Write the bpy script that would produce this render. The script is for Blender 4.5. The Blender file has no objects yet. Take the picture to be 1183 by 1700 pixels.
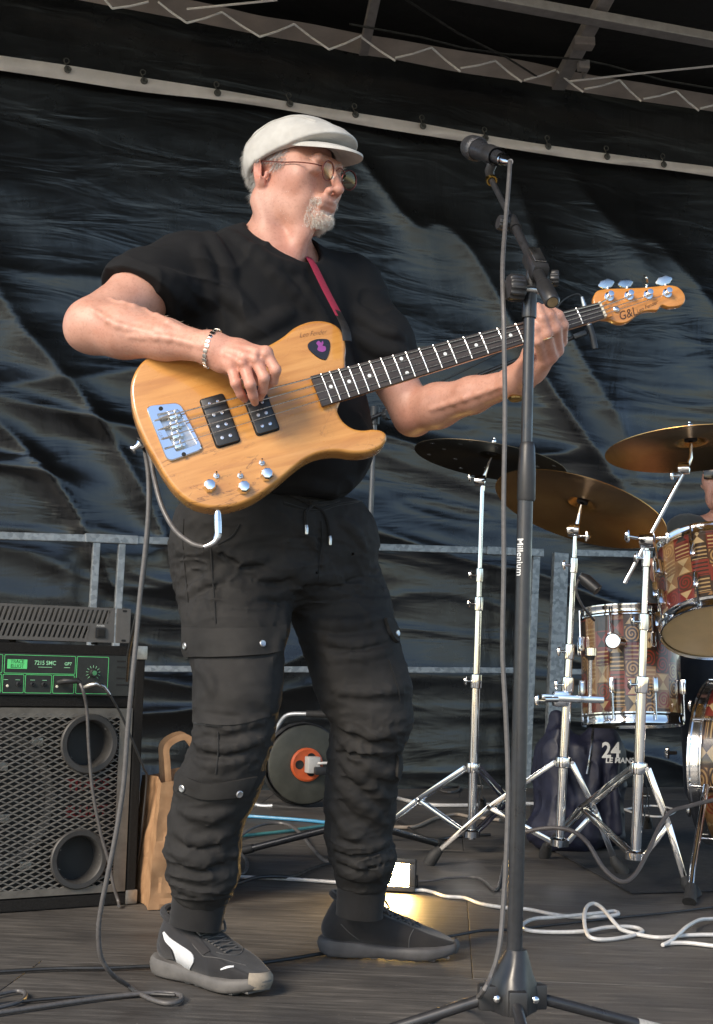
import bpy, bmesh, math, random
import numpy as np
from mathutils import Vector, Matrix
random.seed(7); np.random.seed(7)
PI = math.pi
R = math.radians
scene = bpy.context.scene
COL = scene.collection

# ------------------------------------------------------------------ camera
CAM_H = 0.63            # lens height above the stage floor
FPX = 2300.0            # focal length in photograph pixels (1183 x 1700)
PITCH = math.atan(255.0 / FPX)
ROLL = R(1.5)
cam_data = bpy.data.cameras.new('camera')
cam = bpy.data.objects.new('camera', cam_data)
COL.objects.link(cam)
_fw = Vector((0, math.cos(PITCH), math.sin(PITCH)))
_dn = Vector((0, math.sin(PITCH), -math.cos(PITCH)))
_ax = Vector((1, 0, 0)) * math.cos(ROLL) - _dn * math.sin(ROLL)
_ay = -(Vector((1, 0, 0)) * math.sin(ROLL) + _dn * math.cos(ROLL))
_m = Matrix((_ax, _ay, -_fw)).transposed().to_4x4()
_m.translation = (0, 0, CAM_H)
cam.matrix_world = _m
cam_data.sensor_fit = 'VERTICAL'
cam_data.sensor_height = 24.0
cam_data.lens = FPX / 1700.0 * 24.0
cam_data.clip_start = 0.05
cam_data.clip_end = 500
scene.camera = cam

# ------------------------------------------------------------------ light
SUN_EL, SUN_AZ = R(33), R(-38)      # hazy sun behind the photographer's left shoulder; the roof keeps it off the back wall
_to_sun = Vector((math.sin(SUN_AZ) * math.cos(SUN_EL), -math.cos(SUN_AZ) * math.cos(SUN_EL), math.sin(SUN_EL)))
world = bpy.data.worlds.new('World'); scene.world = world
world.use_nodes = True
_nt = world.node_tree; _nt.nodes.clear()
_sky = _nt.nodes.new('ShaderNodeTexSky'); _sky.sky_type = 'NISHITA'
_sky.sun_disc = False
_sky.sun_elevation = SUN_EL
_sky.sun_rotation = math.atan2(_to_sun.x, _to_sun.y)
_sky.altitude = 100; _sky.air_density = 1.0; _sky.dust_density = .6; _sky.ozone_density = 1.0
_bg = _nt.nodes.new('ShaderNodeBackground'); _bg.inputs['Strength'].default_value = 0.15
_wo = _nt.nodes.new('ShaderNodeOutputWorld')
_nt.links.new(_sky.outputs[0], _bg.inputs[0]); _nt.links.new(_bg.outputs[0], _wo.inputs[0])
sun_data = bpy.data.lights.new('sun', 'SUN')
sun_data.energy = 2.9; sun_data.angle = R(22); sun_data.color = (1.0, 0.86, 0.69)
sun = bpy.data.objects.new('sun', sun_data); COL.objects.link(sun)
sun.rotation_euler = _to_sun.to_track_quat('Z', 'Y').to_euler()
sun.location = _to_sun * 30
scene.view_settings.view_transform = 'Standard'
scene.view_settings.look = 'None'
scene.view_settings.exposure = 0.85
scene.view_settings.gamma = 1.0
scene.view_settings.use_curve_mapping = False
scene.cycles.max_bounces = 8
scene.cycles.use_denoising = True

# ------------------------------------------------------------------ measuring: a photograph pixel seen at a known place
_cr, _sr = math.cos(ROLL), math.sin(ROLL)
def ray(px, py):
    x, y = px - 591.5, py - 850.0
    a = x * _cr + y * _sr
    b = -x * _sr + y * _cr
    return Vector((a, 0, 0)) + _dn * b + _fw * FPX
def P(px, py, Y):
    d = ray(px, py)
    return Vector((0, 0, CAM_H)) + d * (Y / d.y)
def G(px, py, z=0.0):
    d = ray(px, py)
    return Vector((0, 0, CAM_H)) + d * ((z - CAM_H) / d.z)
def PL(px, py, p0, n):
    d = ray(px, py); o = Vector((0, 0, CAM_H))
    return o + d * ((Vector(p0) - o).dot(n) / d.dot(n))
def ppm(Y):
    return FPX / Y

# ------------------------------------------------------------------ object helpers
ROOT = {}
def thing(name, label, cat, mat4=None, group=None):
    o = bpy.data.objects.new(name, None); COL.objects.link(o)
    o.empty_display_size = 0.05
    m = Matrix.Identity(4) if mat4 is None else (mat4 if isinstance(mat4, Matrix) else Matrix.Translation(Vector(mat4)))
    o.matrix_world = m
    ROOT[o.name] = m.copy()
    o['label'] = label; o['category'] = cat
    if group: o['group'] = group
    return o
def tag(o, label, cat, group=None):
    o['label'] = label; o['category'] = cat
    if group: o['group'] = group
    return o
def structure(o):
    o['kind'] = 'structure'; return o
def rootm(o):
    return ROOT.get(o.name, Matrix.Identity(4))
def mesh_obj(name, me, mat, parent=None, local=False):
    o = bpy.data.objects.new(name, me); COL.objects.link(o)
    if mat is not None and len(me.materials) == 0:
        for mm in (mat if isinstance(mat, (list, tuple)) else [mat]): me.materials.append(mm)
    if parent is not None:
        o.parent = parent
        ROOT[o.name] = rootm(parent)
        if not local: me.transform(rootm(parent).inverted())
    return o
def flat_normals(me, smooth=True, angle=40):
    me.polygons.foreach_set('use_smooth', [smooth] * len(me.polygons))
    if smooth and angle < 179:
        bm = bmesh.new(); bm.from_mesh(me)
        lim = R(angle)
        for e in bm.edges:
            if len(e.link_faces) == 2 and e.calc_face_angle(0) > lim: e.smooth = False
        bm.to_mesh(me); bm.free()
class MB:
    """collects shapes; build() links them as one mesh object"""
    def __init__(s): s.v = []; s.f = []; s.mi = []
    def add(s, vs, fs, mi=0, M=None):
        n = len(s.v)
        s.v += [tuple(M @ Vector(p)) if M is not None else tuple(p) for p in vs]
        s.f += [tuple(i + n for i in f) for f in fs]
        s.mi += [mi] * len(fs)
        return s
    def box(s, c, size, M=None, mi=0, bev=0.0):
        x, y, z = [q * .5 for q in size]; c = Vector(c)
        if bev <= 0:
            vs = [c + Vector((i * x, j * y, k * z)) for i in (-1, 1) for j in (-1, 1) for k in (-1, 1)]
            return s.add(vs, [(0, 1, 3, 2), (4, 6, 7, 5), (0, 4, 5, 1), (2, 3, 7, 6), (0, 2, 6, 4), (1, 5, 7, 3)], mi, M)
        bm = bmesh.new(); bmesh.ops.create_cube(bm, size=1)
        for v in bm.verts: v.co = c + Vector((v.co.x * size[0], v.co.y * size[1], v.co.z * size[2]))
        bmesh.ops.bevel(bm, geom=bm.edges[:], offset=min(bev, min(size) * .49), segments=2, affect='EDGES', profile=.6)
        return s.bm(bm, M, mi)
    def bm(s, bm, M=None, mi=0):
        bm.verts.index_update()
        s.add([v.co.copy() for v in bm.verts], [[v.index for v in f.verts] for f in bm.faces], mi, M); bm.free(); return s
    def tube(s, pts, r, n=10, mi=0, caps=True, closed=False, flat=None):
        pts = [Vector(p) for p in pts]; m = len(pts)
        rs = list(r) if isinstance(r, (list, tuple, np.ndarray)) else [r] * m
        T = []
        for i in range(m):
            a = pts[(i - 1) % m] if closed else pts[max(i - 1, 0)]
            b = pts[(i + 1) % m] if closed else pts[min(i + 1, m - 1)]
            t = (b - a); T.append(t.normalized() if t.length > 1e-9 else Vector((0, 0, 1)))
        up = Vector((0, 0, 1)) if abs(T[0].z) < .9 else Vector((1, 0, 0))
        if flat is not None: up = Vector(flat)
        N = (up - T[0] * up.dot(T[0])).normalized()
        vs = []
        for i in range(m):
            if i: N = (N - T[i] * N.dot(T[i])).normalized()
            B = T[i].cross(N)
            for k in range(n):
                a = 2 * PI * k / n
                rr = rs[i] if not isinstance(rs[i], (tuple, list)) else None
                if rr is None: vs.append(pts[i] + N * (math.cos(a) * rs[i][0]) + B * (math.sin(a) * rs[i][1]))
                else: vs.append(pts[i] + (N * math.cos(a) + B * math.sin(a)) * rr)
        fs = []
        for i in range(m if closed else m - 1):
            j = (i + 1) % m
            for k in range(n):
                l = (k + 1) % n
                fs.append((i * n + k, i * n + l, j * n + l, j * n + k))
        if caps and not closed:
            fs.append(tuple(range(n - 1, -1, -1))); fs.append(tuple((m - 1) * n + k for k in range(n)))
        return s.add(vs, fs, mi)
    def cyl(s, a, b, r, r2=None, n=20, mi=0):
        return s.tube([a, b], [r, r if r2 is None else r2], n, mi)
    def lathe(s, prof, o, ax, n=32, mi=0, up=None):
        """prof = [(radius, height along axis)]"""
        o = Vector(o); ax = Vector(ax).normalized()
        u = Vector(up) if up is not None else (Vector((0, 0, 1)) if abs(ax.z) < .9 else Vector((1, 0, 0)))
        u = (u - ax * u.dot(ax)).normalized(); w = ax.cross(u)
        vs = []; fs = []; rows = []
        for (r, h) in prof:
            if r < 1e-6:
                rows.append([len(vs)]); vs.append(o + ax * h)
            else:
                rows.append(list(range(len(vs), len(vs) + n)))
                vs += [o + ax * h + (u * math.cos(2 * PI * k / n) + w * math.sin(2 * PI * k / n)) * r for k in range(n)]
        for A, B in zip(rows, rows[1:]):
            if len(A) == 1 and len(B) == 1: continue
            for k in range(n):
                l = (k + 1) % n
                if len(A) == 1: fs.append((A[0], B[l], B[k]))
                elif len(B) == 1: fs.append((A[k], A[l], B[0]))
                else: fs.append((A[k], A[l], B[l], B[k]))
        return s.add(vs, fs, mi)
    def prism(s, out, z0, z1, M=None, bev=0.0, seg=3, mi=0):
        bm = bmesh.new()
        lo = [bm.verts.new((p[0], p[1], z0)) for p in out]
        f = bm.faces.new(lo)
        r = bmesh.ops.extrude_face_region(bm, geom=[f])
        for e in r['geom']:
            if isinstance(e, bmesh.types.BMVert): e.co.z = z1
        bmesh.ops.recalc_face_normals(bm, faces=bm.faces[:])
        if bev > 0:
            ed = [e for e in bm.edges if abs(e.verts[0].co.z - e.verts[1].co.z) < 1e-7]
            bmesh.ops.bevel(bm, geom=ed, offset=bev, segments=seg, affect='EDGES', profile=.5)
        return s.bm(bm, M, mi)
    def build(s, name, mat, parent=None, smooth=True, angle=40, local=False):
        me = bpy.data.meshes.new(name)
        me.from_pydata([tuple(p) for p in s.v], [], s.f)
        bm = bmesh.new(); bm.from_mesh(me); bmesh.ops.recalc_face_normals(bm, faces=bm.faces[:]); bm.to_mesh(me); bm.free()
        mats = mat if isinstance(mat, (list, tuple)) else [mat]
        for mm in mats: me.materials.append(mm)
        if len(mats) > 1: me.polygons.foreach_set('material_index', s.mi)
        flat_normals(me, smooth, angle)
        me.update()
        return mesh_obj(name, me, None, parent, local)
def spline(pts, n=8, closed=False):
    """Catmull-Rom through the points (any dimension)"""
    A = [np.array(p, float) for p in pts]; m = len(A); out = []
    rng = range(m) if closed else range(m - 1)
    for i in rng:
        p0 = A[(i - 1) % m] if (closed or i > 0) else 2 * A[0] - A[1]
        p1 = A[i]; p2 = A[(i + 1) % m]
        p3 = A[(i + 2) % m] if (closed or i + 2 < m) else 2 * A[-1] - A[-2]
        for k in range(n):
            t = k / n
            out.append(.5 * ((2 * p1) + (-p0 + p2) * t + (2 * p0 - 5 * p1 + 4 * p2 - p3) * t * t + (-p0 + 3 * p1 - 3 * p2 + p3) * t ** 3))
    if not closed: out.append(A[-1])
    return out
def frame(o, x, y):
    """matrix with origin o, x axis along x, y axis towards y"""
    x = Vector(x).normalized(); y = Vector(y); y = (y - x * y.dot(x)).normalized(); z = x.cross(y)
    m = Matrix((x, y, z)).transposed().to_4x4(); m.translation = Vector(o); return m
def text_mesh(s, size, font_w=0.0, extrude=0.0, align='CENTER', sx=1.0, shear=0.0):
    cu = bpy.data.curves.new('t', 'FONT'); cu.body = s; cu.size = size; cu.extrude = extrude; cu.offset = font_w
    cu.align_x = align; cu.align_y = 'CENTER'; cu.shear = shear; cu.resolution_u = 3
    o = bpy.data.objects.new('t', cu); COL.objects.link(o)
    dg = bpy.context.evaluated_depsgraph_get()
    me = bpy.data.meshes.new_from_object(o.evaluated_get(dg))
    bpy.data.objects.remove(o); bpy.data.curves.remove(cu)
    me.materials.clear()
    if sx != 1.0: me.transform(Matrix.Diagonal((sx, 1, 1, 1)))
    return me
def text_obj(name, s, size, M, mat, parent, **kw):
    me = text_mesh(s, size, **kw); me.transform(M); me.name = name
    return mesh_obj(name, me, mat, parent)
def clone(root, M, label=None, group=None):
    """copy a thing with its parts and sub-parts to matrix M"""
    def rec(o, par):
        c = o.copy(); COL.objects.link(c); c.parent = par
        for ch in list(o.children): rec(ch, c)
        return c
    c = rec(root, None); c.matrix_world = M
    if label: c['label'] = label
    if group: c['group'] = group
    return c

# ------------------------------------------------------------------ materials
def new_mat(name):
    m = bpy.data.materials.new(name); m.use_nodes = True
    nt = m.node_tree; b = nt.nodes['Principled BSDF']
    return m, nt, b
def N(nt, t, **kw):
    n = nt.nodes.new(t)
    for k, v in kw.items():
        if k in n.inputs: n.inputs[k].default_value = v
        else: setattr(n, k, v)
    return n
def L(nt, a, b): nt.links.new(a, b)
def coords(nt, scale=(1, 1, 1), kind='Object'):
    tc = N(nt, 'ShaderNodeTexCoord'); mp = N(nt, 'ShaderNodeMapping'); mp.inputs['Scale'].default_value = scale
    L(nt, tc.outputs[kind], mp.inputs[0]); return mp.outputs[0]
def ramp(nt, fac, stops):
    r = N(nt, 'ShaderNodeValToRGB'); e = r.color_ramp.elements
    while len(e) < len(stops): e.new(.5)
    for i, (p, c) in enumerate(stops):
        e[i].position = p; e[i].color = (*c, 1) if len(c) == 3 else c
    L(nt, fac, r.inputs[0]); return r.outputs[0]
def mat(name, col, rough=.5, metal=0.0, var=.12, nscale=40, bump=0.0, bscale=200, bdist=.001, coat=0.0, spec=.5, rvar=.12, emit=None, es=0.0, stretch=(1, 1, 1), sheen=0.0):
    """plain material with grain in colour, gloss and relief"""
    m, nt, b = new_mat(name)
    co = coords(nt, stretch)
    n1 = N(nt, 'ShaderNodeTexNoise', Scale=nscale, Detail=5, Roughness=.6); L(nt, co, n1.inputs['Vector'])
    c = np.array(col)
    L(nt, ramp(nt, n1.outputs[0], [(.25, tuple(c * (1 - var))), (.75, tuple(np.minimum(c * (1 + var), 1)))]), b.inputs['Base Color'])
    n2 = N(nt, 'ShaderNodeTexNoise', Scale=nscale * .37, Detail=4); L(nt, co, n2.inputs['Vector'])
    L(nt, ramp(nt, n2.outputs[0], [(.3, (max(rough - rvar, .02),) * 3), (.7, (min(rough + rvar, 1),) * 3)]), b.inputs['Roughness'])
    b.inputs['Metallic'].default_value = metal
    b.inputs['Coat Weight'].default_value = coat; b.inputs['Coat Roughness'].default_value = .1
    b.inputs['Specular IOR Level'].default_value = spec
    if sheen: b.inputs['Sheen Weight'].default_value = sheen; b.inputs['Sheen Roughness'].default_value = .5
    if bump > 0:
        n3 = N(nt, 'ShaderNodeTexNoise', Scale=bscale, Detail=4); L(nt, co, n3.inputs['Vector'])
        bp = N(nt, 'ShaderNodeBump', Strength=bump, Distance=bdist); L(nt, n3.outputs[0], bp.inputs['Height']); L(nt, bp.outputs[0], b.inputs['Normal'])
    if emit is not None:
        b.inputs['Emission Color'].default_value = (*emit, 1); b.inputs['Emission Strength'].default_value = es
    return m
M_CHROME = mat('chrome', (.78, .78, .78), .12, 1.0, var=.06, nscale=30, rvar=.07)
M_STEEL = mat('worn steel', (.55, .54, .52), .3, 1.0, var=.15, nscale=60)
M_BLACKMETAL = mat('black powder coat', (.022, .022, .024), .36, 0.0, var=.25, nscale=90, bump=.15, bscale=900, bdist=.0004, spec=.6)
M_BLACKPLASTIC = mat('black plastic', (.02, .02, .021), .42, 0.0, var=.2, nscale=70, bump=.1, bscale=600, bdist=.0004)
M_RUBBER = mat('black rubber', (.025, .024, .023), .7, 0.0, var=.3, nscale=80, bump=.3, bscale=300, bdist=.0006)
M_CABLE_BLACK = mat('black cable sheath', (.02, .02, .02), .45, var=.3, nscale=120)
M_CABLE_GREY = mat('grey cable sheath', (.085, .08, .078), .45, var=.25, nscale=120)
M_CABLE_WHITE = mat('white cable sheath', (.55, .54, .52), .4, var=.15, nscale=80)
M_CABLE_BLUE = mat('blue cable sheath', (.06, .25, .42), .4, var=.15, nscale=80)
M_CABLE_TEAL = mat('teal cable sheath', (.07, .26, .25), .4, var=.15, nscale=80)
M_WHITE = mat('white print', (.75, .75, .73), .5, var=.05)
M_DARK = mat('unlit black interior', (.008, .008, .008), .8, var=.2)
# ------------------------------------------------------------------ organic surfaces: blended volumes turned into one mesh
def _v(a): return np.array(tuple(a), np.float32)
class SDF:
    def __init__(s, M=None): s.p = []; s.M = M; s.warp = None       # M: matrix applied to every point given
    def _t(s, a):
        if s.warp is not None: a = s.warp(a)
        return _v(s.M @ Vector(a)) if s.M is not None else _v(a)
    def cone(s, a, b, ra, rb=None, k=.01, sub=False, sq=None):
        """tapered capsule; sq=(axis, factor) squashes the section along a world axis"""
        a = s._t(a); b = s._t(b); rb = ra if rb is None else rb
        ab = b - a; L2 = max(float(ab @ ab), 1e-12)
        if sq is None:
            def f(X):
                t = np.clip(((X - a) @ ab) / L2, 0, 1)
                return np.sqrt((((X - a) - t[..., None] * ab) ** 2).sum(-1)) - (ra + (rb - ra) * t)
        else:
            ax = _v(sq[0]); ax = ax / np.linalg.norm(ax); fac = sq[1]
            if s.M is not None:
                ax = _v(s.M.to_3x3() @ Vector(ax))
            def f(X):
                t = np.clip(((X - a) @ ab) / L2, 0, 1)
                q = (X - a) - t[..., None] * ab
                w = q @ ax
                q = q + ax * (w * (1 / fac - 1))[..., None]
                return (np.sqrt((q ** 2).sum(-1)) - (ra + (rb - ra) * t)) * min(1, fac)
        s.p.append((f, k, sub)); return s
    def ell(s, c, r, k=.01, sub=False, rot=None):
        """ellipsoid; rot = 3x3 matrix of its axes"""
        c = s._t(c); r = np.array(r, np.float32)
        A = Matrix.Identity(3) if rot is None else rot
        if s.M is not None: A = s.M.to_3x3() @ A
        A = np.array(A, np.float32)
        def f(X):
            q = (X - c) @ A
            k0 = np.sqrt(((q / r) ** 2).sum(-1)); k1 = np.sqrt(((q / (r * r)) ** 2).sum(-1)) + 1e-9
            return k0 * (k0 - 1) / k1
        s.p.append((f, k, sub)); return s
    def rbox(s, c, h, rad, k=.01, sub=False, rot=None):
        c = s._t(c); h = np.array(h, np.float32)
        A = Matrix.Identity(3) if rot is None else rot
        if s.M is not None: A = s.M.to_3x3() @ A
        A = np.array(A, np.float32)
        def f(X):
            q = np.abs((X - c) @ A) - (h - rad)
            return np.sqrt((np.maximum(q, 0) ** 2).sum(-1)) + np.minimum(q.max(-1), 0) - rad
        s.p.append((f, k, sub)); return s
    def chain(s, pts, rs, k=.01, sub=False, sq=None):
        """a limb: consecutive tapered capsules, joined smoothly among themselves"""
        for i in range(len(pts) - 1): s.cone(pts[i], pts[i + 1], rs[i], rs[i + 1], k, sub, sq)
        return s
    def plane(s, p, n, k=.003):
        """cut away everything on the n side"""
        p = s._t(p); n = Vector(n).normalized()
        if s.M is not None: n = s.M.to_3x3() @ n
        n = _v(n)
        s.p.append((lambda X: -((X - p) @ n), k, True)); return s
    def disp(s, fn):
        """fn(X) added to the distance (negative pushes outwards)"""
        s.p.append((fn, 0, 'disp')); return s
    def ev(s, X):
        X = np.asarray(X, np.float32)
        D = np.full(X.shape[:-1], 1.0, np.float32)
        for f, k, sub in s.p: D = D + f(X) if sub == 'disp' else s._comb(D, f(X), k, sub)
        return D
    def normal(s, p, e=.002):
        p = np.asarray(p, np.float32)
        g = [s.ev((p + e * np.eye(3)[i])[None])[0] - s.ev((p - e * np.eye(3)[i])[None])[0] for i in range(3)]
        return Vector(g).normalized()
    def hits(s, pix, Y0=2.2, far=None):
        """where the sight lines through these photograph pixels meet the surface"""
        o = np.array((0, 0, CAM_H), np.float32)
        D = np.array([tuple(ray(*p)) for p in pix], np.float32)
        D /= np.linalg.norm(D, axis=1)[:, None]
        t = Y0 / D[:, 1]; best = np.full(len(t), 9.0); bt = t.copy()
        for _ in range(36):
            d = s.ev(o + D * t[:, None])
            m = np.abs(d) < best; best[m] = np.abs(d[m]); bt[m] = t[m]
            t = t + d * .85
        return o + D * bt[:, None]
    def mesh(s, lo, hi, h, B=12, slack=1.6):
        lo = np.array(lo, np.float32); hi = np.array(hi, np.float32)
        nb = np.ceil((hi - lo) / (h * B)).astype(int)
        gi = np.stack(np.meshgrid(*[np.arange(n) for n in nb], indexing='ij'), -1).reshape(-1, 3)
        C = lo + (gi + .5) * h * B
        diag = h * B * math.sqrt(3) / 2
        def evalall(X, sel=None):
            D = np.full(X.shape[:-1], 1.0, np.float32)
            for f, k, sub in s.p:
                if sub == 'disp':
                    w = np.abs(D) < .025
                    if w.any(): D[w] = D[w] + f(X[w])
                    continue
                if sel is None:
                    D = s._comb(D, f(X), k, sub)
                else:
                    dc = f(sel); idx = np.nonzero(np.abs(dc) < diag * 1.3 + 2 * k + .004)[0] if False else np.nonzero(dc < diag * 1.3 + 2 * k + .004)[0]
                    if len(idx): D[idx] = s._comb(D[idx], f(X[idx]), k, sub)
            return D
        Dc = evalall(C)
        keep = np.abs(Dc) < diag * slack
        gi = gi[keep]; C = C[keep]
        n1 = B + 1
        loc = np.stack(np.meshgrid(*[np.arange(n1)] * 3, indexing='ij'), -1).reshape(-1, 3)
        Dall = []
        for st in range(0, len(gi), 400):
            g = gi[st:st + 400]
            X = lo + ((g[:, None, :] * B + loc[None]) * h).astype(np.float32)
            Dall.append(evalall(X, C[st:st + 400]))
        D = np.concatenate(Dall).reshape(-1, n1, n1, n1)
        inside = D < 0
        cs = [(i, j, k) for i in (0, 1) for j in (0, 1) for k in (0, 1)]
        cnt = sum(inside[:, i:i + B, j:j + B, k:k + B].astype(np.int8) for i, j, k in cs)
        act = np.nonzero((cnt > 0) & (cnt < 8))
        cv = np.stack([D[act[0], act[1] + i, act[2] + j, act[3] + k] for i, j, k in cs], -1)
        cp = np.array(cs, np.float32)
        acc = np.zeros((len(act[0]), 3), np.float32); num = np.zeros(len(act[0]), np.float32)
        for a in range(8):
            for b in range(a + 1, 8):
                if sum(abs(np.array(cs[a]) - np.array(cs[b]))) != 1: continue
                va, vb = cv[:, a], cv[:, b]; m = (va < 0) != (vb < 0)
                t = np.where(m, va / (va - vb + 1e-12), 0)
                acc += m[:, None] * (cp[a] + t[:, None] * (cp[b] - cp[a])); num += m
        gc = gi[act[0]] * B + np.stack(act[1:], -1)
        V = lo + (gc + acc / num[:, None]) * h
        dims = nb * B + 2
        key = lambda q: ((q[:, 0].astype(np.int64) + 1) * (dims[1] + 2) + q[:, 1] + 1) * (dims[2] + 2) + q[:, 2] + 1
        kk = key(gc); order = np.argsort(kk); ks = kk[order]
        quads = []
        for ax in range(3):
            sl0 = [slice(None)] + [slice(0, B)] * 3
            sl1 = list(sl0); sl1[ax + 1] = slice(1, B + 1)
            e0 = inside[tuple(sl0)]; e1 = inside[tuple(sl1)]
            w = np.nonzero(e0 != e1)
            g = gi[w[0]] * B + np.stack(w[1:], -1)
            u, v = (ax + 1) % 3, (ax + 2) % 3
            cells = []
            for du, dv in ((0, 0), (-1, 0), (-1, -1), (0, -1)):
                q = g.copy(); q[:, u] += du; q[:, v] += dv
                k_ = key(q); pos = np.clip(np.searchsorted(ks, k_), 0, len(ks) - 1)
                cells.append(np.where(ks[pos] == k_, order[pos], -1))
            Q = np.stack(cells, -1)
            flip = e0[w]
            Q[~flip] = Q[~flip][:, ::-1]
            quads.append(Q[(Q >= 0).all(1)])
        return V, np.concatenate(quads)
    @staticmethod
    def _comb(D, d, k, sub):
        if sub:
            if k <= 0: return np.maximum(D, -d)
            h = np.maximum(k - np.abs(D + d), 0) / k
            return np.maximum(D, -d) + h * h * k * .25
        if k <= 0: return np.minimum(D, d)
        h = np.maximum(k - np.abs(D - d), 0) / k
        return np.minimum(D, d) - h * h * k * .25
def np_mesh(name, V, Q):
    me = bpy.data.meshes.new(name)
    me.vertices.add(len(V)); me.vertices.foreach_set('co', np.asarray(V, np.float32).ravel())
    n = Q.shape[1]
    me.loops.add(Q.size); me.loops.foreach_set('vertex_index', Q.astype(np.int32).ravel())
    me.polygons.add(len(Q)); me.polygons.foreach_set('loop_start', np.arange(0, Q.size, n, dtype=np.int32))
    me.update(calc_edges=True); me.validate()
    me.polygons.foreach_set('use_smooth', [True] * len(me.polygons))
    return me
def relax(V, Q, it=2, lam=.5):
    V = V.astype(np.float32).copy()
    E = np.concatenate([Q[:, [0, 1]], Q[:, [1, 2]], Q[:, [2, 3]], Q[:, [3, 0]]])
    cnt = np.bincount(np.concatenate([E[:, 0], E[:, 1]]), minlength=len(V)).astype(np.float32)[:, None] + 1e-6
    for _ in range(it):
        S = np.zeros_like(V)
        for c in range(3):
            S[:, c] = np.bincount(E[:, 0], V[E[:, 1], c], len(V)) + np.bincount(E[:, 1], V[E[:, 0], c], len(V))
        V = V + lam * (S / cnt - V)
    return V
def add_attr(me, name, vals):
    a = me.attributes.new(name, 'FLOAT', 'POINT'); a.data.foreach_set('value', np.asarray(vals, np.float32))
_perm = np.random.RandomState(3).permutation(512)
_perm = np.concatenate([_perm, _perm, _perm])
_gv = np.random.RandomState(4).rand(512).astype(np.float32) * 2 - 1
def vnoise(X, sc=1.0):
    """smooth value noise in -1..1"""
    q = np.asarray(X, np.float32) * sc
    i = np.floor(q).astype(np.int64); f = q - i; u = f * f * (3 - 2 * f)
    i = i & 255
    def h(a, b, c): return _gv[_perm[_perm[_perm[(i[..., 0] + a) & 255] + ((i[..., 1] + b) & 255)] + ((i[..., 2] + c) & 255)] & 511]
    x, y, z = u[..., 0], u[..., 1], u[..., 2]
    l = lambda a, b, t: a + (b - a) * t
    return l(l(l(h(0, 0, 0), h(1, 0, 0), x), l(h(0, 1, 0), h(1, 1, 0), x), y), l(l(h(0, 0, 1), h(1, 0, 1), x), l(h(0, 1, 1), h(1, 1, 1), x), y), z)

from mathutils.bvhtree import BVHTree
class Surf:
    """a finished mesh that can be hit by sight lines"""
    def __init__(s, V, Q): s.t = BVHTree.FromPolygons([tuple(map(float, v)) for v in V], [tuple(map(int, q)) for q in Q])
    def hits(s, pix, Y0=2.2):
        o = Vector((0, 0, CAM_H)); H = []; s.nn = []
        for p in pix:
            d = ray(p[0], p[1]).normalized()
            h = s.t.ray_cast(o + d * (Y0 / d.y) * .9, d)
            if h[0] is None:
                # just past the outline: nearest point of the surface to the sight line
                best = None; t = Y0
                for k in range(60):
                    q = o + d * (Y0 / d.y) * (.92 + k * .009); r = s.t.find_nearest(q)
                    if best is None or r[3] < best[3]: best = r
                h = best
            H.append(tuple(h[0])); s.nn.append(tuple(h[1]))
        return np.array(H, np.float32)
    def normals(s, H):
        out = []
        for p in H:
            a = Vector((0, 0, 0))
            for r in s.t.find_nearest_range(Vector(p), .008): a += r[1]
            out.append(tuple(a.normalized() if a.length > 0 else s.t.find_nearest(Vector(p))[1]))
        return np.array(out, np.float32)
    def normal(s, p): return Vector(s.normals([p])[0])
def sd_obj(name, sdf, lo, hi, h, mat, parent, smooth=1, fn=None):
    V, Q = sdf.mesh(lo, hi, h)
    if smooth: V = relax(V, Q, smooth, .5)
    if fn is not None: V = fn(V)
    me = np_mesh(name, V, Q)
    return mesh_obj(name, me, mat, parent), Surf(V, Q)
def patch(name, sdf, A, B, mat, parent, off=.003, thick=.003, nu=6, nv=14, Y0=2.2, puff=0.0):
    """cloth piece lying on a surface between two pixel polylines A and B"""
    def rs(poly, n):
        S = spline(poly, 12) if len(poly) > 2 else [np.array(poly[0]) + (np.array(poly[1]) - np.array(poly[0])) * t for t in np.linspace(0, 1, 13)]
        S = np.array(S, float); d = np.concatenate([[0], np.cumsum(np.linalg.norm(np.diff(S, axis=0), axis=1))])
        return np.stack([np.interp(np.linspace(0, d[-1], n), d, S[:, k]) for k in range(2)], -1)
    a, b = rs(A, nv), rs(B, nv)
    pix = [a[j] + (b[j] - a[j]) * i / (nu - 1) for j in range(nv) for i in range(nu)]
    H = sdf.hits(pix, Y0)
    G_ = sdf.normals(H)
    t = np.array([math.sin(PI * i / (nu - 1)) * math.sin(PI * j / (nv - 1)) for j in range(nv) for i in range(nu)])[:, None]
    top = H + G_ * (off + thick + puff * t); bot = H + G_ * (off - .004)
    vs = [tuple(p) for p in top] + [tuple(p) for p in bot]; n = nu * nv; fs = []
    for j in range(nv - 1):
        for i in range(nu - 1):
            q = j * nu + i; fs.append((q, q + 1, q + nu + 1, q + nu)); fs.append((n + q, n + q + nu, n + q + nu + 1, n + q + 1))
    rim = [i for i in range(nu)] + [j * nu + nu - 1 for j in range(1, nv)] + [(nv - 1) * nu + i for i in range(nu - 2, -1, -1)] + [j * nu for j in range(nv - 2, 0, -1)]
    for k in range(len(rim)):
        p, q = rim[k], rim[(k + 1) % len(rim)]; fs.append((p, n + p, n + q, q))
    return MB().add(vs, fs).build(name, mat, parent, angle=60)
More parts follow.
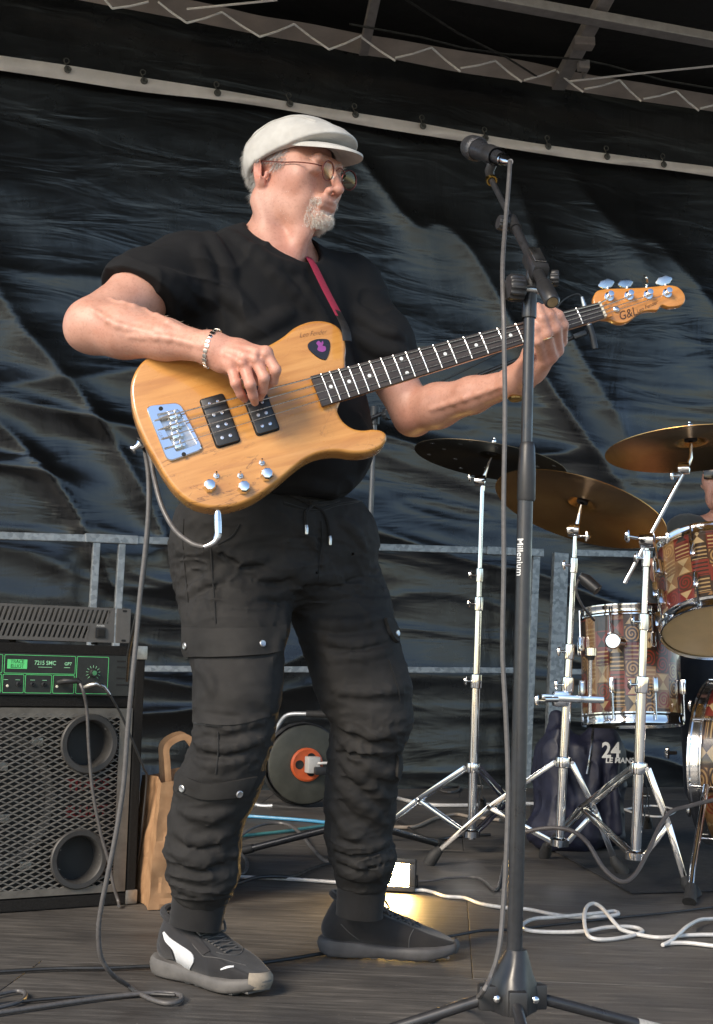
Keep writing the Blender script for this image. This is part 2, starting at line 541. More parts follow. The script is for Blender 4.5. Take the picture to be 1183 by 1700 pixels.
def ridge(sdf, base, poly, r=.007, depth=.003, k=.014, Y0=2.2, sub=False, n=3):
    """a fold of cloth along a pixel polyline (sub: a crease pressed in)"""
    S = spline(poly, n) if len(poly) > 2 else [np.array(poly[0]) + (np.array(poly[1]) - np.array(poly[0])) * t for t in np.linspace(0, 1, n + 1)]
    H = base.hits(S, Y0)
    m = len(H)
    cam0 = np.array((0, 0, CAM_H))
    pts = []
    for p in H:
        d = (p - cam0); d /= np.linalg.norm(d)
        pts.append(p + d * (depth if not sub else -depth))
    rs = [r * (.35 + .65 * math.sin(PI * (i + .5) / m)) for i in range(m)]
    sdf.chain(pts, rs, k, sub)
def lathe_on(mb, sdf, px, py, prof, Y0=2.2, n=14, lift=0.0):
    h = sdf.hits([(px, py)], Y0)[0]; nn = sdf.normal(h)
    return mb.lathe(prof, Vector(h) + nn * lift, nn, n)
# ------------------------------------------------------------------ the place: stage floor, tent walls and roof, guard rails
WA = P(0, 600, 6.6); WB = P(1183, 600, 8.0)
WU = Vector((WB.x - WA.x, WB.y - WA.y, 0)).normalized()      # along the back wall, to the right
WN = Vector((WU.y, -WU.x, 0))                                 # out of the wall, towards the camera
def WP(px, py, off=0.0): return PL(px, py, WA + WN * off, WN)
def wuv(u, v, off=0.0): return Vector((WA.x, WA.y, 0)) + WU * u + Vector((0, 0, v)) + WN * off

# floor of phenolic plywood panels, each with its own edge
def floor_mat():
    m, nt, b = new_mat('dark stage plywood')
    co = coords(nt)
    inf = N(nt, 'ShaderNodeObjectInfo')
    off = N(nt, 'ShaderNodeVectorMath', operation='ADD'); L(nt, co, off.inputs[0])
    sc = N(nt, 'ShaderNodeVectorMath', operation='SCALE'); sc.inputs['Scale'].default_value = 13.0
    comb = N(nt, 'ShaderNodeCombineXYZ'); L(nt, inf.outputs['Random'], comb.inputs[0]); L(nt, inf.outputs['Random'], comb.inputs[1])
    L(nt, comb.outputs[0], sc.inputs[0]); L(nt, sc.outputs[0], off.inputs[1]); co = off.outputs[0]
    mp = N(nt, 'ShaderNodeMapping'); mp.inputs['Scale'].default_value = (2.2, 26, 1); mp.inputs['Rotation'].default_value = (0, 0, R(7)); L(nt, co, mp.inputs[0])
    g = N(nt, 'ShaderNodeTexNoise', Scale=2.2, Detail=8, Roughness=.68, Distortion=.6); L(nt, mp.outputs[0], g.inputs['Vector'])
    big = N(nt, 'ShaderNodeTexNoise', Scale=2.6, Detail=5, Roughness=.6); L(nt, co, big.inputs['Vector'])
    c1 = ramp(nt, g.outputs[0], [(.30, (.040, .038, .036)), (.52, (.084, .080, .076)), (.66, (.135, .128, .120)), (.80, (.23, .215, .195))])
    c2 = ramp(nt, big.outputs[0], [(.3, (.55, .55, .56)), (.7, (1.25, 1.2, 1.12))])
    mx = N(nt, 'ShaderNodeMix', data_type='RGBA', blend_type='MULTIPLY'); mx.inputs[0].default_value = 1
    L(nt, c1, mx.inputs[6]); L(nt, c2, mx.inputs[7])
    # dust specks
    sp = N(nt, 'ShaderNodeTexVoronoi', Scale=34); L(nt, co, sp.inputs['Vector'])
    spm = ramp(nt, sp.outputs['Distance'], [(.035, (1, 1, 1)), (.06, (0, 0, 0))])
    mx2 = N(nt, 'ShaderNodeMix', data_type='RGBA'); L(nt, spm, mx2.inputs[0]); L(nt, mx.outputs[2], mx2.inputs[6]); mx2.inputs[7].default_value = (.19, .18, .16, 1)
    L(nt, mx2.outputs[2], b.inputs['Base Color'])
    rr = ramp(nt, big.outputs[0], [(.3, (.42,) * 3), (.7, (.68,) * 3)]); L(nt, rr, b.inputs['Roughness'])
    bp = N(nt, 'ShaderNodeBump', Strength=.35, Distance=.003); L(nt, g.outputs[0], bp.inputs['Height']); L(nt, bp.outputs[0], b.inputs['Normal'])
    b.inputs['Specular IOR Level'].default_value = .4
    return m
M_FLOOR = floor_mat()
floor = MB().box((0, 5.6, -.06), (13, 7.2, .08)).build('stage_floor', mat('stage frame underside', (.03, .03, .03), .7), smooth=False)
structure(floor)
rz = R(-4); cR, sR = math.cos(rz), math.sin(rz)
_pan = MB().box((0, 0, -.01), (1.994, 0.994, .02), bev=.0025)
_first = None
Mr = Matrix.Rotation(rz, 4, 'Z')
for j in range(7):
    for i in range(-3, 4):
        c = Mr @ Vector((i * 2.0 + (j % 2) * .9 + .35, j * 1.0 - .3, 0)) + Vector((0, 2.75, 0))
        if c.y < 2.35: continue
        dz = random.uniform(-.0012, 0)
        M4 = Matrix.Translation(c + Vector((0, 0, dz))) @ Mr
        if _first is None:
            _first = MB().box((0, 0, -.01), (1.9985, 0.9985, .018), bev=.0012).build('floor_panel', M_FLOOR, smooth=False)
            o = _first
        else:
            o = _first.copy(); COL.objects.link(o)
        o.parent = floor; o.matrix_local = M4
ground = MB().add([(-120, -160, -1.05), (120, -160, -1.05), (120, 80, -1.05), (-120, 80, -1.05)], [(0, 1, 2, 3)]).build('ground', mat('pale bounce ground', (.27, .25, .22), .85, nscale=3, var=.3, bump=.3, bscale=80, bdist=.01), smooth=False)  # unseen ground, kept pale to bounce light up onto the stage
structure(ground)

# black tarpaulin wall, really creased
def tarp_mat():
    m, nt, b = new_mat('black pvc tarpaulin')
    co = coords(nt)
    n0 = N(nt, 'ShaderNodeTexNoise', Scale=1.4, Detail=6, Roughness=.6); L(nt, co, n0.inputs['Vector'])
    L(nt, ramp(nt, n0.outputs[0], [(.3, (.004, .0042, .0045)), (.7, (.0085, .0087, .009))]), b.inputs['Base Color'])
    L(nt, ramp(nt, n0.outputs[0], [(.3, (.18,) * 3), (.7, (.34,) * 3)]), b.inputs['Roughness'])
    b.inputs['Specular IOR Level'].default_value = .7; b.inputs['Coat Weight'].default_value = .12; b.inputs['Coat Roughness'].default_value = .2
    mp = N(nt, 'ShaderNodeMapping'); mp.inputs['Scale'].default_value = (2.0, 9.0, 1.0); L(nt, co, mp.inputs[0])
    n1 = N(nt, 'ShaderNodeTexNoise', Scale=.8, Detail=3.5, Roughness=.5, Distortion=.6); L(nt, mp.outputs[0], n1.inputs['Vector'])
    mp2 = N(nt, 'ShaderNodeMapping'); mp2.inputs['Scale'].default_value = (5.5, 1.1, 1.0); mp2.inputs['Rotation'].default_value = (0, 0, R(34)); L(nt, co, mp2.inputs[0])
    n2 = N(nt, 'ShaderNodeTexNoise', Scale=1.1, Detail=4, Roughness=.5, Distortion=.5); L(nt, mp2.outputs[0], n2.inputs['Vector'])
    ad = N(nt, 'ShaderNodeMath', operation='ADD'); L(nt, n1.outputs[0], ad.inputs[0]); L(nt, n2.outputs[0], ad.inputs[1])
    bp = N(nt, 'ShaderNodeBump', Strength=.30, Distance=.026); L(nt, ad.outputs[0], bp.inputs['Height']); L(nt, bp.outputs[0], b.inputs['Normal'])
    return m
M_TARP = tarp_mat()
def sheet(u0, u1, v0, v1, nu, nv, fn):
    V = []; F = []
    for j in range(nv + 1):
        for i in range(nu + 1):
            u = u0 + (u1 - u0) * i / nu; v = v0 + (v1 - v0) * j / nv
            V.append(fn(u, v))
    for j in range(nv):
        for i in range(nu):
            a = j * (nu + 1) + i; F.append((a, a + 1, a + nu + 2, a + nu + 1))
    return V, F
WALL_TOP = 4.12
def wall_h(U, V_):
    """relief of the hanging tarpaulin"""
    Z = np.zeros_like(U)
    X = np.stack([U, V_, Z], -1)
    wob = vnoise(X * (1.1, .9, 1), 1.0) * .35
    hz = 1 - np.abs(vnoise(np.stack([U * .45 + wob, V_ * 4.0 + wob * 2.0, Z + 3.3], -1)))     # sagging level creases
    hz2 = 1 - np.abs(vnoise(np.stack([U * 1.3 + wob, V_ * 11 + wob * 3.0, Z + 9.1], -1)))
    m1 = np.clip((2.7 - V_) / 1.1, 0.04, 1)
    q = U * .82 + V_ * .57; t = -U * .57 + V_ * .82
    dg = 1 - np.abs(vnoise(np.stack([q * 2.3 + wob, t * .42, Z + 5.7], -1)))              # slanting pulls
    m2 = np.clip((V_ - .7) / .8, .1, 1) * np.clip((3.55 - V_) / .6, 0, 1)
    return .036 * m1 * hz ** 3 + .006 * m1 * hz2 ** 3 + .042 * m2 * dg ** 6 + .018 * vnoise(X, .8)
U, V_ = np.meshgrid(np.linspace(-2.6, 6.2, 420), np.linspace(-.25, WALL_TOP, 300))
H = wall_h(U, V_)
wv = [tuple((u, v, h)) for u, v, h in zip(U.ravel(), V_.ravel(), H.ravel())]
idx = np.arange(U.size).reshape(U.shape)
wq = np.stack([idx[:-1, :-1], idx[:-1, 1:], idx[1:, 1:], idx[1:, :-1]], -1).reshape(-1, 4)
wall_M = Matrix((WU, Vector((0, 0, 1)), WN)).transposed().to_4x4(); wall_M.translation = Vector((WA.x, WA.y, 0))
me = np_mesh('tarpaulin', np.array(wv), wq)
wall = thing('tent_back_wall', 'black creased tarpaulin wall with a pale hem band behind the whole stage', 'tarpaulin', wall_M)
mesh_obj('tarpaulin', me, M_TARP, wall, local=True)
# pale hem band with eyelets
M_BAND = mat('pale hem webbing', (.62, .56, .52), .7, var=.14, nscale=7, bump=.3, bscale=60, bdist=.004)
top = [(-60, 83), (0, 92), (110, 108), (240, 129), (360, 148), (480, 169), (590, 187), (700, 205), (810, 225), (910, 241), (1010, 255), (1100, 267), (1183, 277), (1260, 288)]
bot = [(-60, 108), (0, 117), (110, 133), (240, 153), (360, 166), (480, 184), (590, 206), (700, 224), (810, 241), (910, 257), (1010, 271), (1100, 281), (1183, 293), (1260, 304)]
T = spline(top, 6); Bo = spline(bot, 6)
mb = MB(); vs = []; fs = []
for i, (a, c) in enumerate(zip(T, Bo)):
    for k in range(5):
        t = k / 4
        vs.append(WP(a[0] + (c[0] - a[0]) * t, a[1] + (c[1] - a[1]) * t, .075 + .008 * math.sin(i * .7 + k) + .012 * math.sin(t * PI)))
n = len(T)
for i in range(n - 1):
    for k in range(4): fs.append((i * 5 + k, i * 5 + k + 1, i * 5 + k + 6, i * 5 + k + 5))
mb.add(vs, fs).build('hem_band', M_BAND, wall, angle=179)
M_EYE = mat('dull eyelet brass', (.10, .095, .085), .45, .8, var=.3)
for (ex, ey) in [(112, 115), (239, 134), (361, 154), (481, 172), (590, 190), (702, 209), (806, 229), (910, 243), (1008, 260), (1102, 273)]:
    c = WP(ex, ey, .096)
    m = MB(); ring = [c + (WU * math.cos(a) + Vector((0, 0, 1)) * math.sin(a)) * .014 for a in np.linspace(0, 2 * PI, 14, endpoint=False)]
    m.tube(ring, .0055, 6, closed=True); m.lathe([(.0, .002), (.013, .002)], c, WN, 12)
    eo = m.build('eyelet', M_EYE, wall)
    c2 = WP(ex - 2, ey - 14, .085)
    m = MB(); ring = [c2 + (WU * math.cos(a) + Vector((0, 0, 1)) * math.sin(a)) * .013 for a in np.linspace(-PI * .5, PI * 1.3, 14)]
    m.tube(ring + [c + WN * .004], .0034, 6); m.build('hook', M_EYE, eo)
# upper beige edge strip, laced with cord to the frame
lo = [(60, -14), (167, 7), (248, 22), (355, 43), (431, 58), (507, 71), (598, 90), (656, 99), (763, 120), (865, 135), (967, 153), (1064, 168), (1156, 181), (1260, 197)]
up = [(60, -62), (167, -35), (248, -14), (355, 8), (431, 26), (507, 38), (598, 56), (656, 65), (763, 84), (865, 100), (967, 122), (1064, 137), (1156, 153), (1260, 170)]
LO = spline(lo, 5); UP = spline(up, 5)
roof = thing('tent_roof', 'dark tent roof on grey steel beams with a laced beige edge strip', 'tent roof', (0, 5, 4))
vs = []; fs = []
for i, (a, c) in enumerate(zip(UP, LO)):
    for k in range(4):
        t = k / 3
        vs.append(WP(a[0] + (c[0] - a[0]) * t, a[1] + (c[1] - a[1]) * t, .30 - .18 * t + .012 * math.sin(i * 1.3)))
for i in range(len(UP) - 1):
    for k in range(3): fs.append((i * 4 + k, i * 4 + k + 1, i * 4 + k + 5, i * 4 + k + 4))
MB().add(vs, fs).build('edge_strip', mat('beige roof skirt', (.46, .39, .34), .75, var=.2, nscale=5, bump=.4, bscale=30, bdist=.006), roof, angle=179)
M_CORD = mat('white lacing cord', (.75, .72, .68), .7, var=.15, nscale=60)
zz = [(160, -20, 186, 14), (186, 14, 246, 3), (262, 3, 310, 38), (310, 38, 368, 20), (368, 20, 431, 61), (431, 61, 488, 40), (488, 40, 546, 82), (546, 82, 600, 59), (600, 62, 656, 101), (656, 96, 716, 79), (716, 79, 764, 119), (764, 113, 822, 101), (822, 101, 866, 136), (870, 133, 922, 116), (924, 118, 968, 153), (970, 148, 1028, 133), (1028, 133, 1064, 168), (1068, 164, 1122, 151), (1122, 151, 1160, 184), (1162, 180, 1200, 168)]
for (x0, y0, x1, y1) in zz:
    MB().tube([WP(x0, y0, .34), WP((x0 + x1) / 2, (y0 + y1) / 2 + 1.5, .33), WP(x1, y1, .34)], .006, 6).build('lacing_cord', M_CORD, roof)
# roof skin: rises from the back wall towards the audience
RN = (WN * -math.sin(R(5)) * -1 + Vector((0, 0, 1)) * -math.cos(R(5))).normalized()
R0 = WP(591, 45, .30)
RS = (WN * math.cos(R(5)) + Vector((0, 0, 1)) * math.sin(R(5)))     # up the slope
RN = WU.cross(RS).normalized()
if RN.z > 0: RN = -RN

vs, fs = sheet(-5.5, 5.5, -.5, 6.2, 60, 40, lambda u, v: R0 + WU * u + RS * v - RN * (.10 + .03 * math.sin(u * 3.1) * math.sin(v * 2.3)))
MB().add(vs, fs).build('roof_skin', mat('black roof tarpaulin', (.010, .0095, .009), .62, var=.25, nscale=3, bump=.3, bscale=9, bdist=.03), roof, angle=179)
# the black fascia between hem band and strip continues behind it
M_BEAM = mat('grey painted steel', (.30, .275, .26), .55, .2, var=.22, nscale=16, bump=.2, bscale=90)
def RP(px, py, off=.0): return PL(px, py, R0 + RN * off, RN)
def beam(pts, w, h, off, name='beam', m=M_BEAM):
    mb = MB()
    for a, c in zip(pts, pts[1:]):
        A = RP(*a, off); C = RP(*c, off); X = (C - A)
        F = frame((A + C) / 2, X, RN.cross(X))
        mb.box((0, 0, 0), (X.length, w, h), F, bev=.006)
    return mb.build(name, m, roof, smooth=False)
def beam_dir(a, c, ext0, ext1): return a, c
beam([(1010, -14), (926, 142)], .075, .06, .05)
beam([(628, -30), (603, 86)], .05, .05, .05)
beam([(760, -12), (1300, 88)], .07, .05, .12)
beam([(380, -75), (760, -12)], .07, .05, .12)
MB().tube([RP(672, -2, .10), RP(760, 55, .10), RP(840, 95, .10), RP(892, 128, .10)], .006, 6).build('guy_wire', M_EYE, roof)
MB().tube([RP(580, 40, .08), RP(700, 62, .09), RP(770, 80, .09), RP(840, 90, .08), RP(960, 98, .08), RP(1010, 108, .08), RP(1100, 133, .08), RP(1200, 150, .08)], .006, 6).build('guy_wire', M_EYE, roof)
MB().tube([RP(945, 135, .10), RP(1060, 122, .10), RP(1200, 108, .10)], .006, 6).build('guy_wire', M_CORD, roof)
MB().tube([RP(310, 15, .10), RP(460, 0, .10)], .006, 6).build('guy_wire', M_CORD, roof)
F = frame(RP(968, 72, .10), RP(926, 142) - RP(1010, -14), RN.cross(RP(926, 142) - RP(1010, -14)))
MB().box((0, 0, 0), (.07, .11, .05), F, bev=.008).build('clamp', mat('pale clamp', (.30, .26, .23), .6, .2), roof)
F = frame(RP(950, 108, .10), RP(926, 142) - RP(1010, -14), RN.cross(RP(926, 142) - RP(1010, -14)))
MB().box((0, .06, 0), (.05, .06, .05), F, bev=.006).box((.05, .085, 0), (.1, .012, .04), F).build('bracket', M_BEAM, roof)

# galvanised guard rails standing just in front of the tarpaulin
def galv():
    m, nt, b = new_mat('galvanised steel')
    co = coords(nt)
    v = N(nt, 'ShaderNodeTexVoronoi', Scale=55); L(nt, co, v.inputs['Vector'])
    L(nt, ramp(nt, v.outputs['Color'], [(.2, (.22, .24, .25)), (.8, (.38, .40, .41))]), b.inputs['Base Color'])
    b.inputs['Metallic'].default_value = .55
    n = N(nt, 'ShaderNodeTexNoise', Scale=40, Detail=4); L(nt, co, n.inputs['Vector'])
    L(nt, ramp(nt, n.outputs[0], [(.3, (.4,) * 3), (.7, (.62,) * 3)]), b.inputs['Roughness'])
    return m
M_GALV = galv()
RAIL_OFF = .28
def RLP(px, py, o=0): return WP(px, py, RAIL_OFF + o)
def bar(parent, name, a, c, w, d, o=0.0):
    A = RLP(*a, o); C = RLP(*c, o); X = C - A
    F = frame((A + C) / 2, X, WN.cross(X))
    MB().box((0, 0, 0), (X.length, w, d), F, bev=.004).build(name, M_GALV, parent, smooth=False)
def foot(parent, a, w):
    A = RLP(*a); MB().box((0, 0, 0), (w, w, .012)).v
g1 = thing('guard_rail', 'galvanised guard rail section behind the amplifier at the left edge', 'guard rail', wuv(-.2, 0, RAIL_OFF), 'guard rail sections along the back wall')
bar(g1, 'top_rail', (-120, 886), (146, 894), .036, .036)
bar(g1, 'post', (160, 899), (139, 1250), .034, .034, .001)
bar(g1, 'mid_rail', (-120, 1108), (146, 1111), .03, .03)
bar(g1, 'sleeve', (140, 893), (228, 897), .042, .044, .002)
g2 = thing('guard_rail', 'galvanised guard rail section running behind the bass player', 'guard rail', wuv(1.5, 0, RAIL_OFF), 'guard rail sections along the back wall')
bar(g2, 'post', (202, 901), (180, 1262), .034, .034, .001)
bar(g2, 'top_rail', (228, 897), (872, 916), .036, .034)
bar(g2, 'mid_rail', (206, 1110), (866, 1113), .03, .03)
bar(g2, 'post', (889, 916), (872, 1300), .042, .034, .001)
bar(g2, 'sleeve', (806, 914), (900, 918), .042, .042, .003)
g3 = thing('guard_rail', 'galvanised guard rail section behind the drum kit with a broad end post', 'guard rail', wuv(3.4, 0, RAIL_OFF), 'guard rail sections along the back wall')
bar(g3, 'post', (930, 918), (914, 1318), .085, .034, .001)
bar(g3, 'top_rail', (952, 918), (1300, 926), .036, .034)
bar(g3, 'mid_rail', (947, 1115), (1300, 1120), .03, .03)
# ------------------------------------------------------------------ bass guitar
GA = P(292, 716, 2.48); GB = P(995, 514, 2.655)
GX = (GB - GA).normalized()
_n0 = Vector((0, -1, 0)); _n0 = (_n0 - GX * _n0.dot(GX)).normalized()
GZ = (Matrix.Rotation(R(-9), 3, GX) @ _n0)
if GZ.z < _n0.z: GZ = (Matrix.Rotation(R(9), 3, GX) @ _n0)
GM = frame(GA, GX, GZ.cross(GX))
GZ = Vector(GM.col[2][:3])
GI = GM.inverted()
SCALE = (GB - GA).length
def gl(px, py, dz=0.0):
    q = GI @ PL(px, py, GA + GZ * dz, GZ); return (q.x, q.y)
def gz3(zx, zy, dz=0.0): return gl(190 + zx / 2.517, 500 + zy / 2.517, dz)
def gz4(zx, zy, dz=0.0): return gl(560 + zx / 1.9717, 430 + zy / 1.9717, dz)
def gw(x, y, z): return GM @ Vector((x, y, z))
bass = thing('bass_guitar', 'honey coloured electric bass guitar with chrome hardware held by the man in the cap', 'bass guitar', GM)
def wood(name, c0, c1, c2, sc=(1.2, 14, 14), rough=.2, coat=.6, marks=True):
    m, nt, b = new_mat(name)
    co = coords(nt, sc)
    n = N(nt, 'ShaderNodeTexNoise', Scale=4.0, Detail=7, Roughness=.6, Distortion=.8); L(nt, co, n.inputs['Vector'])
    base = ramp(nt, n.outputs[0], [(.28, c0), (.5, c1), (.72, c2)])
    if marks:   # wandering dark growth lines and flecks
        co2 = coords(nt, (1.0, 3.4, 1))
        w = N(nt, 'ShaderNodeTexNoise', Scale=5.5, Detail=5, Roughness=.62, Distortion=1.4); L(nt, co2, w.inputs['Vector'])
        s = N(nt, 'ShaderNodeMath', operation='SUBTRACT'); L(nt, w.outputs[0], s.inputs[0]); s.inputs[1].default_value = .57
        a = N(nt, 'ShaderNodeMath', operation='ABSOLUTE'); L(nt, s.outputs[0], a.inputs[0])
        k = ramp(nt, a.outputs[0], [(.0, (.28, .26, .24)), (.014, (1, 1, 1))])
        n3 = N(nt, 'ShaderNodeTexNoise', Scale=3.0, Detail=2); L(nt, coords(nt, (1, 1, 1)), n3.inputs['Vector'])
        k2 = ramp(nt, n3.outputs[0], [(.50, (0, 0, 0)), (.60, (1, 1, 1))])
        mm = N(nt, 'ShaderNodeMix', data_type='RGBA'); L(nt, k2, mm.inputs[0]); L(nt, k, mm.inputs[7]); mm.inputs[6].default_value = (1, 1, 1, 1)
        mx = N(nt, 'ShaderNodeMix', data_type='RGBA', blend_type='MULTIPLY'); mx.inputs[0].default_value = .8
        L(nt, base, mx.inputs[6]); L(nt, mm.outputs[2], mx.inputs[7]); base = mx.outputs[2]
    L(nt, base, b.inputs['Base Color'])
    n4 = N(nt, 'ShaderNodeTexNoise', Scale=9, Detail=4); L(nt, coords(nt), n4.inputs['Vector'])
    L(nt, ramp(nt, n4.outputs[0], [(.3, (rough,) * 3), (.7, (rough + .16,) * 3)]), b.inputs['Roughness'])
    b.inputs['Coat Weight'].default_value = coat; b.inputs['Coat Roughness'].default_value = .08
    bp = N(nt, 'ShaderNodeBump', Strength=.08, Distance=.001); L(nt, n.outputs[0], bp.inputs['Height']); L(nt, bp.outputs[0], b.inputs['Normal'])
    return m
M_BODYWOOD = wood('honey lacquered ash', (.37, .152, .033), (.48, .222, .053), (.56, .28, .079))
M_NECKWOOD = wood('amber maple', (.42, .155, .025), (.52, .21, .040), (.58, .25, .055), (2, 20, 20), .22, .5, False)
M_ROSE = wood('dark rosewood', (.018, .013, .011), (.034, .026, .023), (.055, .043, .038), (3, 40, 40), .45, .0, False)
M_PICKUP = mat('black pickup cover', (.012, .012, .013), .38, var=.2)
M_NICKEL = mat('satin nickel', (.66, .66, .67), .28, 1.0, var=.08, nscale=60)
out = [(965, 232), (968, 200), (962, 155), (942, 112), (905, 87), (855, 78), (803, 85), (752, 107), (708, 142), (664, 170), (620, 190),
       (575, 200), (520, 199), (440, 188), (350, 178), (260, 184), (185, 206), (130, 238), (95, 275), (74, 318), (66, 360), (68, 405), (78, 460), (100, 525), (133, 595), (172, 665),
       (215, 738), (262, 797), (318, 840), (378, 860), (440, 864), (508, 853), (572, 828), (638, 786), (700, 737), (750, 694), (803, 656), (862, 633),
       (930, 626), (1000, 634), (1060, 630), (1108, 611), (1134, 582), (1136, 556), (1116, 538), (1080, 532), (1040, 536), (1000, 530), (962, 506), (940, 476), (932, 448), (942, 420), (955, 380), (962, 320), (966, 270)]
body_out = [tuple(p) for p in spline([gz3(*p) for p in out], 5, closed=True)]
MB().prism(body_out, -.044, 0, bev=.007, seg=4).build('body', M_BODYWOOD, bass, angle=50, local=True)
body = bass.children[0]
# neck, fingerboard, headstock
fb = [gl(512, 625, .012), gl(988, 503.5, .006), gl(999, 528, .006), gl(538, 673, .012)]
x_end = (fb[0][0] + fb[3][0]) / 2; x_nut = SCALE
yt0, yt1, yb0, yb1 = fb[0][1], fb[1][1], fb[3][1], fb[2][1]
def edge_y(x, top):
    t = (x - x_end) / (x_nut - x_end)
    return (yt0 + (yt1 - yt0) * t) if top else (yb0 + (yb1 - yb0) * t)
def neck_z(x): return .011 - .004 * (x - x_end) / (x_nut - x_end)
mb = MB(); vs = []; fs = []
xs = [x_end + .002 + (x_nut + .02 - x_end - .002) * i / 12 for i in range(13)]
for x in xs:                                     # D-section maple neck under the board
    a, c = edge_y(x, True), edge_y(x, False); mid = (a + c) / 2; hw = (a - c) / 2
    for k in range(11):
        t = PI * k / 10
        vs.append((x, mid + hw * math.cos(t), neck_z(x) - .006 - .021 * math.sin(t) ** .8))
for i in range(12):
    for k in range(10): fs.append((i * 11 + k, i * 11 + k + 1, i * 11 + k + 12, i * 11 + k + 11))
    fs.append((i * 11 + 10, i * 11, (i + 1) * 11, (i + 1) * 11 + 10))
fs.append(tuple(range(11))); fs.append(tuple(12 * 11 + k for k in range(10, -1, -1)))
mb.add(vs, fs).build('neck', M_NECKWOOD, bass, local=True)
neck = bass.children[-1]
mb = MB(); vs = []
for x in (x_end, x_nut):
    a, c = edge_y(x, True), edge_y(x, False)
    for k in range(7):
        t = k / 6; vs.append((x, a + (c - a) * t, neck_z(x) + .0018 * (1 - (2 * t - 1) ** 2)))
    vs.append((x, c, neck_z(x) - .006)); vs.append((x, a, neck_z(x) - .006))
fs = [(i, (i + 1) % 9, 9 + (i + 1) % 9, 9 + i) for i in range(9)] + [tuple(range(9)), tuple(range(17, 8, -1))]
mb.add(vs, fs).build('fingerboard', M_ROSE, neck, angle=30, local=True)
fbo = neck.children[0]
for k in range(1, 22):
    x = SCALE - SCALE * (1 - 2 ** (-k / 12))
    if x < x_end + .004: break
    a, c = edge_y(x, True), edge_y(x, False)
    pts = [(x, a + (c - a) * t, neck_z(x) + .0018 * (1 - (2 * t - 1) ** 2) + .0004) for t in np.linspace(0.01, .99, 6)]
    MB().tube(pts, .0014, 6).build('fret', M_NICKEL, fbo, local=True)
M_PEARL = mat('pearl dot', (.66, .69, .68), .25, var=.12, nscale=150)
for k in (3, 5, 7, 9, 12, 15, 17, 19, 21):
    x0 = SCALE * 2 ** (-k / 12); x1 = SCALE * 2 ** (-(k - 1) / 12); x = (x0 + x1) / 2
    if x < x_end + .006: continue
    a, c = edge_y(x, True), edge_y(x, False)
    for t in ((.5,) if k != 12 else (.22, .78)):
        MB().lathe([(.0036, -.001), (.0036, .0003), (0, .0003)], (x, a + (c - a) * t, neck_z(x) + .0018 * (1 - (2 * t - 1) ** 2)), (0, 0, 1), 14).build('inlay_dot', M_PEARL, fbo, local=True)
a, c = edge_y(x_nut, True), edge_y(x_nut, False)
MB().box((x_nut + .002, (a + c) / 2, neck_z(x_nut) - .001), (.005, a - c, .009), bev=.001).build('nut', mat('bone nut', (.62, .56, .45), .4), neck, local=True)
hz = -.010
hs = [(838, 140), (846, 108), (868, 99), (900, 96), (950, 95), (1000, 93), (1050, 88), (1082, 85), (1112, 90), (1132, 108), (1139, 128), (1132, 146), (1112, 154), (1085, 156), (1066, 150), (1056, 155), (1048, 166), (1022, 167), (992, 174), (966, 194), (945, 207), (918, 208), (888, 196), (862, 190)]
ho = [gz4(*p, hz) for p in hs]
MB().prism([tuple(p) for p in spline(ho, 4, closed=True)], hz - .014, hz, bev=.002, seg=2).build('headstock', M_NECKWOOD, bass, angle=50, local=True)
head = bass.children[-1]
posts = [(888, 124), (953, 121), (1016, 118), (1078, 113)]
keys = [(880, 80, 0), (943, 78, 8), (1008, 71, 80), (1069, 70, -6)]
M_KEY = mat('nickel tuner key', (.62, .66, .66), .3, 1.0, var=.1)
post_xy = []
for (zx, zy), (kx, ky, kr) in zip(posts, keys):
    x, y = gz4(zx, zy, hz); post_xy.append((x, y))
    m = MB().lathe([(.0095, 0), (.0095, .002), (.0055, .003), (.0050, .010), (.0062, .012), (.0058, .016), (0, .017)], (x, y, hz + .0005), (0, 0, 1), 18)
    t = m.build('tuner_post', M_CHROME, head, local=True)
    X, Y = gz4(kx, ky, hz - .02)
    zc = hz - .022
    m = MB().cyl((x, y, zc), (X, Y - .008, zc), .0028, n=8)                        # shaft behind the headstock
    lob = [(.0172 * math.cos(a) * (1 + .06 * math.cos(4 * a)), .0098 * math.sin(a) * (1 + .10 * math.cos(6 * a))) for a in np.linspace(0, 2 * PI, 28, endpoint=False)]
    ang = R(kr)
    Mk = Matrix.Translation((X, Y, zc)) @ Matrix.Rotation(ang, 4, 'Y')
    m.prism(lob, -.0022, .0022, Mk, bev=.0012, seg=2)
    m.build('tuner_key', M_KEY, head, local=True)
x, y = gz4(910, 166, hz)
MB().lathe([(.006, 0), (.0065, .004), (.004, .006), (0, .0062)], (x, y, hz + .0004), (0, 0, 1), 16).build('string_retainer', M_CHROME, head, local=True)
M_INK = mat('dark brown ink', (.05, .022, .010), .5)
M_GOLDINK = mat('dark gold ink', (.10, .045, .012), .45)
x, y = gz4(948, 181, hz); Mt = GM @ Matrix.Translation((x, y, hz + .0006)) @ Matrix.Rotation(R(2), 4, 'Z')
text_obj('logo_lettering', 'G&L', .026, Mt, M_INK, head, shear=.35, sx=.85)
x, y = gz4(1012, 157, hz); Mt = GM @ Matrix.Translation((x, y, hz + .0006)) @ Matrix.Rotation(R(8), 4, 'Z')
text_obj('script_lettering', 'Leo Fender', .011, Mt, M_GOLDINK, head, shear=.4)
# signature on the horn
x, y = gz3(826, 136); Mt = GM @ Matrix.Translation((x, y, .0008)) @ Matrix.Rotation(R(-8), 4, 'Z')
text_obj('signature', 'Leo Fender', .0145, Mt, M_INK, body, shear=.55, sx=.78, font_w=-.0003)
Mt2 = GM @ Matrix.Translation((x + .0, y - .0065, .0008)) @ Matrix.Rotation(R(-8), 4, 'Z')
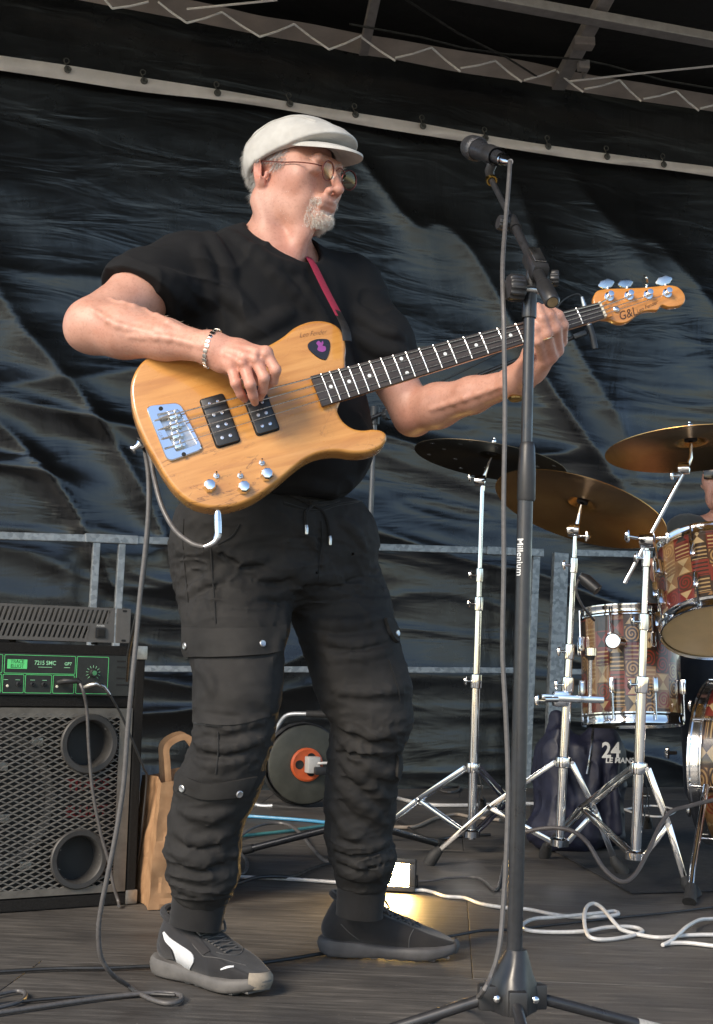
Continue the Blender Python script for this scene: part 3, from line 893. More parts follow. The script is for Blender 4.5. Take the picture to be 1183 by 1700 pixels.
# plectrum shaped badge
pk = [gz3(*p) for p in [(806, 188), (815, 172), (845, 160), (885, 160), (898, 172), (898, 205), (886, 240), (872, 246), (845, 234), (815, 208)]]
MB().prism([tuple(p) for p in spline(pk, 4, closed=True)], .0004, .0022, bev=.0006, seg=1).build('plectrum_badge', mat('black celluloid', (.012, .011, .016), .35), body, local=True)
em = [gz3(*p) for p in [(842, 178), (852, 168), (862, 176), (868, 168), (872, 178), (868, 188), (880, 192), (882, 206), (870, 214), (856, 212), (846, 204), (850, 190)]]
MB().prism([tuple(p) for p in spline(em, 3, closed=True)], .0022, .0026).build('emblem', mat('purple print', (.23, .045, .22), .4), body.children[-1], local=True)
# pickups
def rrect(c4, rad=.006, n=5):
    o = []
    C = [Vector((*p, 0)) for p in c4]
    for i in range(4):
        p = C[i]; a = (C[i - 1] - p).normalized(); b = (C[(i + 1) % 4] - p).normalized()
        for k in range(n + 1):
            t = k / n
            q = p + a * rad * (1 - t) ** 2 + b * rad * t ** 2
            o.append((q.x, q.y))
    return o
for c4, scr in (([(346, 413), (440, 388), (536, 578), (440, 605)], [(388, 452), (458, 466), (432, 520), (478, 505), (500, 560), (425, 425)]),
                ([(520, 372), (612, 345), (694, 528), (606, 556)], [(617, 418), (593, 467), (638, 454), (655, 490), (612, 520)])):
    loc = [gz3(*p, .006) for p in c4]
    # keep it square to the strings
    cx = sum(p[0] for p in loc) / 4; cy = sum(p[1] for p in loc) / 4
    hw = (abs(loc[1][0] - loc[0][0]) + abs(loc[2][0] - loc[3][0])) / 4; hh = (abs(loc[0][1] - loc[3][1]) + abs(loc[1][1] - loc[2][1])) / 4
    pu = MB().prism(rrect([(cx - hw, cy + hh), (cx + hw, cy + hh), (cx + hw, cy - hh), (cx - hw, cy - hh)]), .0003, .007, bev=.0015, seg=2).build('pickup', M_PICKUP, body, local=True)
    MB().prism(rrect([(cx - hw - .002, cy + hh + .002), (cx + hw + .002, cy + hh + .002), (cx + hw + .002, cy - hh - .002), (cx - hw - .002, cy - hh - .002)], .007), .0002, .0012).build('pickup_rout', M_DARK, pu, local=True)
    for k in range(8):
        sx = cx + (-1) ** k * hw * .36; sy = cy + hh * (.72 - .48 * (k // 2))
        MB().lathe([(.0032, 0), (.0032, .0009), (.0015, .0011), (.0013, .0003), (0, .0003)], (sx, sy, .0071), (0, 0, 1), 12).build('pole_screw', M_NICKEL, pu, local=True)
# bridge
bo = [gz3(*p, .002) for p in [(134, 470), (152, 440), (250, 430), (280, 446), (362, 600), (352, 627), (246, 668), (216, 654)]]
bi = [gz3(*p, .002) for p in [(176, 476), (266, 456), (344, 600), (258, 632)]]
# plate with a real opening
O8 = spline(bo, 3, closed=True); 
oc = rrect([gz3(*p, .002) for p in [(128, 440), (272, 424), (372, 622), (222, 676)]], .013)
ic = rrect([(p[0], p[1]) for p in bi], .004)
oc = [Vector((*p, 0)) for p in oc]; ic = [Vector((*p, 0)) for p in ic]
vs = []; fs = []; n = len(oc)
for z, ring in ((.0003, oc), (.0045, oc), (.0062, [p + (sum(oc, Vector()) / n - p).normalized() * .002 for p in oc]), (.0062, [p - (sum(ic, Vector()) / n - p).normalized() * .001 for p in ic]), (.0050, ic), (.0004, ic)):
    vs += [(p.x, p.y, z) for p in ring]
for r in range(5):
    for k in range(n):
        l = (k + 1) % n; fs.append((r * n + k, r * n + l, (r + 1) * n + l, (r + 1) * n + k))
M_BRIDGE = mat('polished bridge plate', (.80, .81, .84), .14, 1.0, var=.05, nscale=20, rvar=.05)
br = MB().add(vs, fs).build('bridge', M_BRIDGE, body, local=True, angle=30)
icx = sum(p.x for p in ic) / n; icy = sum(p.y for p in ic) / n
MB().prism([(p.x, p.y) for p in ic], .0002, .0009).build('base_plate', M_STEEL, br, local=True)
SY = [.0285, .0095, -.0095, -.0285]
for i, sy in enumerate(SY):
    xo = [.006, .003, -.001, -.003][i]
    m = MB().box((xo, sy, .0065), (.020, .0135, .009), bev=.0015)
    sd = m.build('saddle', M_CHROME, br, local=True)
    m = MB()
    for d in (-.005, .005): m.lathe([(.0021, 0), (.0021, .006), (0, .0062)], (xo + .003, sy + d, .010), (0, 0, 1), 10)
    m.cyl((xo - .010, sy, .006), (xo - .028, sy, .006), .0021, n=8)
    m.build('saddle_screw', M_STEEL, sd, local=True)
for zx, zy in ((193, 449), (289, 640)):
    x, y = gz3(zx, zy, .006)
    MB().lathe([(.0042, 0), (.0038, .0014), (0, .0016)], (x, y, .0062), (0, 0, 1), 14).build('mount_screw', M_DARK, br, local=True)
x, y = gz3(192, 560, .006)
text_obj('lettering', 'G&L', .008, GM @ Matrix.Translation((x, y, .0066)) @ Matrix.Rotation(R(-76), 4, 'Z'), M_STEEL, br, shear=.3)
# strings
M_STRING = mat('wound steel string', (.62, .60, .56), .32, 1.0, var=.2, nscale=900)
for i, sy in enumerate(SY):
    a, c = edge_y(x_nut, True), edge_y(x_nut, False)
    ny = a + (c - a) * (.14 + .24 * i)
    zb = .0125; zn = neck_z(x_nut) + .004
    px_, py_ = post_xy[i]
    r = [.0014, .00115, .0009, .0007][i]
    MB().tube([(-.032, sy, .006), (-.006, sy, zb), (x_end, sy + (ny - sy) * x_end / SCALE, zb + (zn - zb) * x_end / SCALE + .001), (x_nut, ny, zn), (px_, py_ - .005, hz + .010)], r, 6).build('string', M_STRING, bass, local=True)
# knobs and switches
for zx, zy in ((398, 770), (541, 776), (637, 722)):
    x, y = gz3(zx, zy, .008)
    kn = MB().lathe([(.0125, .0005), (.0128, .003), (.0112, .012), (.0096, .0155), (.005, .0168), (0, .017)], (x, y, 0), (0, 0, 1), 8).build('knob', M_CHROME, body, local=True, angle=25)
for zx, zy in ((425, 728), (525, 728), (615, 674)):
    x, y = gz3(zx, zy, .003)
    sw = MB().lathe([(.0058, .0003), (.0058, .0022), (.0034, .0026), (.0030, .006), (0, .006)], (x, y, 0), (0, 0, 1), 6).build('mini_switch', M_STEEL, body, local=True, angle=25)
    MB().tube([(x, y, .004), (x + .001, y + .003, .013)], [.0013, .0018], 8).build('lever', M_CHROME, sw, local=True)
# strap: button, black leather ends, red webbing over the left shoulder
x, y = gz3(62, 600, -.022); bx0 = Vector((min(p[0] for p in body_out) + .004, -.06, -.022))
M_RED = mat('red strap webbing', (.28, .018, .050), .7, var=.2, nscale=300, bump=.5, bscale=600, bdist=.0006)
M_LEATHER = mat('black leather', (.016, .015, .015), .5, var=.3, nscale=80, bump=.3, bscale=300)
# ------------------------------------------------------------------ the bass player
man = thing('person', 'man in white flat cap, round glasses and black clothes playing a bass guitar', 'person', (G(470, 1600)))
def skin_mat(name='skin', c=(.53, .28, .205), red=(.58, .19, .135)):
    m, nt, b = new_mat(name)
    co = coords(nt)
    n1 = N(nt, 'ShaderNodeTexNoise', Scale=22, Detail=6, Roughness=.65); L(nt, co, n1.inputs['Vector'])
    n2 = N(nt, 'ShaderNodeTexNoise', Scale=190, Detail=4, Roughness=.6); L(nt, co, n2.inputs['Vector'])
    c = np.array(c)
    col = ramp(nt, n1.outputs[0], [(.28, tuple(c * (.86, .78, .74))), (.5, tuple(c)), (.74, tuple(c * (1.10, 1.14, 1.16)))])
    at = N(nt, 'ShaderNodeAttribute', attribute_name='red')
    mx = N(nt, 'ShaderNodeMix', data_type='RGBA'); L(nt, at.outputs['Fac'], mx.inputs[0]); L(nt, col, mx.inputs[6]); mx.inputs[7].default_value = (*red, 1)
    sp = ramp(nt, n2.outputs[0], [(.34, (.78, .72, .70)), (.48, (1, 1, 1))])
    mx2 = N(nt, 'ShaderNodeMix', data_type='RGBA', blend_type='MULTIPLY'); mx2.inputs[0].default_value = .6
    L(nt, mx.outputs[2], mx2.inputs[6]); L(nt, sp, mx2.inputs[7])
    L(nt, mx2.outputs[2], b.inputs['Base Color'])
    L(nt, ramp(nt, n1.outputs[0], [(.3, (.42,) * 3), (.7, (.56,) * 3)]), b.inputs['Roughness'])
    b.inputs['Subsurface Weight'].default_value = .12; b.inputs['Subsurface Radius'].default_value = (.012, .005, .003); b.inputs['Subsurface Scale'].default_value = .5
    bp = N(nt, 'ShaderNodeBump', Strength=.2, Distance=.0008); L(nt, n2.outputs[0], bp.inputs['Height']); L(nt, bp.outputs[0], b.inputs['Normal'])
    return m
M_SKIN = skin_mat()
# head frame: x forwards, y to his left, z up
YAW, HP = R(51), R(5)
hF = Vector((math.sin(YAW) * math.cos(HP), -math.cos(YAW) * math.cos(HP), -math.sin(HP)))
hL = Vector((math.cos(YAW), math.sin(YAW), 0)); hU = hF.cross(hL)
HM = Matrix((hF, hL, hU)).transposed().to_4x4()
EAR = Vector((-.012, -.080, -.014))
HM.translation = P(432, 289, 2.80) - (HM.to_3x3() @ EAR)
def face_warp(a): return (a[0] * (1.16 if a[0] > .03 else 1), a[1], a[2] * (.89 if a[2] < -.02 else 1))
def head_prims(B):
    """B: SDF with matrix HM"""
    B.ell((-.012, 0, .040), (.100, .079, .084), .02)                     # skull
    B.ell((.030, 0, -.030), (.066, .064, .090), .03)                     # face mass
    B.ell((.034, 0, -.082), (.064, .056, .040), .03)                     # jaw
    for s in (-1, 1):
        B.cone((-.018, s * .060, -.055), (.050, s * .034, -.108), .020, .020, .03)     # jaw line
        B.ell((.056, s * .048, -.026), (.026, .020, .019), .022)         # cheekbone
        B.ell((.062, s * .037, -.060), (.022, .020, .030), .02)          # cheek
    B.ell((.086, 0, -.110), (.022, .026, .021), .018)                    # chin
    B.cone((.088, -.030, .020), (.088, .030, .020), .0125, .0125, .016)   # brow
    for s in (-1, 1):
        B.ell((.103, s * .033, -.004), (.014, .019, .013), .012, True)   # eye socket
        B.ell((.082, s * .033, -.003), (.0135, .0165, .0125), .006)      # closed lid over the ball
        B.cone((.093, s * .020, -.0075), (.086, s * .048, -.009), .0022, .002, .004)   # lower lid fold
    B.cone((.096, 0, .008), (.118, 0, -.043), .0080, .0108, .014)        # nose
    B.ell((.1185, 0, -.047), (.0110, .0105, .0095), .008)
    for s in (-1, 1):
        B.ell((.106, s * .0130, -.050), (.0105, .0070, .0078), .006)
        B.ell((.114, s * .0075, -.0565), (.006, .0040, .0035), .003, True)
        B.cone((.103, s * .026, -.050), (.088, s * .040, -.086), .0030, .003, .010, True)   # fold beside the mouth
    B.ell((.093, 0, -.070), (.016, .028, .013), .012)                    # upper lip mass
    B.cone((.098, -.020, -.0775), (.098, .020, -.0775), .0042, .0042, .006)
    B.cone((.1025, 0, -.0745), (.1015, 0, -.0765), .0045, .004, .008)
    B.cone((.097, -.018, -.0875), (.097, .018, -.0875), .0050, .0050, .006)
    B.cone((.1055, -.027, -.0822), (.1055, .027, -.0822), .0034, .0034, .003, True)      # mouth line
    B.cone((.101, -.012, -.0985), (.101, .012, -.0985), .006, .006, .010, True)        # dip above the chin
    for s in (-1, 1):                                                    # ears
        R3 = Matrix.Rotation(R(-14) * 1, 3, 'Y') @ Matrix.Rotation(R(34) * s, 3, 'Z')
        B.ell((-.016, s * .084, -.010), (.022, .0080, .034), .005, rot=R3)
        B.ell((-.004, s * .079, -.036), (.011, .006, .012), .006, rot=R3)
        B.ell((-.012, s * .0925, -.004), (.0135, .0085, .022), .003, True, rot=R3)
        B.ell((-.006, s * .0905, -.016), (.008, .011, .010), .004, True, rot=R3)
        B.cone((.004, s * .078, -.012), (.004, s * .078, -.022), .005, .004, .005)      # tragus
    for s in (-1, 1):
        B.ell((.050, s * .056, -.010), (.030, .014, .034), .030)                     # full temple and cheek
    for zz in (.030, .040):
        B.cone((.092, -.030, zz + .006), (.092, .030, zz + .006), .0016, .0016, .004, True)    # brow lines
JN = dict(
    neck0=P(462, 372, 2.86), neck1=P(447, 432, 2.875),
    shR=P(300, 446, 2.745), shL=P(572, 486, 2.975),
    elR=P(152, 540, 2.555), wrR=P(350, 578, 2.455),
    elL=P(686, 686, 2.965), wrL=P(855, 634, 2.755),
    chest=P(445, 530, 2.87), belly=P(472, 705, 2.835), pelvis=P(452, 868, 2.885),
    hipR=P(385, 930, 2.85), hipL=P(545, 930, 2.97),
    knR=P(394, 1165, 2.75), knL=P(617, 1170, 2.92), anR=P(334, 1500, 2.83), anL=P(603, 1490, 3.02))
TL = (JN['shL'] - JN['shR']); TL.z = 0; TL.normalize(); TF = Vector((TL.y, -TL.x, 0))
TR3 = Matrix((TL, TF, Vector((0, 0, 1)))).transposed()
def PP(l): return [P(*q) for q in l]
def hand_R(B):
    w = JN['wrR']
    K = PP([(384, 608, 2.432), (404, 604, 2.424), (424, 597, 2.424), (441, 587, 2.430)])
    palm = PP([(366, 600, 2.455), (374, 596, 2.448), (384, 590, 2.446), (396, 580, 2.450)])
    for p, k in zip(palm, K):
        B.cone(w, p, .021, .0165, .020); B.cone(p, k, .0165, .0120, .014)
    F = [[(384, 608, 2.432), (391, 636, 2.418), (399, 654, 2.432), (406, 663, 2.452)],
         [(404, 604, 2.424), (415, 638, 2.408), (420, 657, 2.424), (423, 668, 2.448)],
         [(424, 597, 2.424), (438, 627, 2.416), (436, 648, 2.436), (431, 660, 2.460)],
         [(441, 587, 2.430), (457, 614, 2.424), (453, 632, 2.440), (438, 644, 2.462)]]
    for f, r in zip(F, (.0094, .0102, .0102, .0104)):
        B.chain(PP(f), [r * 1.1, r, r * .88, r * .74], .004)
    for k in K: B.ell(k - Vector((0, .004, -.002)), (.0115, .0115, .0105), .008)
    B.chain(PP([(372, 596, 2.470), (404, 612, 2.478), (428, 628, 2.482), (446, 636, 2.480)]), [.018, .0135, .0115, .0095], .010)      # thumb resting on the pickup
    for a, b in zip(K[:-1], K[1:]):           # hollows between the knuckles
        m = (a + b) / 2; B.ell(m + Vector((0, -.014, .004)), (.0042, .006, .010), .008, True)
def hand_L(B):
    w = JN['wrL']
    K = PP([(931, 566, 2.668), (925, 581, 2.655), (915, 592, 2.648), (902, 600, 2.650)])
    palm = PP([(896, 596, 2.715), (892, 606, 2.700), (886, 614, 2.695), (878, 620, 2.695)])
    for p, k in zip(palm, K):
        B.cone(w, p, .022, .019, .022); B.cone(p, k, .019, .0125, .014)
    F = [[(931, 566, 2.668), (934, 540, 2.614), (927, 524, 2.602), (916, 515, 2.612)],
         [(925, 581, 2.655), (922, 546, 2.603), (913, 524, 2.594), (905, 511, 2.604)],
         [(915, 592, 2.648), (907, 555, 2.597), (899, 528, 2.588), (893, 509, 2.598)],
         [(902, 600, 2.650), (893, 566, 2.600), (888, 545, 2.592), (885, 529, 2.600)]]
    for f, r in zip(F, (.0112, .0114, .0110, .0098)):
        B.chain(PP(f), [r * 1.12, r, r * .9, r * .76], .005)
    B.chain(PP([(866, 622, 2.735), (880, 585, 2.705), (896, 552, 2.690), (906, 532, 2.682)]), [.020, .0145, .012, .010], .012)
body_s = SDF(HM); body_s.warp = face_warp; head_prims(body_s); body_s.M = None; body_s.warp = None
body_s.chain([JN['neck0'], JN['neck1']], [.059, .066], .025)
body_s.cone(P(500, 392, 2.80), P(478, 440, 2.81), .020, .022, .035)             # throat
body_s.cone(P(426, 335, 2.81), P(470, 452, 2.785), .009, .008, .035)             # the long neck muscle
body_s.cone(JN['neck1'], JN['shR'] + Vector((.03, 0, -.01)), .060, .055, .04)
body_s.cone(JN['neck1'], JN['shL'], .060, .055, .04)
body_s.ell(JN['chest'], (.155, .10, .18), .04, rot=TR3)
body_s.ell(JN['belly'], (.145, .12, .19), .05, rot=TR3)
body_s.ell(JN['pelvis'], (.145, .10, .12), .05, rot=TR3)
for a, b, c, d in (('hipR', 'knR', 'anR', 0), ('hipL', 'knL', 'anL', 0)):
    body_s.chain([JN[a], JN[b], JN[c]], [.072, .050, .036], .03)
# right arm
e, w = JN['elR'], JN['wrR']
body_s.chain([JN['shR'], JN['shR'].lerp(e, .5), e], [.060, .055, .049], .025)
body_s.chain([e, e.lerp(w, .28), e.lerp(w, .62), w], [.047, .0475, .036, .0265], .02)
body_s.ell(e + Vector((-.012, .008, -.012)), (.032, .030, .030), .02)
body_s.cone(e.lerp(w, .05) + Vector((0, .01, -.022)), e.lerp(w, .5) + Vector((0, 0, -.012)), .024, .017, .02)
hand_R(body_s)
# left arm
e, w = JN['elL'], JN['wrL']
body_s.chain([JN['shL'], JN['shL'].lerp(e, .5), e], [.058, .053, .044], .025)
body_s.chain([e, e.lerp(w, .25), e.lerp(w, .6), w], [.044, .046, .036, .0265], .02)
body_s.ell(e + Vector((.0, .015, -.018)), (.030, .030, .026), .02)
hand_L(body_s)
body_0 = SDF(); body_0.p = list(body_s.p)
for q in ([(185, 497), (240, 515), (300, 543)], [(215, 558), (280, 562), (332, 574)], [(150, 512), (195, 540), (250, 552)], [(374, 588), (392, 597), (402, 604)], [(382, 580), (405, 588), (422, 597)], [(390, 574), (418, 580), (438, 588)]):
    ridge(body_s, body_0, q, .0026, .0010, .010)
ridge(body_s, body_0, [(715, 680), (770, 662), (835, 640)], .0026, .0010, .010, Y0=2.6)
V, Q = body_s.mesh((-.75, 2.25, .06), (.55, 3.25, 1.80), .0026)
V = relax(V, Q, 3, .5)
me = np_mesh('body', V, Q)
# where blood shows: ears, nose, cheeks, knuckles, elbow
def blob(c, r): return np.exp(-((V - np.array(tuple(c))) ** 2).sum(1) / (r * r))
red = .55 * blob(HM @ Vector((-.012, -.085, -.012)), .030) + .45 * blob(HM @ Vector((.131, 0, -.040)), .020) + .28 * blob(HM @ Vector((.06, -.05, -.035)), .030) + .25 * blob(HM @ Vector((.118, 0, -.075)), .010)
red += .22 * blob(P(400, 600, 2.43), .06) + .30 * blob(P(410, 655, 2.43), .03) + .2 * blob(P(925, 580, 2.64), .05) + .25 * blob(P(690, 700, 2.93), .04) + .25 * blob(P(480, 430, 2.80), .06)
add_attr(me, 'red', np.clip(red, 0, .85))
body_o = mesh_obj('body', me, M_SKIN, man)

# ---- T-shirt
def cloth(name, c, rough=.85, weave=1400, var=.25, sheen=.15, bstr=.35):
    return mat(name, c, rough, var=var, nscale=14, bump=bstr, bscale=weave, bdist=.0008, spec=.25, sheen=sheen, rvar=.08)
M_SHIRT = cloth('black cotton jersey', (.0085, .0085, .0092), sheen=0.0)
sh = SDF()
sh.ell(JN['chest'], (.200, .135, .205), .05, rot=TR3)
sh.ell(JN['belly'] + Vector((0, 0, .01)), (.182, .165, .185), .08, rot=TR3)
sh.ell(P(505, 745, 2.80), (.140, .125, .105), .05, rot=TR3)
sh.ell(P(395, 520, 2.78), (.10, .07, .09), .06, rot=TR3)                         # right chest
sh.cone(JN['neck1'] + Vector((0, .01, -.028)), JN['shR'] + Vector((.02, 0, -.004)), .060, .068, .05)
sh.cone(JN['neck1'] + Vector((0, .01, -.028)), JN['shL'] + Vector((0, 0, -.005)), .062, .072, .05)
eR, eL = JN['elR'], JN['elL']
sR, sL = JN['shR'], JN['shL']
sh.chain([sR + Vector((.01, 0, -.012)), sR.lerp(eR, .45), sR.lerp(eR, .72)], [.074, .071, .066], .05)
sh.chain([sL, sL.lerp(eL, .45), sL.lerp(eL, .70)], [.078, .074, .070], .05)
sh0 = SDF(); sh0.p = list(sh.p)
# folds
for poly, r in ([[(352, 395), (372, 440), (380, 500)], .007], [[(240, 455), (300, 470), (350, 500)], .008], [[(230, 470), (290, 490), (325, 515)], .006], [[(330, 470), (390, 500), (430, 545)], .009],
                [[(420, 420), (470, 470), (520, 520)], .006], [[(500, 470), (530, 520), (545, 560)], .008], [[(405, 555), (440, 540), (480, 520)], .008], [[(330, 415), (345, 460), (350, 505)], .006],
                [[(590, 520), (625, 545), (665, 560)], .007], [[(590, 555), (630, 580), (670, 585)], .006], [[(585, 690), (605, 730), (600, 775)], .006], [[(500, 800), (550, 812), (590, 795)], .006], [[(380, 385), (440, 430), (500, 450)], .005]):
    ridge(sh, sh0, poly, r, .002, .022)
for poly, r in ([[(365, 400), (385, 450), (392, 510)], .005], [[(250, 465), (310, 482), (352, 515)], .005], [[(345, 490), (400, 520), (440, 560)], .006], [[(600, 535), (640, 560), (680, 568)], .005], [[(560, 590), (575, 640), (570, 680)], .006]):
    pass
# openings: sleeves, neck, hem
dR = (eR - sR).normalized(); dL = (eL - sL).normalized()
hem = Matrix.Rotation(R(18), 3, 'Y') @ dR
def sleeve_cut(c, n, h=.11, lat=.115):
    n = Vector(n).normalized(); Fm = frame((0, 0, 0), n, (0, 0, 1) if abs(n.z) < .9 else (1, 0, 0)).to_3x3()
    sh.rbox(Vector(c) + n * h, (h, lat, lat), .002, .004, True, rot=Fm)
sleeve_cut(P(238, 490, 2.635), (-.38, -.42, -.82), .11, .125)
sh.cone(sR.lerp(eR, .36), sR.lerp(eR, 1.1), .0585, .060, .004, True)
sleeve_cut(sL.lerp(eL, .68), dL, .07)
nk = P(466, 420, 2.845)
sh.chain([P(478, 365, 2.83), P(462, 415, 2.86)], [.070, .0745], .006, True)
_nn = Vector((.48, -.28, .83)).normalized(); _nf = frame((0, 0, 0), _nn, (0, 1, 0)).to_3x3()
sh.ell(P(462, 412, 2.832) + _nn * .020, (.036, .088, .088), .010, True, rot=_nf)
sh.plane(P(480, 826, 2.80), (0.03, 0, -1), .006)
def shirt_noise(X):
    a = vnoise(X * (1, 1, .7), 13)
    rg = (1 - np.abs(vnoise(X * (1.0, 1.0, 1.5) + a[..., None] * .06 + 1.7, 11))) ** 5
    return -.0026 * a - .0010 * vnoise(X, 37) - .0040 * rg
sh.disp(shirt_noise)
shirt, shS = sd_obj('t_shirt', sh, (-.62, 2.40, .85), (.20, 3.20, 1.60), .0034, M_SHIRT, man, 1)

# ---- trousers
M_TROU = cloth('black cotton twill', (.0200, .0190, .0182), .8, 900, .35, .0, .5)
tr = SDF()
def leg(rows, B, k=.02):
    pts = []; rs = []
    for (l, r, y, Y) in rows:
        pts.append(P((l + r) / 2, y, Y)); rs.append((r - l) / 2 / ppm(Y) * .985)
    B.chain(pts, rs, k)
RLEG = [(290, 468, 960, 2.862), (303, 474, 1013, 2.835), (308, 474, 1050, 2.815), (321, 467, 1101, 2.79), (325, 462, 1154, 2.762), (324, 451, 1215, 2.755), (309, 434, 1277, 2.765), (294, 420, 1315, 2.775), (282, 400, 1365, 2.79), (279, 392, 1405, 2.80), (283, 388, 1450, 2.81), (291, 380, 1475, 2.82)]
LLEG = [(482, 628, 960, 2.975), (486, 644, 1009, 2.962), (500, 659, 1061, 2.94), (518, 672, 1114, 2.925), (536, 681, 1154, 2.915), (552, 680, 1190, 2.915), (555, 668, 1226, 2.925), (548, 662, 1263, 2.94), (545, 655, 1307, 2.96), (543, 652, 1343, 2.975), (543, 648, 1390, 2.99), (553, 652, 1420, 3.0), (560, 645, 1446, 3.01)]
leg(RLEG, tr); leg(LLEG, tr)
tr.ell(JN['pelvis'] + Vector((0, .0, .0)), (.200, .150, .105), .05, rot=TR3)
tr.ell(P(372, 900, 2.85), (.105, .115, .10), .05, rot=TR3)
tr.ell(P(545, 900, 2.93), (.098, .105, .10), .05, rot=TR3)
tr.ell(P(470, 930, 2.87), (.11, .11, .09), .05, rot=TR3)
tr0 = SDF(); tr0.p = list(tr.p)
cuffs = SDF()
fold_up = [
  [(335, 905), (350, 960), (355, 1020)], [(300, 990), (340, 965), (380, 950)], [(345, 890), (380, 925), (440, 925)], [(410, 945), (450, 955), (500, 940)], [(430, 985), (470, 985), (515, 955)],
  [(500, 960), (540, 960), (590, 945)], [(510, 985), (560, 985), (610, 968)], [(520, 1030), (570, 1035), (630, 1028)], [(530, 1060), (580, 1068), (640, 1060)], [(545, 1095), (600, 1090), (650, 1080)], [(555, 1145), (610, 1150), (665, 1145)],
  [(330, 1105), (350, 1130), (355, 1150)], [(335, 1190), (380, 1205), (435, 1195)], [(330, 1235), (375, 1245), (430, 1228)], [(325, 1262), (370, 1270), (420, 1255)],
  [(570, 1200), (610, 1220), (655, 1215)], [(560, 1225), (600, 1245), (650, 1250)], [(565, 1262), (600, 1290), (645, 1330)], [(555, 1290), (590, 1325), (640, 1370)], [(552, 1340), (580, 1380), (620, 1405)], [(560, 1240), (610, 1270), (655, 1290)],
  [(300, 1345), (340, 1355), (385, 1345)], [(295, 1380), (330, 1395), (380, 1380)], [(290, 1415), (330, 1430), (385, 1415)], [(288, 1445), (330, 1458), (385, 1445)], [(290, 1468), (335, 1480), (382, 1465)],
  [(556, 1405), (600, 1412), (645, 1400)], [(560, 1425), (600, 1432), (650, 1422)], [(562, 1445), (605, 1452), (645, 1440)], [(490, 870), (520, 900), (535, 940)], [(560, 860), (585, 880), (605, 910)], [(470, 1010), (460, 1060), (450, 1100)]]
fold_dn = [
  [(310, 1000), (345, 978), (390, 965)], [(420, 965), (460, 970), (505, 948)], [(350, 905), (400, 940), (450, 938)], [(510, 972), (560, 972), (600, 955)], [(520, 1045), (570, 1052), (630, 1044)], [(540, 1078), (590, 1080), (640, 1070)], [(560, 1160), (610, 1168), (660, 1165)],
  [(333, 1220), (378, 1226), (430, 1212)], [(328, 1250), (372, 1258), (425, 1242)], [(562, 1212), (605, 1234), (652, 1232)], [(562, 1275), (595, 1308), (640, 1350)], [(555, 1315), (585, 1352), (630, 1388)], [(560, 1250), (605, 1255), (650, 1270)],
  [(292, 1398), (330, 1412), (382, 1398)], [(290, 1430), (330, 1444), (385, 1430)], [(556, 1415), (600, 1422), (648, 1411)], [(562, 1436), (605, 1442), (645, 1431)], [(484, 1012), (500, 980), (515, 945)], [(480, 1015), (455, 1000), (430, 996)], [(525, 850), (532, 900), (528, 960)]]
for q in fold_up: ridge(tr, tr0, q, .0070, .0028, .012)
for q in fold_dn: ridge(tr, tr0, q, .0045, .0035, .008, sub=True)
def tr_noise(X):
    a = vnoise(X * (1, 1, 2.2), 9); c = vnoise(X * (1.0, 1.0, 1.6) + a[..., None] * .05, 22)
    # crumples gather behind the knees, over the ankles and in the crotch
    z = X[..., 2]
    g = .30 + .70 * np.exp(-((z - .20) / .10) ** 2) + .5 * np.exp(-((z - .47) / .09) ** 2) + .5 * np.exp(-((z - .80) / .08) ** 2)
    rg = (1 - np.abs(vnoise(X * (1.0, 1.0, 3.2) + a[..., None] * .06, 15))) ** 5
    rg2 = (1 - np.abs(vnoise(X * (1.3, 1.3, 2.4) + 3.7 + c[..., None] * .03, 27))) ** 5
    return -.0040 * a - .0022 * c - .0008 * vnoise(X, 70) - .0052 * g * rg - .0030 * g * rg2
tr.disp(tr_noise)
tr.plane(P(480, 815, 2.80), (0.02, 0, 1), .006)
trou, trS = sd_obj('trousers', tr, (-.42, 2.55, .12), (.25, 3.25, 1.06), .0034, M_TROU, man, 1)
# ribbed elastic cuffs at the ankles
M_CUFF = cloth('black ribbed cuff', (.013, .0125, .0125), .9, 500, .3, .1, .5)
for rows in ([(286, 384, 1476, 2.822), (286, 376, 1494, 2.826), (281, 366, 1538, 2.826)], [(559, 645, 1450, 3.012), (560, 641, 1470, 3.016), (558, 634, 1520, 3.02)]):
    pts = []; rs = []
    S = spline([np.array([*P((l + r) / 2, y, Y), (r - l) / 2 / ppm(Y)]) for (l, r, y, Y) in rows], 6)
    MB().tube([p[:3] for p in S], [p[3] * (1 + .012 * (-1) ** i) for i, p in enumerate(S)], 36, caps=True).build('cuff', M_CUFF, trou)
# waistband seams, fly seam, drawstrings, pockets with flaps and press studs
M_SEAM = cloth('black stitching', (.010, .010, .010), .9, 600)
M_FLAP = cloth('black twill flap', (.0215, .0205, .0195), .8, 900, .35, .0, .5)
M_STUD = mat('pewter press stud', (.50, .50, .50), .35, .9, var=.1)
def seam(poly, r=.0016, n=5, parent=trou, s=trS, m=M_SEAM, lift=.0006, name='seam'):
    S = spline(poly, n); H = s.hits(S)
    cam0 = np.array((0, 0, CAM_H))
    pts = [Vector(p) - Vector(p - cam0).normalized() * lift for p in H]
    return MB().tube(pts, r, 6).build(name, m, parent)
seam([(533, 865), (534, 900), (530, 930), (528, 965)])
seam([(350, 905), (352, 950), (356, 1000), (358, 1035)])
seam([(305, 862), (303, 900), (308, 960), (312, 1000)])
seam([(470, 835), (520, 848), (560, 838), (600, 832)], .003)
seam([(645, 1095), (660, 1140), (664, 1165)])
seam([(362, 1215), (362, 1250), (358, 1285)])
seam([(322, 1200), (345, 1204), (368, 1206)])
seam([(398, 870), (385, 890), (360, 905)], .002)
fl = patch('pocket_flap', trS, [(306, 1040), (360, 1044), (454, 1040), (472, 1038)], [(306, 1089), (360, 1092), (440, 1087), (466, 1080)], M_FLAP, trou, .0035, .0035, 10, 30, puff=.003)
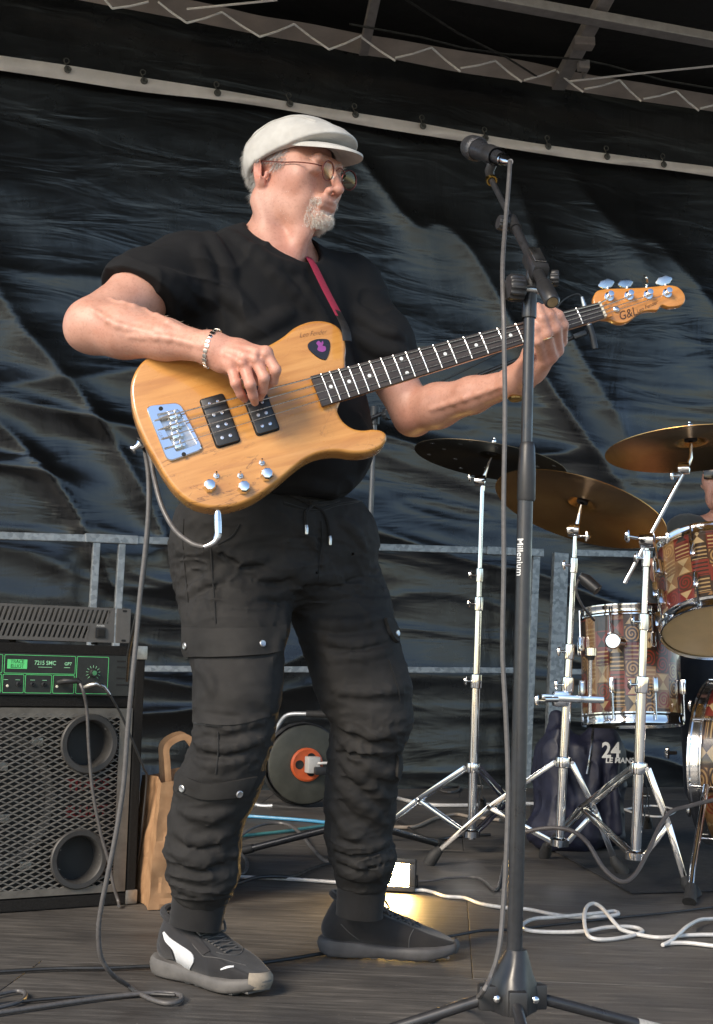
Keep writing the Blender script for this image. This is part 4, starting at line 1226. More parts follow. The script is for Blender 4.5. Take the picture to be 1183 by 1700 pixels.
fl2 = patch('pocket_flap', trS, [(303, 1289), (345, 1300), (385, 1296), (424, 1288)], [(294, 1310), (335, 1326), (380, 1324), (408, 1320)], M_FLAP, trou, .0035, .003, 5, 14, puff=.002)
fl3 = patch('pocket_flap', trS, [(636, 1027), (645, 1030), (652, 1040)], [(642, 1048), (652, 1064), (658, 1068)], M_FLAP, trou, .005, .004, 5, 6)
fl4 = patch('pocket_flap', trS, [(658, 1252), (662, 1258), (664, 1264)], [(656, 1288), (659, 1292), (661, 1292)], M_FLAP, trou, .004, .003, 5, 5)
patch('cargo_pocket', trS, [(324, 1094), (390, 1098), (452, 1090)], [(328, 1200), (385, 1204), (446, 1190)], M_TROU, trou, .0010, .0016, 26, 30, puff=.002)
for (px, py, par) in [(432, 1070, fl), (313, 1072, fl), (307, 1308, fl2), (394, 1316, fl2), (654, 1052, fl3)]:
    m = MB(); lathe_on(m, trS, px, py, [(.0072, 0), (.0072, .0022), (.0058, .0034), (.0035, .0030), (0, .0030)], lift=.0078); m.build('press_stud', M_STUD, par)
kn = trS.hits([(519, 836)])[0]
def cordobj(pix, r, lift=.004, name='drawstring'):
    H = trS.hits(spline(pix, 4)); cam0 = np.array((0, 0, CAM_H))
    pts = [Vector(p) - Vector(p - cam0).normalized() * lift for p in H]
    return MB().tube(pts, r, 8).build(name, M_CUFF, trou), pts
d1, p1 = cordobj([(519, 838), (508, 850), (507, 862), (508, 872)], .0032, .005)
d2, p2 = cordobj([(519, 838), (535, 848), (544, 866), (547, 890)], .0032, .005)
cordobj([(470, 815), (495, 826), (519, 836), (545, 835), (562, 830)], .004, .006)
MB().tube([Vector(kn) + Vector((-.010, -.004, .003)), Vector(kn) + Vector((0, -.009, 0)), Vector(kn) + Vector((.010, -.004, .002))], [.0045, .007, .0045], 8).build('knot', M_CUFF, trou)
for p in (p1, p2):
    a = p[-1]; MB().tube([a, a + Vector((.001, -.001, -.006)), a + Vector((.001, -.001, -.018))], [.0034, .004, .0036], 10).build('cord_end', M_STEEL, trou)
# ---- flat cap
def linen():
    m, nt, b = new_mat('cream linen')
    co = coords(nt)
    n = N(nt, 'ShaderNodeTexNoise', Scale=30, Detail=5); L(nt, co, n.inputs['Vector'])
    L(nt, ramp(nt, n.outputs[0], [(.3, (.48, .46, .42)), (.7, (.60, .58, .535))]), b.inputs['Base Color'])
    b.inputs['Roughness'].default_value = .85; b.inputs['Specular IOR Level'].default_value = .2
    w = N(nt, 'ShaderNodeTexWave', Scale=170, Distortion=3); L(nt, co, w.inputs['Vector'])
    w2 = N(nt, 'ShaderNodeTexWave', Scale=170, Distortion=3, bands_direction='Z'); L(nt, co, w2.inputs['Vector'])
    a = N(nt, 'ShaderNodeMath', operation='ADD'); L(nt, w.outputs['Fac'], a.inputs[0]); L(nt, w2.outputs['Fac'], a.inputs[1])
    bp = N(nt, 'ShaderNodeBump', Strength=.25, Distance=.001); L(nt, a.outputs[0], bp.inputs['Height']); L(nt, bp.outputs[0], b.inputs['Normal'])
    return m
M_LINEN = linen()
cp = SDF(HM)
cp.ell((.010, 0, .042), (.102, .089, .084), .02)
cp.ell((.080, 0, .060), (.078, .070, .030), .06)
cp.ell((-.026, 0, .030), (.074, .086, .070), .04)
cp.disp(lambda X: -.0016 * vnoise(X, 26) - .0010 * vnoise(X, 60))
cp.ell((-.004, 0, .036), (.100, .084, .084), .004, True)
_pn = Vector((.34, 0, -1)).normalized()
cp.plane((.085, 0, .046), _pn, .004)
lo = [min((HM @ Vector((x, y, z)))[i] for x in (-.15, .19) for y in (-.13, .13) for z in (-.08, .15)) for i in range(3)]
hi = [max((HM @ Vector((x, y, z)))[i] for x in (-.15, .19) for y in (-.13, .13) for z in (-.08, .15)) for i in range(3)]
cap, capS = sd_obj('cap', cp, lo, hi, .0024, M_LINEN, man, 1)
# stiff peak: a curved crescent with thickness
vs = []; nu, nv = 25, 9
for side in (0, 1):
    for j in range(nv):
        for i in range(nu):
            a = (i / (nu - 1) * 2 - 1); t = j / (nv - 1)
            th = a * R(62)
            xi, yi = .010 + .100 * math.cos(th), .086 * math.sin(th)
            xo, yo = .010 + .173 * math.cos(th) ** .8, .092 * math.sin(th)
            tp = math.cos(a * PI / 2 * .96) ** .6; xo, yo = xi + (xo - xi) * tp, yi + (yo - yi) * tp
            x = xi + (xo - xi) * t; y = yi + (yo - yi) * t
            z = .053 - (.012 * t + .008 * t * t) * tp - .006 * abs(a) ** 2.2 + (.0 if side == 0 else -.005)
            if side == 0: z += .002 * math.sin(PI * t)
            vs.append(HM @ Vector((x, y, z)))
fs = []; n = nu * nv
for j in range(nv - 1):
    for i in range(nu - 1):
        q = j * nu + i; fs.append((q, q + 1, q + nu + 1, q + nu)); fs.append((n + q, n + q + nu, n + q + nu + 1, n + q + 1))
rim = [i for i in range(nu)] + [j * nu + nu - 1 for j in range(1, nv)] + [(nv - 1) * nu + i for i in range(nu - 2, -1, -1)] + [j * nu for j in range(nv - 2, 0, -1)]
for k in range(len(rim)):
    p, q = rim[k], rim[(k + 1) % len(rim)]; fs.append((p, n + p, n + q, q))
MB().add(vs, fs).build('peak', M_LINEN, cap, angle=70)
def on_cap(x, y, z, lift=.001):
    """drop a head-space point radially onto the cap"""
    c = HM @ Vector((-.01, 0, .04)); p = HM @ Vector((x, y, z)); d = (p - c).normalized()
    h = capS.t.ray_cast(c + d * .3, -d)[0]
    return (h if h is not None else p) + d * lift
MB().tube([on_cap(*p) for p in spline([(-.12, -.06, .02), (-.06, -.09, .07), (.0, -.08, .11), (.05, -.06, .115), (.1, -.05, .09)], 5)], .0012, 6).build('seam', M_LINEN, cap)

# ---- glasses: two small round wire rims
M_WIRE = mat('dark copper wire', (.16, .045, .040), .3, .9, var=.2)
def lens_mat():
    m, nt, b = new_mat('tinted lens')
    nt.nodes.remove(b)
    tr_ = N(nt, 'ShaderNodeBsdfTransparent'); gl_ = N(nt, 'ShaderNodeBsdfGlossy'); gl_.inputs['Roughness'].default_value = .06
    n = N(nt, 'ShaderNodeTexNoise', Scale=60); L(nt, coords(nt), n.inputs['Vector'])
    L(nt, ramp(nt, n.outputs[0], [(.3, (.58, .50, .38)), (.7, (.66, .57, .44))]), tr_.inputs['Color'])
    gl_.inputs['Color'].default_value = (1, .86, .62, 1)
    lw = N(nt, 'ShaderNodeLayerWeight', Blend=.12)
    fr_ = N(nt, 'ShaderNodeMapRange'); L(nt, lw.outputs['Facing'], fr_.inputs[0]); fr_.inputs[3].default_value = .05; fr_.inputs[4].default_value = .35
    mx = N(nt, 'ShaderNodeMixShader'); L(nt, fr_.outputs[0], mx.inputs[0]); L(nt, tr_.outputs[0], mx.inputs[1]); L(nt, gl_.outputs[0], mx.inputs[2])
    L(nt, mx.outputs[0], nt.nodes['Material Output'].inputs[0])
    return m
M_LENS = lens_mat()
LX, LZ, LR = .138, -.011, .0200
glasses = MB().tube([HM @ Vector((LX + .002, y, z)) for y, z in ((-.0145, -.006), (-.007, .001), (0, .003), (.007, .001), (.0145, -.006))], .0011, 8).build('glasses', M_WIRE, man)
for s in (-1, 1):
    c = Vector((LX - .003, s * .034, LZ)); tilt = Matrix.Rotation(R(8) * s * -1, 3, 'Z') @ Matrix.Rotation(R(8), 3, 'Y')
    pts = [HM @ (c + tilt @ Vector((0, LR * math.cos(a), LR * math.sin(a)))) for a in np.linspace(0, 2 * PI, 36, endpoint=False)]
    MB().tube(pts, .0012, 8, closed=True).build('rim', M_WIRE, glasses)
    ax = HM.to_3x3() @ (tilt @ Vector((1, 0, 0)))
    MB().lathe([(LR - .0004, -.0010), (LR * .8, -.0001), (LR * .5, .0006), (0, .0010)], HM @ c, ax, 30).build('lens', M_LENS, glasses)
    MB().tube([HM @ Vector(p) for p in spline([c + Vector((0, s * LR, .004)), c + Vector((-.012, s * (LR + .014), .006)), Vector((.085, s * .075, .001)), Vector((.05, s * .0825, .003)), Vector((.0, s * .087, .010)), Vector((-.022, s * .086, .010)), Vector((-.038, s * .080, -.008))], 5)], .0013, 8).build('temple_arm', M_WIRE, glasses)
    MB().tube([HM @ Vector(p) for p in (c + Vector((-.001, -s * LR * .8, -.004)), c + Vector((-.008, -s * (LR + .002), -.006)))], .0008, 6).lathe([(0, -.001), (.004, -.0006), (.004, .0006), (0, .001)], HM @ (c + Vector((-.009, -s * (LR + .0045), -.006))), HM.to_3x3() @ Vector((.3, s * 1.0, 0)), 10).build('nose_pad', mat('clear silicone', (.5, .45, .4), .3) if s < 0 else bpy.data.materials['clear silicone'], glasses)

# ---- hair, beard, brows: many short fibres rooted in the skin
hv = (np.c_[V, np.ones(len(V))] @ np.array(HM.inverted()).T)[:, :3]
hv[:, 0] = np.where(hv[:, 0] > .033, hv[:, 0] / 1.16, hv[:, 0]); hv[:, 2] = np.where(hv[:, 2] < -.018, hv[:, 2] / .89, hv[:, 2])
bn = np.zeros(len(V) * 3, np.float32); me_b = body_o.data
me_b.vertices.foreach_get('normal', bn)
bn = bn.reshape(-1, 3)
near = (np.abs(hv) < .16).all(1)
def fibres(name, sel, per, length, width, fall, m, seed, curl=.25):
    """sel: vertex weights; fall: world direction the fibres lie along"""
    rng = np.random.RandomState(seed)
    idx = np.nonzero(sel > 0)[0]
    idx = idx[rng.rand(len(idx)) < sel[idx]]
    idx = np.repeat(idx, per)
    p = V[idx] + rng.randn(len(idx), 3) * .0012 - bn[idx] * .0015
    d = bn[idx] * (.55 + .2 * rng.rand(len(idx), 1)) + np.array(tuple(fall)) * (.6 + .5 * rng.rand(len(idx), 1)) + rng.randn(len(idx), 3) * curl
    d /= np.linalg.norm(d, axis=1)[:, None]
    l = length * (.55 + .7 * rng.rand(len(idx), 1))
    s_ = np.cross(d, rng.randn(len(idx), 3)); s_ /= np.linalg.norm(s_, axis=1)[:, None]
    mid = p + d * l * .55; tip = p + d * l + np.array(tuple(fall)) * l * .25
    n_ = len(idx)
    VV = np.stack([p - s_ * width, p + s_ * width, mid + s_ * width * .8, mid - s_ * width * .8, tip], 1).reshape(-1, 3)
    b = np.arange(n_)[:, None] * 5
    F = [tuple(r) for r in (b + [0, 1, 2, 3])] + [tuple(r) for r in (b + [3, 2, 4])]
    me = bpy.data.meshes.new(name); me.from_pydata([tuple(v) for v in VV], [], F); me.materials.append(m); me.update()
    o = mesh_obj(name, me, None, man); o['kind'] = 'stuff'; return o
M_HAIR = mat('silver hair', (.40, .385, .36), .5, var=.45, nscale=700)
M_BEARD = mat('white and grey beard', (.74, .69, .62), .55, var=.4, nscale=800)
x, y, z = hv[:, 0], hv[:, 1], hv[:, 2]
side = near & (np.abs(y) > .045) & (x > -.02) & (x < .045) & (z > -.004) & (z < .075) & ~((x < .012) & (z < .014))
back = near & (x < -.030) & (z < .06) & (z > -.070) & (bn @ np.array(tuple(hF)) < .35) & ~((np.abs(y) > .073) & (x > -.042))
hd = HM.to_3x3() @ Vector((-.4, 0, -.9))
fibres('hair', np.where(back, .55, np.where(side, .30, 0)), 3, .014, .00035, hd, M_HAIR, 1, .2)
ch = near & (x > .052) & (z < -.068) & (z > -.135) & (bn @ np.array(tuple(hF)) > -.55)
lipz = ((np.abs(z + .083) < .0125) & (np.abs(y) < .022) & (x > .09))
upper = near & (x > .085) & (z > -.073) & (z < -.060) & (np.abs(y) < .030)
goat = ch & ~lipz & (np.abs(y) < .040) & ((z < -.092) | (np.abs(y) > .024))
w8 = np.where(goat, .75 * np.clip((.044 - np.abs(y)) / .012, 0, 1), 0) + np.where(upper & ~lipz, .05, 0)
fibres('beard', w8, 6, .0065, .00026, HM.to_3x3() @ Vector((.25, 0, -.95)), M_BEARD, 2, .35)
stub = near & (x > .0) & (z < -.055) & (z > -.125) & (bn @ np.array(tuple(hU)) < .4) & ~goat & ~lipz & (np.abs(y) > .02)
def arm_hair(name, a, b, r, dens, seed):
    a = np.array(tuple(a)); b = np.array(tuple(b)); ab = b - a
    t = np.clip(((V - a) @ ab) / (ab @ ab), 0, 1); d = np.linalg.norm(V - (a + t[:, None] * ab), axis=1)
    sel = np.where((d < r) & (t > .12) & (t < .97), dens, 0)
    fibres(name, sel, 1, .007, .00014, Vector(ab).normalized(), M_ARMHAIR, seed, .45)
M_ARMHAIR = mat('fair arm hair', (.42, .33, .25), .5, var=.3, nscale=500)
arm_hair('arm_hair', JN['elR'], JN['wrR'], .065, .05, 11)
arm_hair('arm_hair', JN['elL'], JN['wrL'], .065, .05, 12)
fibres('stubble', np.where(stub, .10, 0), 1, .0028, .00025, HM.to_3x3() @ Vector((.2, 0, -.9)), M_BEARD, 3, .4)
for s in (-1, 1):
    br_ = near & (np.abs(z - .017) < .006) & (y * s > .012) & (y * s < .052) & (x > .07)
    fibres('eyebrow', np.where(br_, .35, 0), 2, .008, .0003, HM.to_3x3() @ Vector((.1, s * .9, .1)), M_HAIR, 5 + s, .25)

# ---- wrist things
wR, kR = JN['wrR'], P(404, 600, 2.44)
# fine hair along the forearms
ax = (kR - wR).normalized(); o = wR.lerp(kR, .05)
M_SILVER = mat('steel bracelet', (.62, .60, .56), .25, 1.0, var=.15, nscale=90)
_u = Vector((0, -1, 0)); _u = (_u - ax * _u.dot(ax)).normalized(); _w = ax.cross(_u)
bc = thing('tmp', 'x', 'x') if False else None
ring = [o + ax * .004 * math.sin(a) + (_u * math.cos(a) * .0305 + _w * math.sin(a) * .0345) for a in np.linspace(0, 2 * PI, 24, endpoint=False)]
brc = MB().tube(ring, [(.0012, .0022)] * 24, 8, closed=True).build('bracelet', M_SILVER, man)
for k in range(24):
    a = 2 * PI * (k + .5) / 24; c = o + ax * .004 * math.sin(a) + (_u * math.cos(a) * .0312 + _w * math.sin(a) * .0352)
    t = (-_u * math.sin(a) * .0275 + _w * math.cos(a) * .031).normalized()
    F = frame(c, t, ax)
    MB().box((0, 0, 0), (.0068, .0075 if k % 3 else .0098, .0034), F, bev=.0008).build('link', M_SILVER, brc)
wL, pL = JN['wrL'], P(890, 604, 2.70)
ax = (pL - JN['elL']).normalized(); o = wL
_u = Vector((0, -1, 0)); _u = (_u - ax * _u.dot(ax)).normalized(); _w = ax.cross(_u)
ring = [o + (_u * math.cos(a) + _w * math.sin(a)) * .0325 for a in np.linspace(0, 2 * PI, 28, endpoint=False)]
wt = MB().tube(ring, [(.0016, .0095)] * 28, 8, closed=True, flat=_u).build('watch_strap', mat('brown leather strap', (.24, .075, .022), .5, var=.25, nscale=60, bump=.3, bscale=250), man)
MB().lathe([(.0, .031), (.013, .031), (.015, .0365), (.013, .0395), (0, .0398)], o, (_w * .92 - _u * -.3), 20).build('watch_case', mat('gold watch case', (.60, .42, .16), .25, 1.0), wt)
rc = P(907, 562, 2.602); rax = (P(899, 528, 2.588) - P(907, 556, 2.597)).normalized()
_u = Vector((0, -1, 0)); _u = (_u - rax * _u.dot(rax)).normalized(); _w = rax.cross(_u)
MB().tube([rc + (_u * math.cos(a) + _w * math.sin(a)) * .0124 for a in np.linspace(0, 2 * PI, 20, endpoint=False)], [(.0012, .0026)] * 20, 6, closed=True).build('ring', mat('gold ring', (.75, .60, .35), .2, 1.0), man)

# ---- running shoes
M_KNIT = cloth('black knit upper', (.019, .0185, .020), .8, 700, .3, .15, .5)
M_KNIT2 = cloth('charcoal knit upper', (.024, .022, .022), .8, 700, .3, .15, .5)
M_SOLE = mat('grey foam sole', (.10, .094, .088), .7, var=.3, nscale=24, bump=.3, bscale=120, bdist=.001)
M_SOLE2 = mat('dark grey foam sole', (.060, .057, .057), .65, var=.3, nscale=24, bump=.3, bscale=120, bdist=.001)
M_TOE = mat('scuffed beige toe rubber', (.21, .18, .14), .75, var=.35, nscale=40)
M_LACE = mat('dark grey lace', (.075, .072, .070), .8, var=.3, nscale=300)
def shoe(heel, toe, side, knit, sole_m, label):
    f = (toe - heel); Lh = f.length; f.normalize(); l = Vector((0, 0, 1)).cross(f)
    M = Matrix((f, l, Vector((0, 0, 1)))).transposed().to_4x4(); M.translation = heel
    k = Lh / .30
    S = SDF(M)
    S.chain([(.030, 0, .058), (.055, 0, .085)], [.036 * k, .041 * k], .02)
    S.cone((.055, 0, .085), (.075, 0, .125), .041, .043, .02)
    S.chain([(.07, 0, .072), (.13, side * .004, .066), (.19, side * .005, .052), (.238, side * .002, .044), (.262, 0, .040)], [.043, .046, .045, .038, .029], .025)
    S.cone((.11, 0, .095), (.17, side * .003, .072), .026, .022, .02)
    S.cone((.07, 0, .150), (.075, 0, .09), .033, .030, .004, True)
    S.plane((0, 0, .022), (0, 0, -1), .004)
    S.plane((.06, 0, .118), (.35, 0, 1), .004)
    S.disp(lambda X: -.0009 * vnoise(X, 45))
    c = [M @ Vector((x, y, z)) for x in (-.03, .33) for y in (-.08, .08) for z in (0, .16)]
    lo = [min(p[i] for p in c) for i in range(3)]; hi = [max(p[i] for p in c) for i in range(3)]
    up, S = sd_obj('shoe', S, lo, hi, .0028, knit, man, 1)
    # sole
    prof = [(-.012, 0), (-.006, .024), (.012, .038), (.05, .042), (.10, .040), (.15, .044), (.195, .051), (.235, .049), (.270, .036), (.292, .016), (.297, 0)]
    o1 = [(x, y * (1.06 if side > 0 else 1)) for x, y in prof] + [(x, -y * (1 if side > 0 else 1.06)) for x, y in prof[-2:0:-1]]
    O = spline(o1, 4, closed=True)
    vs = []; fs = []; n = len(O)
    def zt(x): return .036 - .008 * np.clip(x / .16, 0, 1) + .012 * np.clip((x - .22) / .08, 0, 1) ** 2 + .006 * np.clip((.02 - x) / .04, 0, 1)
    def zb(x): return .001 + .016 * np.clip((x - .225) / .08, 0, 1) ** 1.6 + .010 * np.clip((.01 - x) / .03, 0, 1) ** 1.5
    for frac, ins in ((0, .010), (.10, .003), (.3, 0), (.6, -.002), (.85, .0), (1.0, .005)):
        for p in O:
            d = Vector((.14 - p[0], -p[1], 0)); d = d.normalized() if d.length > 1e-6 else d
            z_ = zb(p[0]) + (zt(p[0]) - zb(p[0])) * frac
            vs.append(M @ Vector((p[0] + d.x * ins, p[1] + d.y * ins, z_)))
    for r in range(5):
        for q in range(n): fs.append((r * n + q, r * n + (q + 1) % n, (r + 1) * n + (q + 1) % n, (r + 1) * n + q))
    fs.append(tuple(range(n - 1, -1, -1))); fs.append(tuple(5 * n + q for q in range(n)))
    so = MB().add(vs, fs).build('sole', sole_m, up, angle=60)
    for i in range(9):
        x = .02 + i * .031; w = float(np.interp(x, [p[0] for p in prof], [p[1] for p in prof]))
        MB().box((x, 0, zb(x) + .0012), (.015, 2 * w - .012, .004), M).build('tread', sole_m, so, smooth=False)
    # toe guard
    vs = []; fs = []
    A = np.linspace(-.95, .5, 11) if side < 0 else np.linspace(-.6, .6, 9)
    for i, a in enumerate(A):
        for j, (zz, ex) in enumerate(((.010, -.004), (.022, .0008), (.033, .0002), (.041, -.006))):
            vs.append(M @ Vector((.250 + (.048 + ex) * math.cos(a), (.041 + ex) * math.sin(a), zz + .004)))
    for i in range(len(A) - 1):
        for j in range(3): fs.append((i * 4 + j, i * 4 + j + 1, i * 4 + j + 5, i * 4 + j + 4))
    MB().add(vs, fs).build('toe_guard', M_TOE if side < 0 else sole_m, so, angle=80)
    # laces lie on the tongue
    def on(x, y, lift=.0022):
        h = S.t.ray_cast(M @ Vector((x, y, .22)), Vector((0, 0, -1)))[0]
        return (h if h is not None else M @ Vector((x, y, .08))) + Vector((0, 0, lift))
    for i in range(6):
        x = .112 + i * .0165; w = .027 - .0012 * i
        for s in (-1, 1):
            MB().tube([on(x + .010 * q * .5, s * w * q) for q in np.linspace(-1, 1, 9)], [(.0018, .0032)] * 9, 6).build('lace', M_LACE, up)
    for s in (-1, 1):
        base = on(.108, s * .006)
        pts = [base, base + M.to_3x3() @ Vector((-.004, s * .020, .018)), base + M.to_3x3() @ Vector((.016, s * .036, .016)), base + M.to_3x3() @ Vector((.034, s * .028, -.006)), base + M.to_3x3() @ Vector((.014, s * .010, -.001)), base]
        MB().tube(spline(pts, 5), .0024, 6).build('lace', M_LACE, up)
    # padded collar, heel seam and toe cap seam
    MB().tube([M @ Vector((.062 + .046 * math.cos(a), .043 * math.sin(a), .117 - .016 * math.cos(a) * .9)) for a in np.linspace(0, 2 * PI, 26, endpoint=False)], .0075, 8, closed=True).build('collar', knit, up)
    MB().tube([on(.212 - .02 * abs(q) ** 2, q * .036, .0004) for q in np.linspace(-1, 1, 11)], .0012, 6).build('seam', M_LACE, up)
    return up, S, M
hR, tR = G(272, 1606), G(436, 1628)
hR = G(269, 1613); tR = G(426, 1651)
shoeR, SR, MR = shoe(hR, hR + (tR - hR).normalized() * .285, -1, M_KNIT, M_SOLE, 'near')
hL_, tL_ = G(536, 1584), G(763, 1592)
shoeL, SL, ML = shoe(hL_, hL_ + (tL_ - hL_).normalized() * .30, 1, M_KNIT2, M_SOLE2, 'far')
z7 = lambda a, b: (220 + a / 2.04, 1380 + b / 2.04)
M_FORM = mat('white side stripe', (.62, .63, .64), .5, var=.1, nscale=50)
patch('side_stripe', SR, [z7(104, 344), z7(112, 372), z7(138, 402), z7(150, 440), z7(152, 470), z7(170, 492)], [z7(108, 340), z7(128, 362), z7(160, 384), z7(200, 412), z7(208, 440), z7(194, 468), z7(207, 500)], M_FORM, shoeR, .0008, .0012, 5, 18)
patch('toe_mark', SR, [z7(298, 466), z7(318, 458), z7(342, 457)], [z7(300, 470), z7(322, 464), z7(343, 461)], M_FORM, shoeR, .0008, .001, 3, 8)
patch('tongue_mark', SR, [z7(214, 296), z7(226, 294), z7(238, 293)], [z7(216, 302), z7(226, 301), z7(238, 298)], M_FORM, shoeR, .001, .001, 3, 6)

patch('heel_panel', SR, [z7(92, 372), z7(100, 400), z7(112, 430)], [z7(104, 350), z7(128, 392), z7(142, 432)], M_KNIT2, shoeR, .0006, .0012, 4, 8)
patch('eyestay', SR, [z7(150, 330), z7(195, 372), z7(238, 420)], [z7(180, 322), z7(222, 362), z7(262, 408)], M_KNIT2, shoeR, .0008, .0016, 4, 12)
patch('eyestay', SL, [z7(850, 240), z7(900, 280), z7(940, 320)], [z7(875, 225), z7(925, 262), z7(968, 305)], M_KNIT, shoeL, .0008, .0016, 4, 12)
for S_, o_, ln in ((SR, shoeR, [(240, 425), (290, 430), (345, 445), (385, 455)]), (SR, shoeR, [(196, 350), (205, 385), (240, 424)]), (SL, shoeL, [(705, 315), (735, 345), (768, 370)]), (SL, shoeL, [(935, 395), (938, 360), (955, 325)]), (SL, shoeL, [(690, 250), (760, 300), (850, 290)])):
    H = S_.hits([z7(*p) for p in spline(ln, 4)])
    MB().tube([Vector(h) + Vector((0, -.0008, .0004)) for h in H], .0011, 6).build('seam', M_LACE, o_)

# ---- strap of the bass: over his left shoulder, round the back, to the button at the butt
horn = gz3(968, 190); hb = Vector((horn[0] + .002, horn[1], -.022))
st = [P(576, 566, 2.525), P(573, 545, 2.530), P(562, 522, 2.575), P(545, 490, 2.655), P(530, 460, 2.735), P(518, 436, 2.795), P(508, 425, 2.86), P(500, 440, 2.97), P(480, 500, 3.04), P(430, 600, 3.06), P(370, 690, 2.98), P(300, 735, 2.78), P(258, 742, 2.62), P(238, 735, 2.525)]
S = spline(st, 5)
nR = 26
tan_fix = Vector((.5, -.3, .2))
MB().tube(S[:12], [(.002, .010)] * 12, 8, flat=(.5, -.8, .2)).build('strap_end', M_LEATHER, bass)
MB().tube(S[9:56], [(.0014, .011)] * len(S[9:56]), 8, flat=(.5, -.8, .2)).build('strap', M_RED, bass)
MB().tube(S[54:], [(.002, .017)] * len(S[54:]), 8, flat=(0, -1, 0)).build('strap_end', M_LEATHER, bass)
bt = gz3(98, 602, -.02)
MB().lathe([(.009, -.004), (.006, 0), (.004, .010), (.009, .012), (.008, .015), (0, .016)], gw(bt[0], bt[1], -.022), -(GX) - GZ.cross(GX) * .35, 16).build('strap_button', M_CHROME, bass)
# ------------------------------------------------------------------ microphone stand in front of the player
YM = 2.35
zc_ = lambda a, b: (560 + a / 1.899, 1380 + b / 1.899)
z5 = lambda a, b: (740 + a / 4.046, 200 + b / 4.046)
mst = thing('microphone_stand', 'black tripod microphone stand with boom in front of the bass neck', 'mic stand', Vector((P(852, 1670, YM).x, YM, 0)))
p_bot, p_mid, p_top = P(853, 1600, YM), P(872.5, 800, YM), P(878.5, 515, YM)
MB().tube([p_bot, p_bot.lerp(p_mid, .5), p_mid], .0132, 24).build('lower_pole', M_BLACKMETAL, mst)
MB().tube([p_mid, p_top], .0096, 24).build('upper_pole', M_BLACKMETAL, mst)
d = (p_top - p_mid).normalized()
a_, b_ = P(873, 832, YM), P(875, 733, YM)
MB().lathe([(.0145, 0), (.0158, .004), (.0155, .05), (.0135, .092), (.0115, .100), (.0096, .102)], a_, d, 28).build('clutch', M_BLACKPLASTIC, mst)
# lettering running down the pole
c = P(864, 930, YM); up = (p_mid - p_bot).normalized(); sid = Vector((1, 0, 0)); sid = (sid - up * sid.dot(up)).normalized(); nz = sid.cross(up); 
c = p_bot.lerp(p_mid, (1600 - 930) / 800.0)
me = text_mesh('Millenium', .0165, .0002)
def wrap(me, rad):
    for v in me.vertices:
        ang = v.co.y / rad; v.co = Vector((v.co.x, rad * math.sin(ang), rad * math.cos(ang)))
me.transform(Matrix.Translation((0, 0, .0139)))
Fm = Matrix((-up, sid, (-up).cross(sid))).transposed().to_4x4()
_tow = Vector((-.62, -.78, 0)); _tow = (_tow - up * _tow.dot(up)).normalized(); _s2 = _tow.cross(-up)
Fm = Matrix((-up, _s2, _tow)).transposed().to_4x4(); Fm.translation = c
me.transform(Fm); mesh_obj('lettering', me, M_WHITE, mst)
# hub
hub_top, hub_mid, hub_bot = P(857, 1576, YM), P(851, 1640, YM), P(850, 1678, YM)
M_HUB = mat('black nylon hub', (.022, .022, .023), .38, var=.2, nscale=50, bump=.1, bscale=500, bdist=.0004)
vs = []; fs = []
def tri_ring(c, r, z, flat=.30, n=24):
    o = []
    for k in range(n):
        a = 2 * PI * k / n - PI / 2
        rr = r * (1 + flat * .5 * math.cos(3 * (a + PI / 2)))
        o.append(Vector((c.x + rr * math.cos(a), c.y + rr * math.sin(a), z)))
    return o
rings = [tri_ring(hub_top, .0165, hub_top.z, .0), tri_ring(hub_top, .019, hub_top.z - .006, .05), tri_ring(hub_mid, .033, hub_mid.z + .02, .25), tri_ring(hub_mid, .041, hub_mid.z, .3), tri_ring(hub_bot, .043, hub_bot.z + .012, .32), tri_ring(hub_bot, .040, hub_bot.z, .3)]
for r in rings: vs += r
for i in range(len(rings) - 1):
    for k in range(24): fs.append((i * 24 + k, i * 24 + (k + 1) % 24, (i + 1) * 24 + (k + 1) % 24, (i + 1) * 24 + k))
fs.append(tuple(range(23, -1, -1))); fs.append(tuple(5 * 24 + k for k in range(24)))
hub = MB().add(vs, fs).build('hub', M_HUB, mst, angle=35)
hc = Vector((hub_bot.x, YM, hub_bot.z + .022))
feet = [P(1160, 1686, 2.44), P(560, 1704, 2.34), Vector((hc.x + .008, YM - .33, .012))]
feet[0].z = max(feet[0].z, .012)
for i, f in enumerate(feet):
    f = Vector((f.x, f.y, .012)); dd = (f - hc); dd.z = 0; dd.normalize()
    st_ = hc + dd * .035
    lg = MB().tube([st_ + Vector((0, 0, .0)), f], .0095, 18).build('leg', M_BLACKMETAL, mst)
    MB().tube([f - (f - st_).normalized() * .028, f + (f - st_).normalized() * .004], [.0122, .0118], 16).build('rubber_foot', M_RUBBER, lg)
    F = frame(hc + dd * .040, dd, Vector((0, 0, 1)))
    MB().box((0, 0, -.002), (.034, .040, .030), F, bev=.004).build('leg_clamp', M_HUB, hub)
    if i == 0:
        x0, x1 = st_.lerp(f, .62), st_.lerp(f, .90); ax = (x1 - x0).normalized()
        MB().tube([x0, x1], .0099, 18).build('sticker', mat('worn silver sticker', (.34, .33, .31), .5, var=.3, nscale=200), lg)
for sx in (-.029, .033):
    MB().lathe([(.006, 0), (.0058, .003), (.003, .005), (0, .0052)], Vector((hc.x + sx, YM - .034, hc.z + .004)), (sx * 4, -1, .1), 14).build('bolt', M_CHROME, hub)
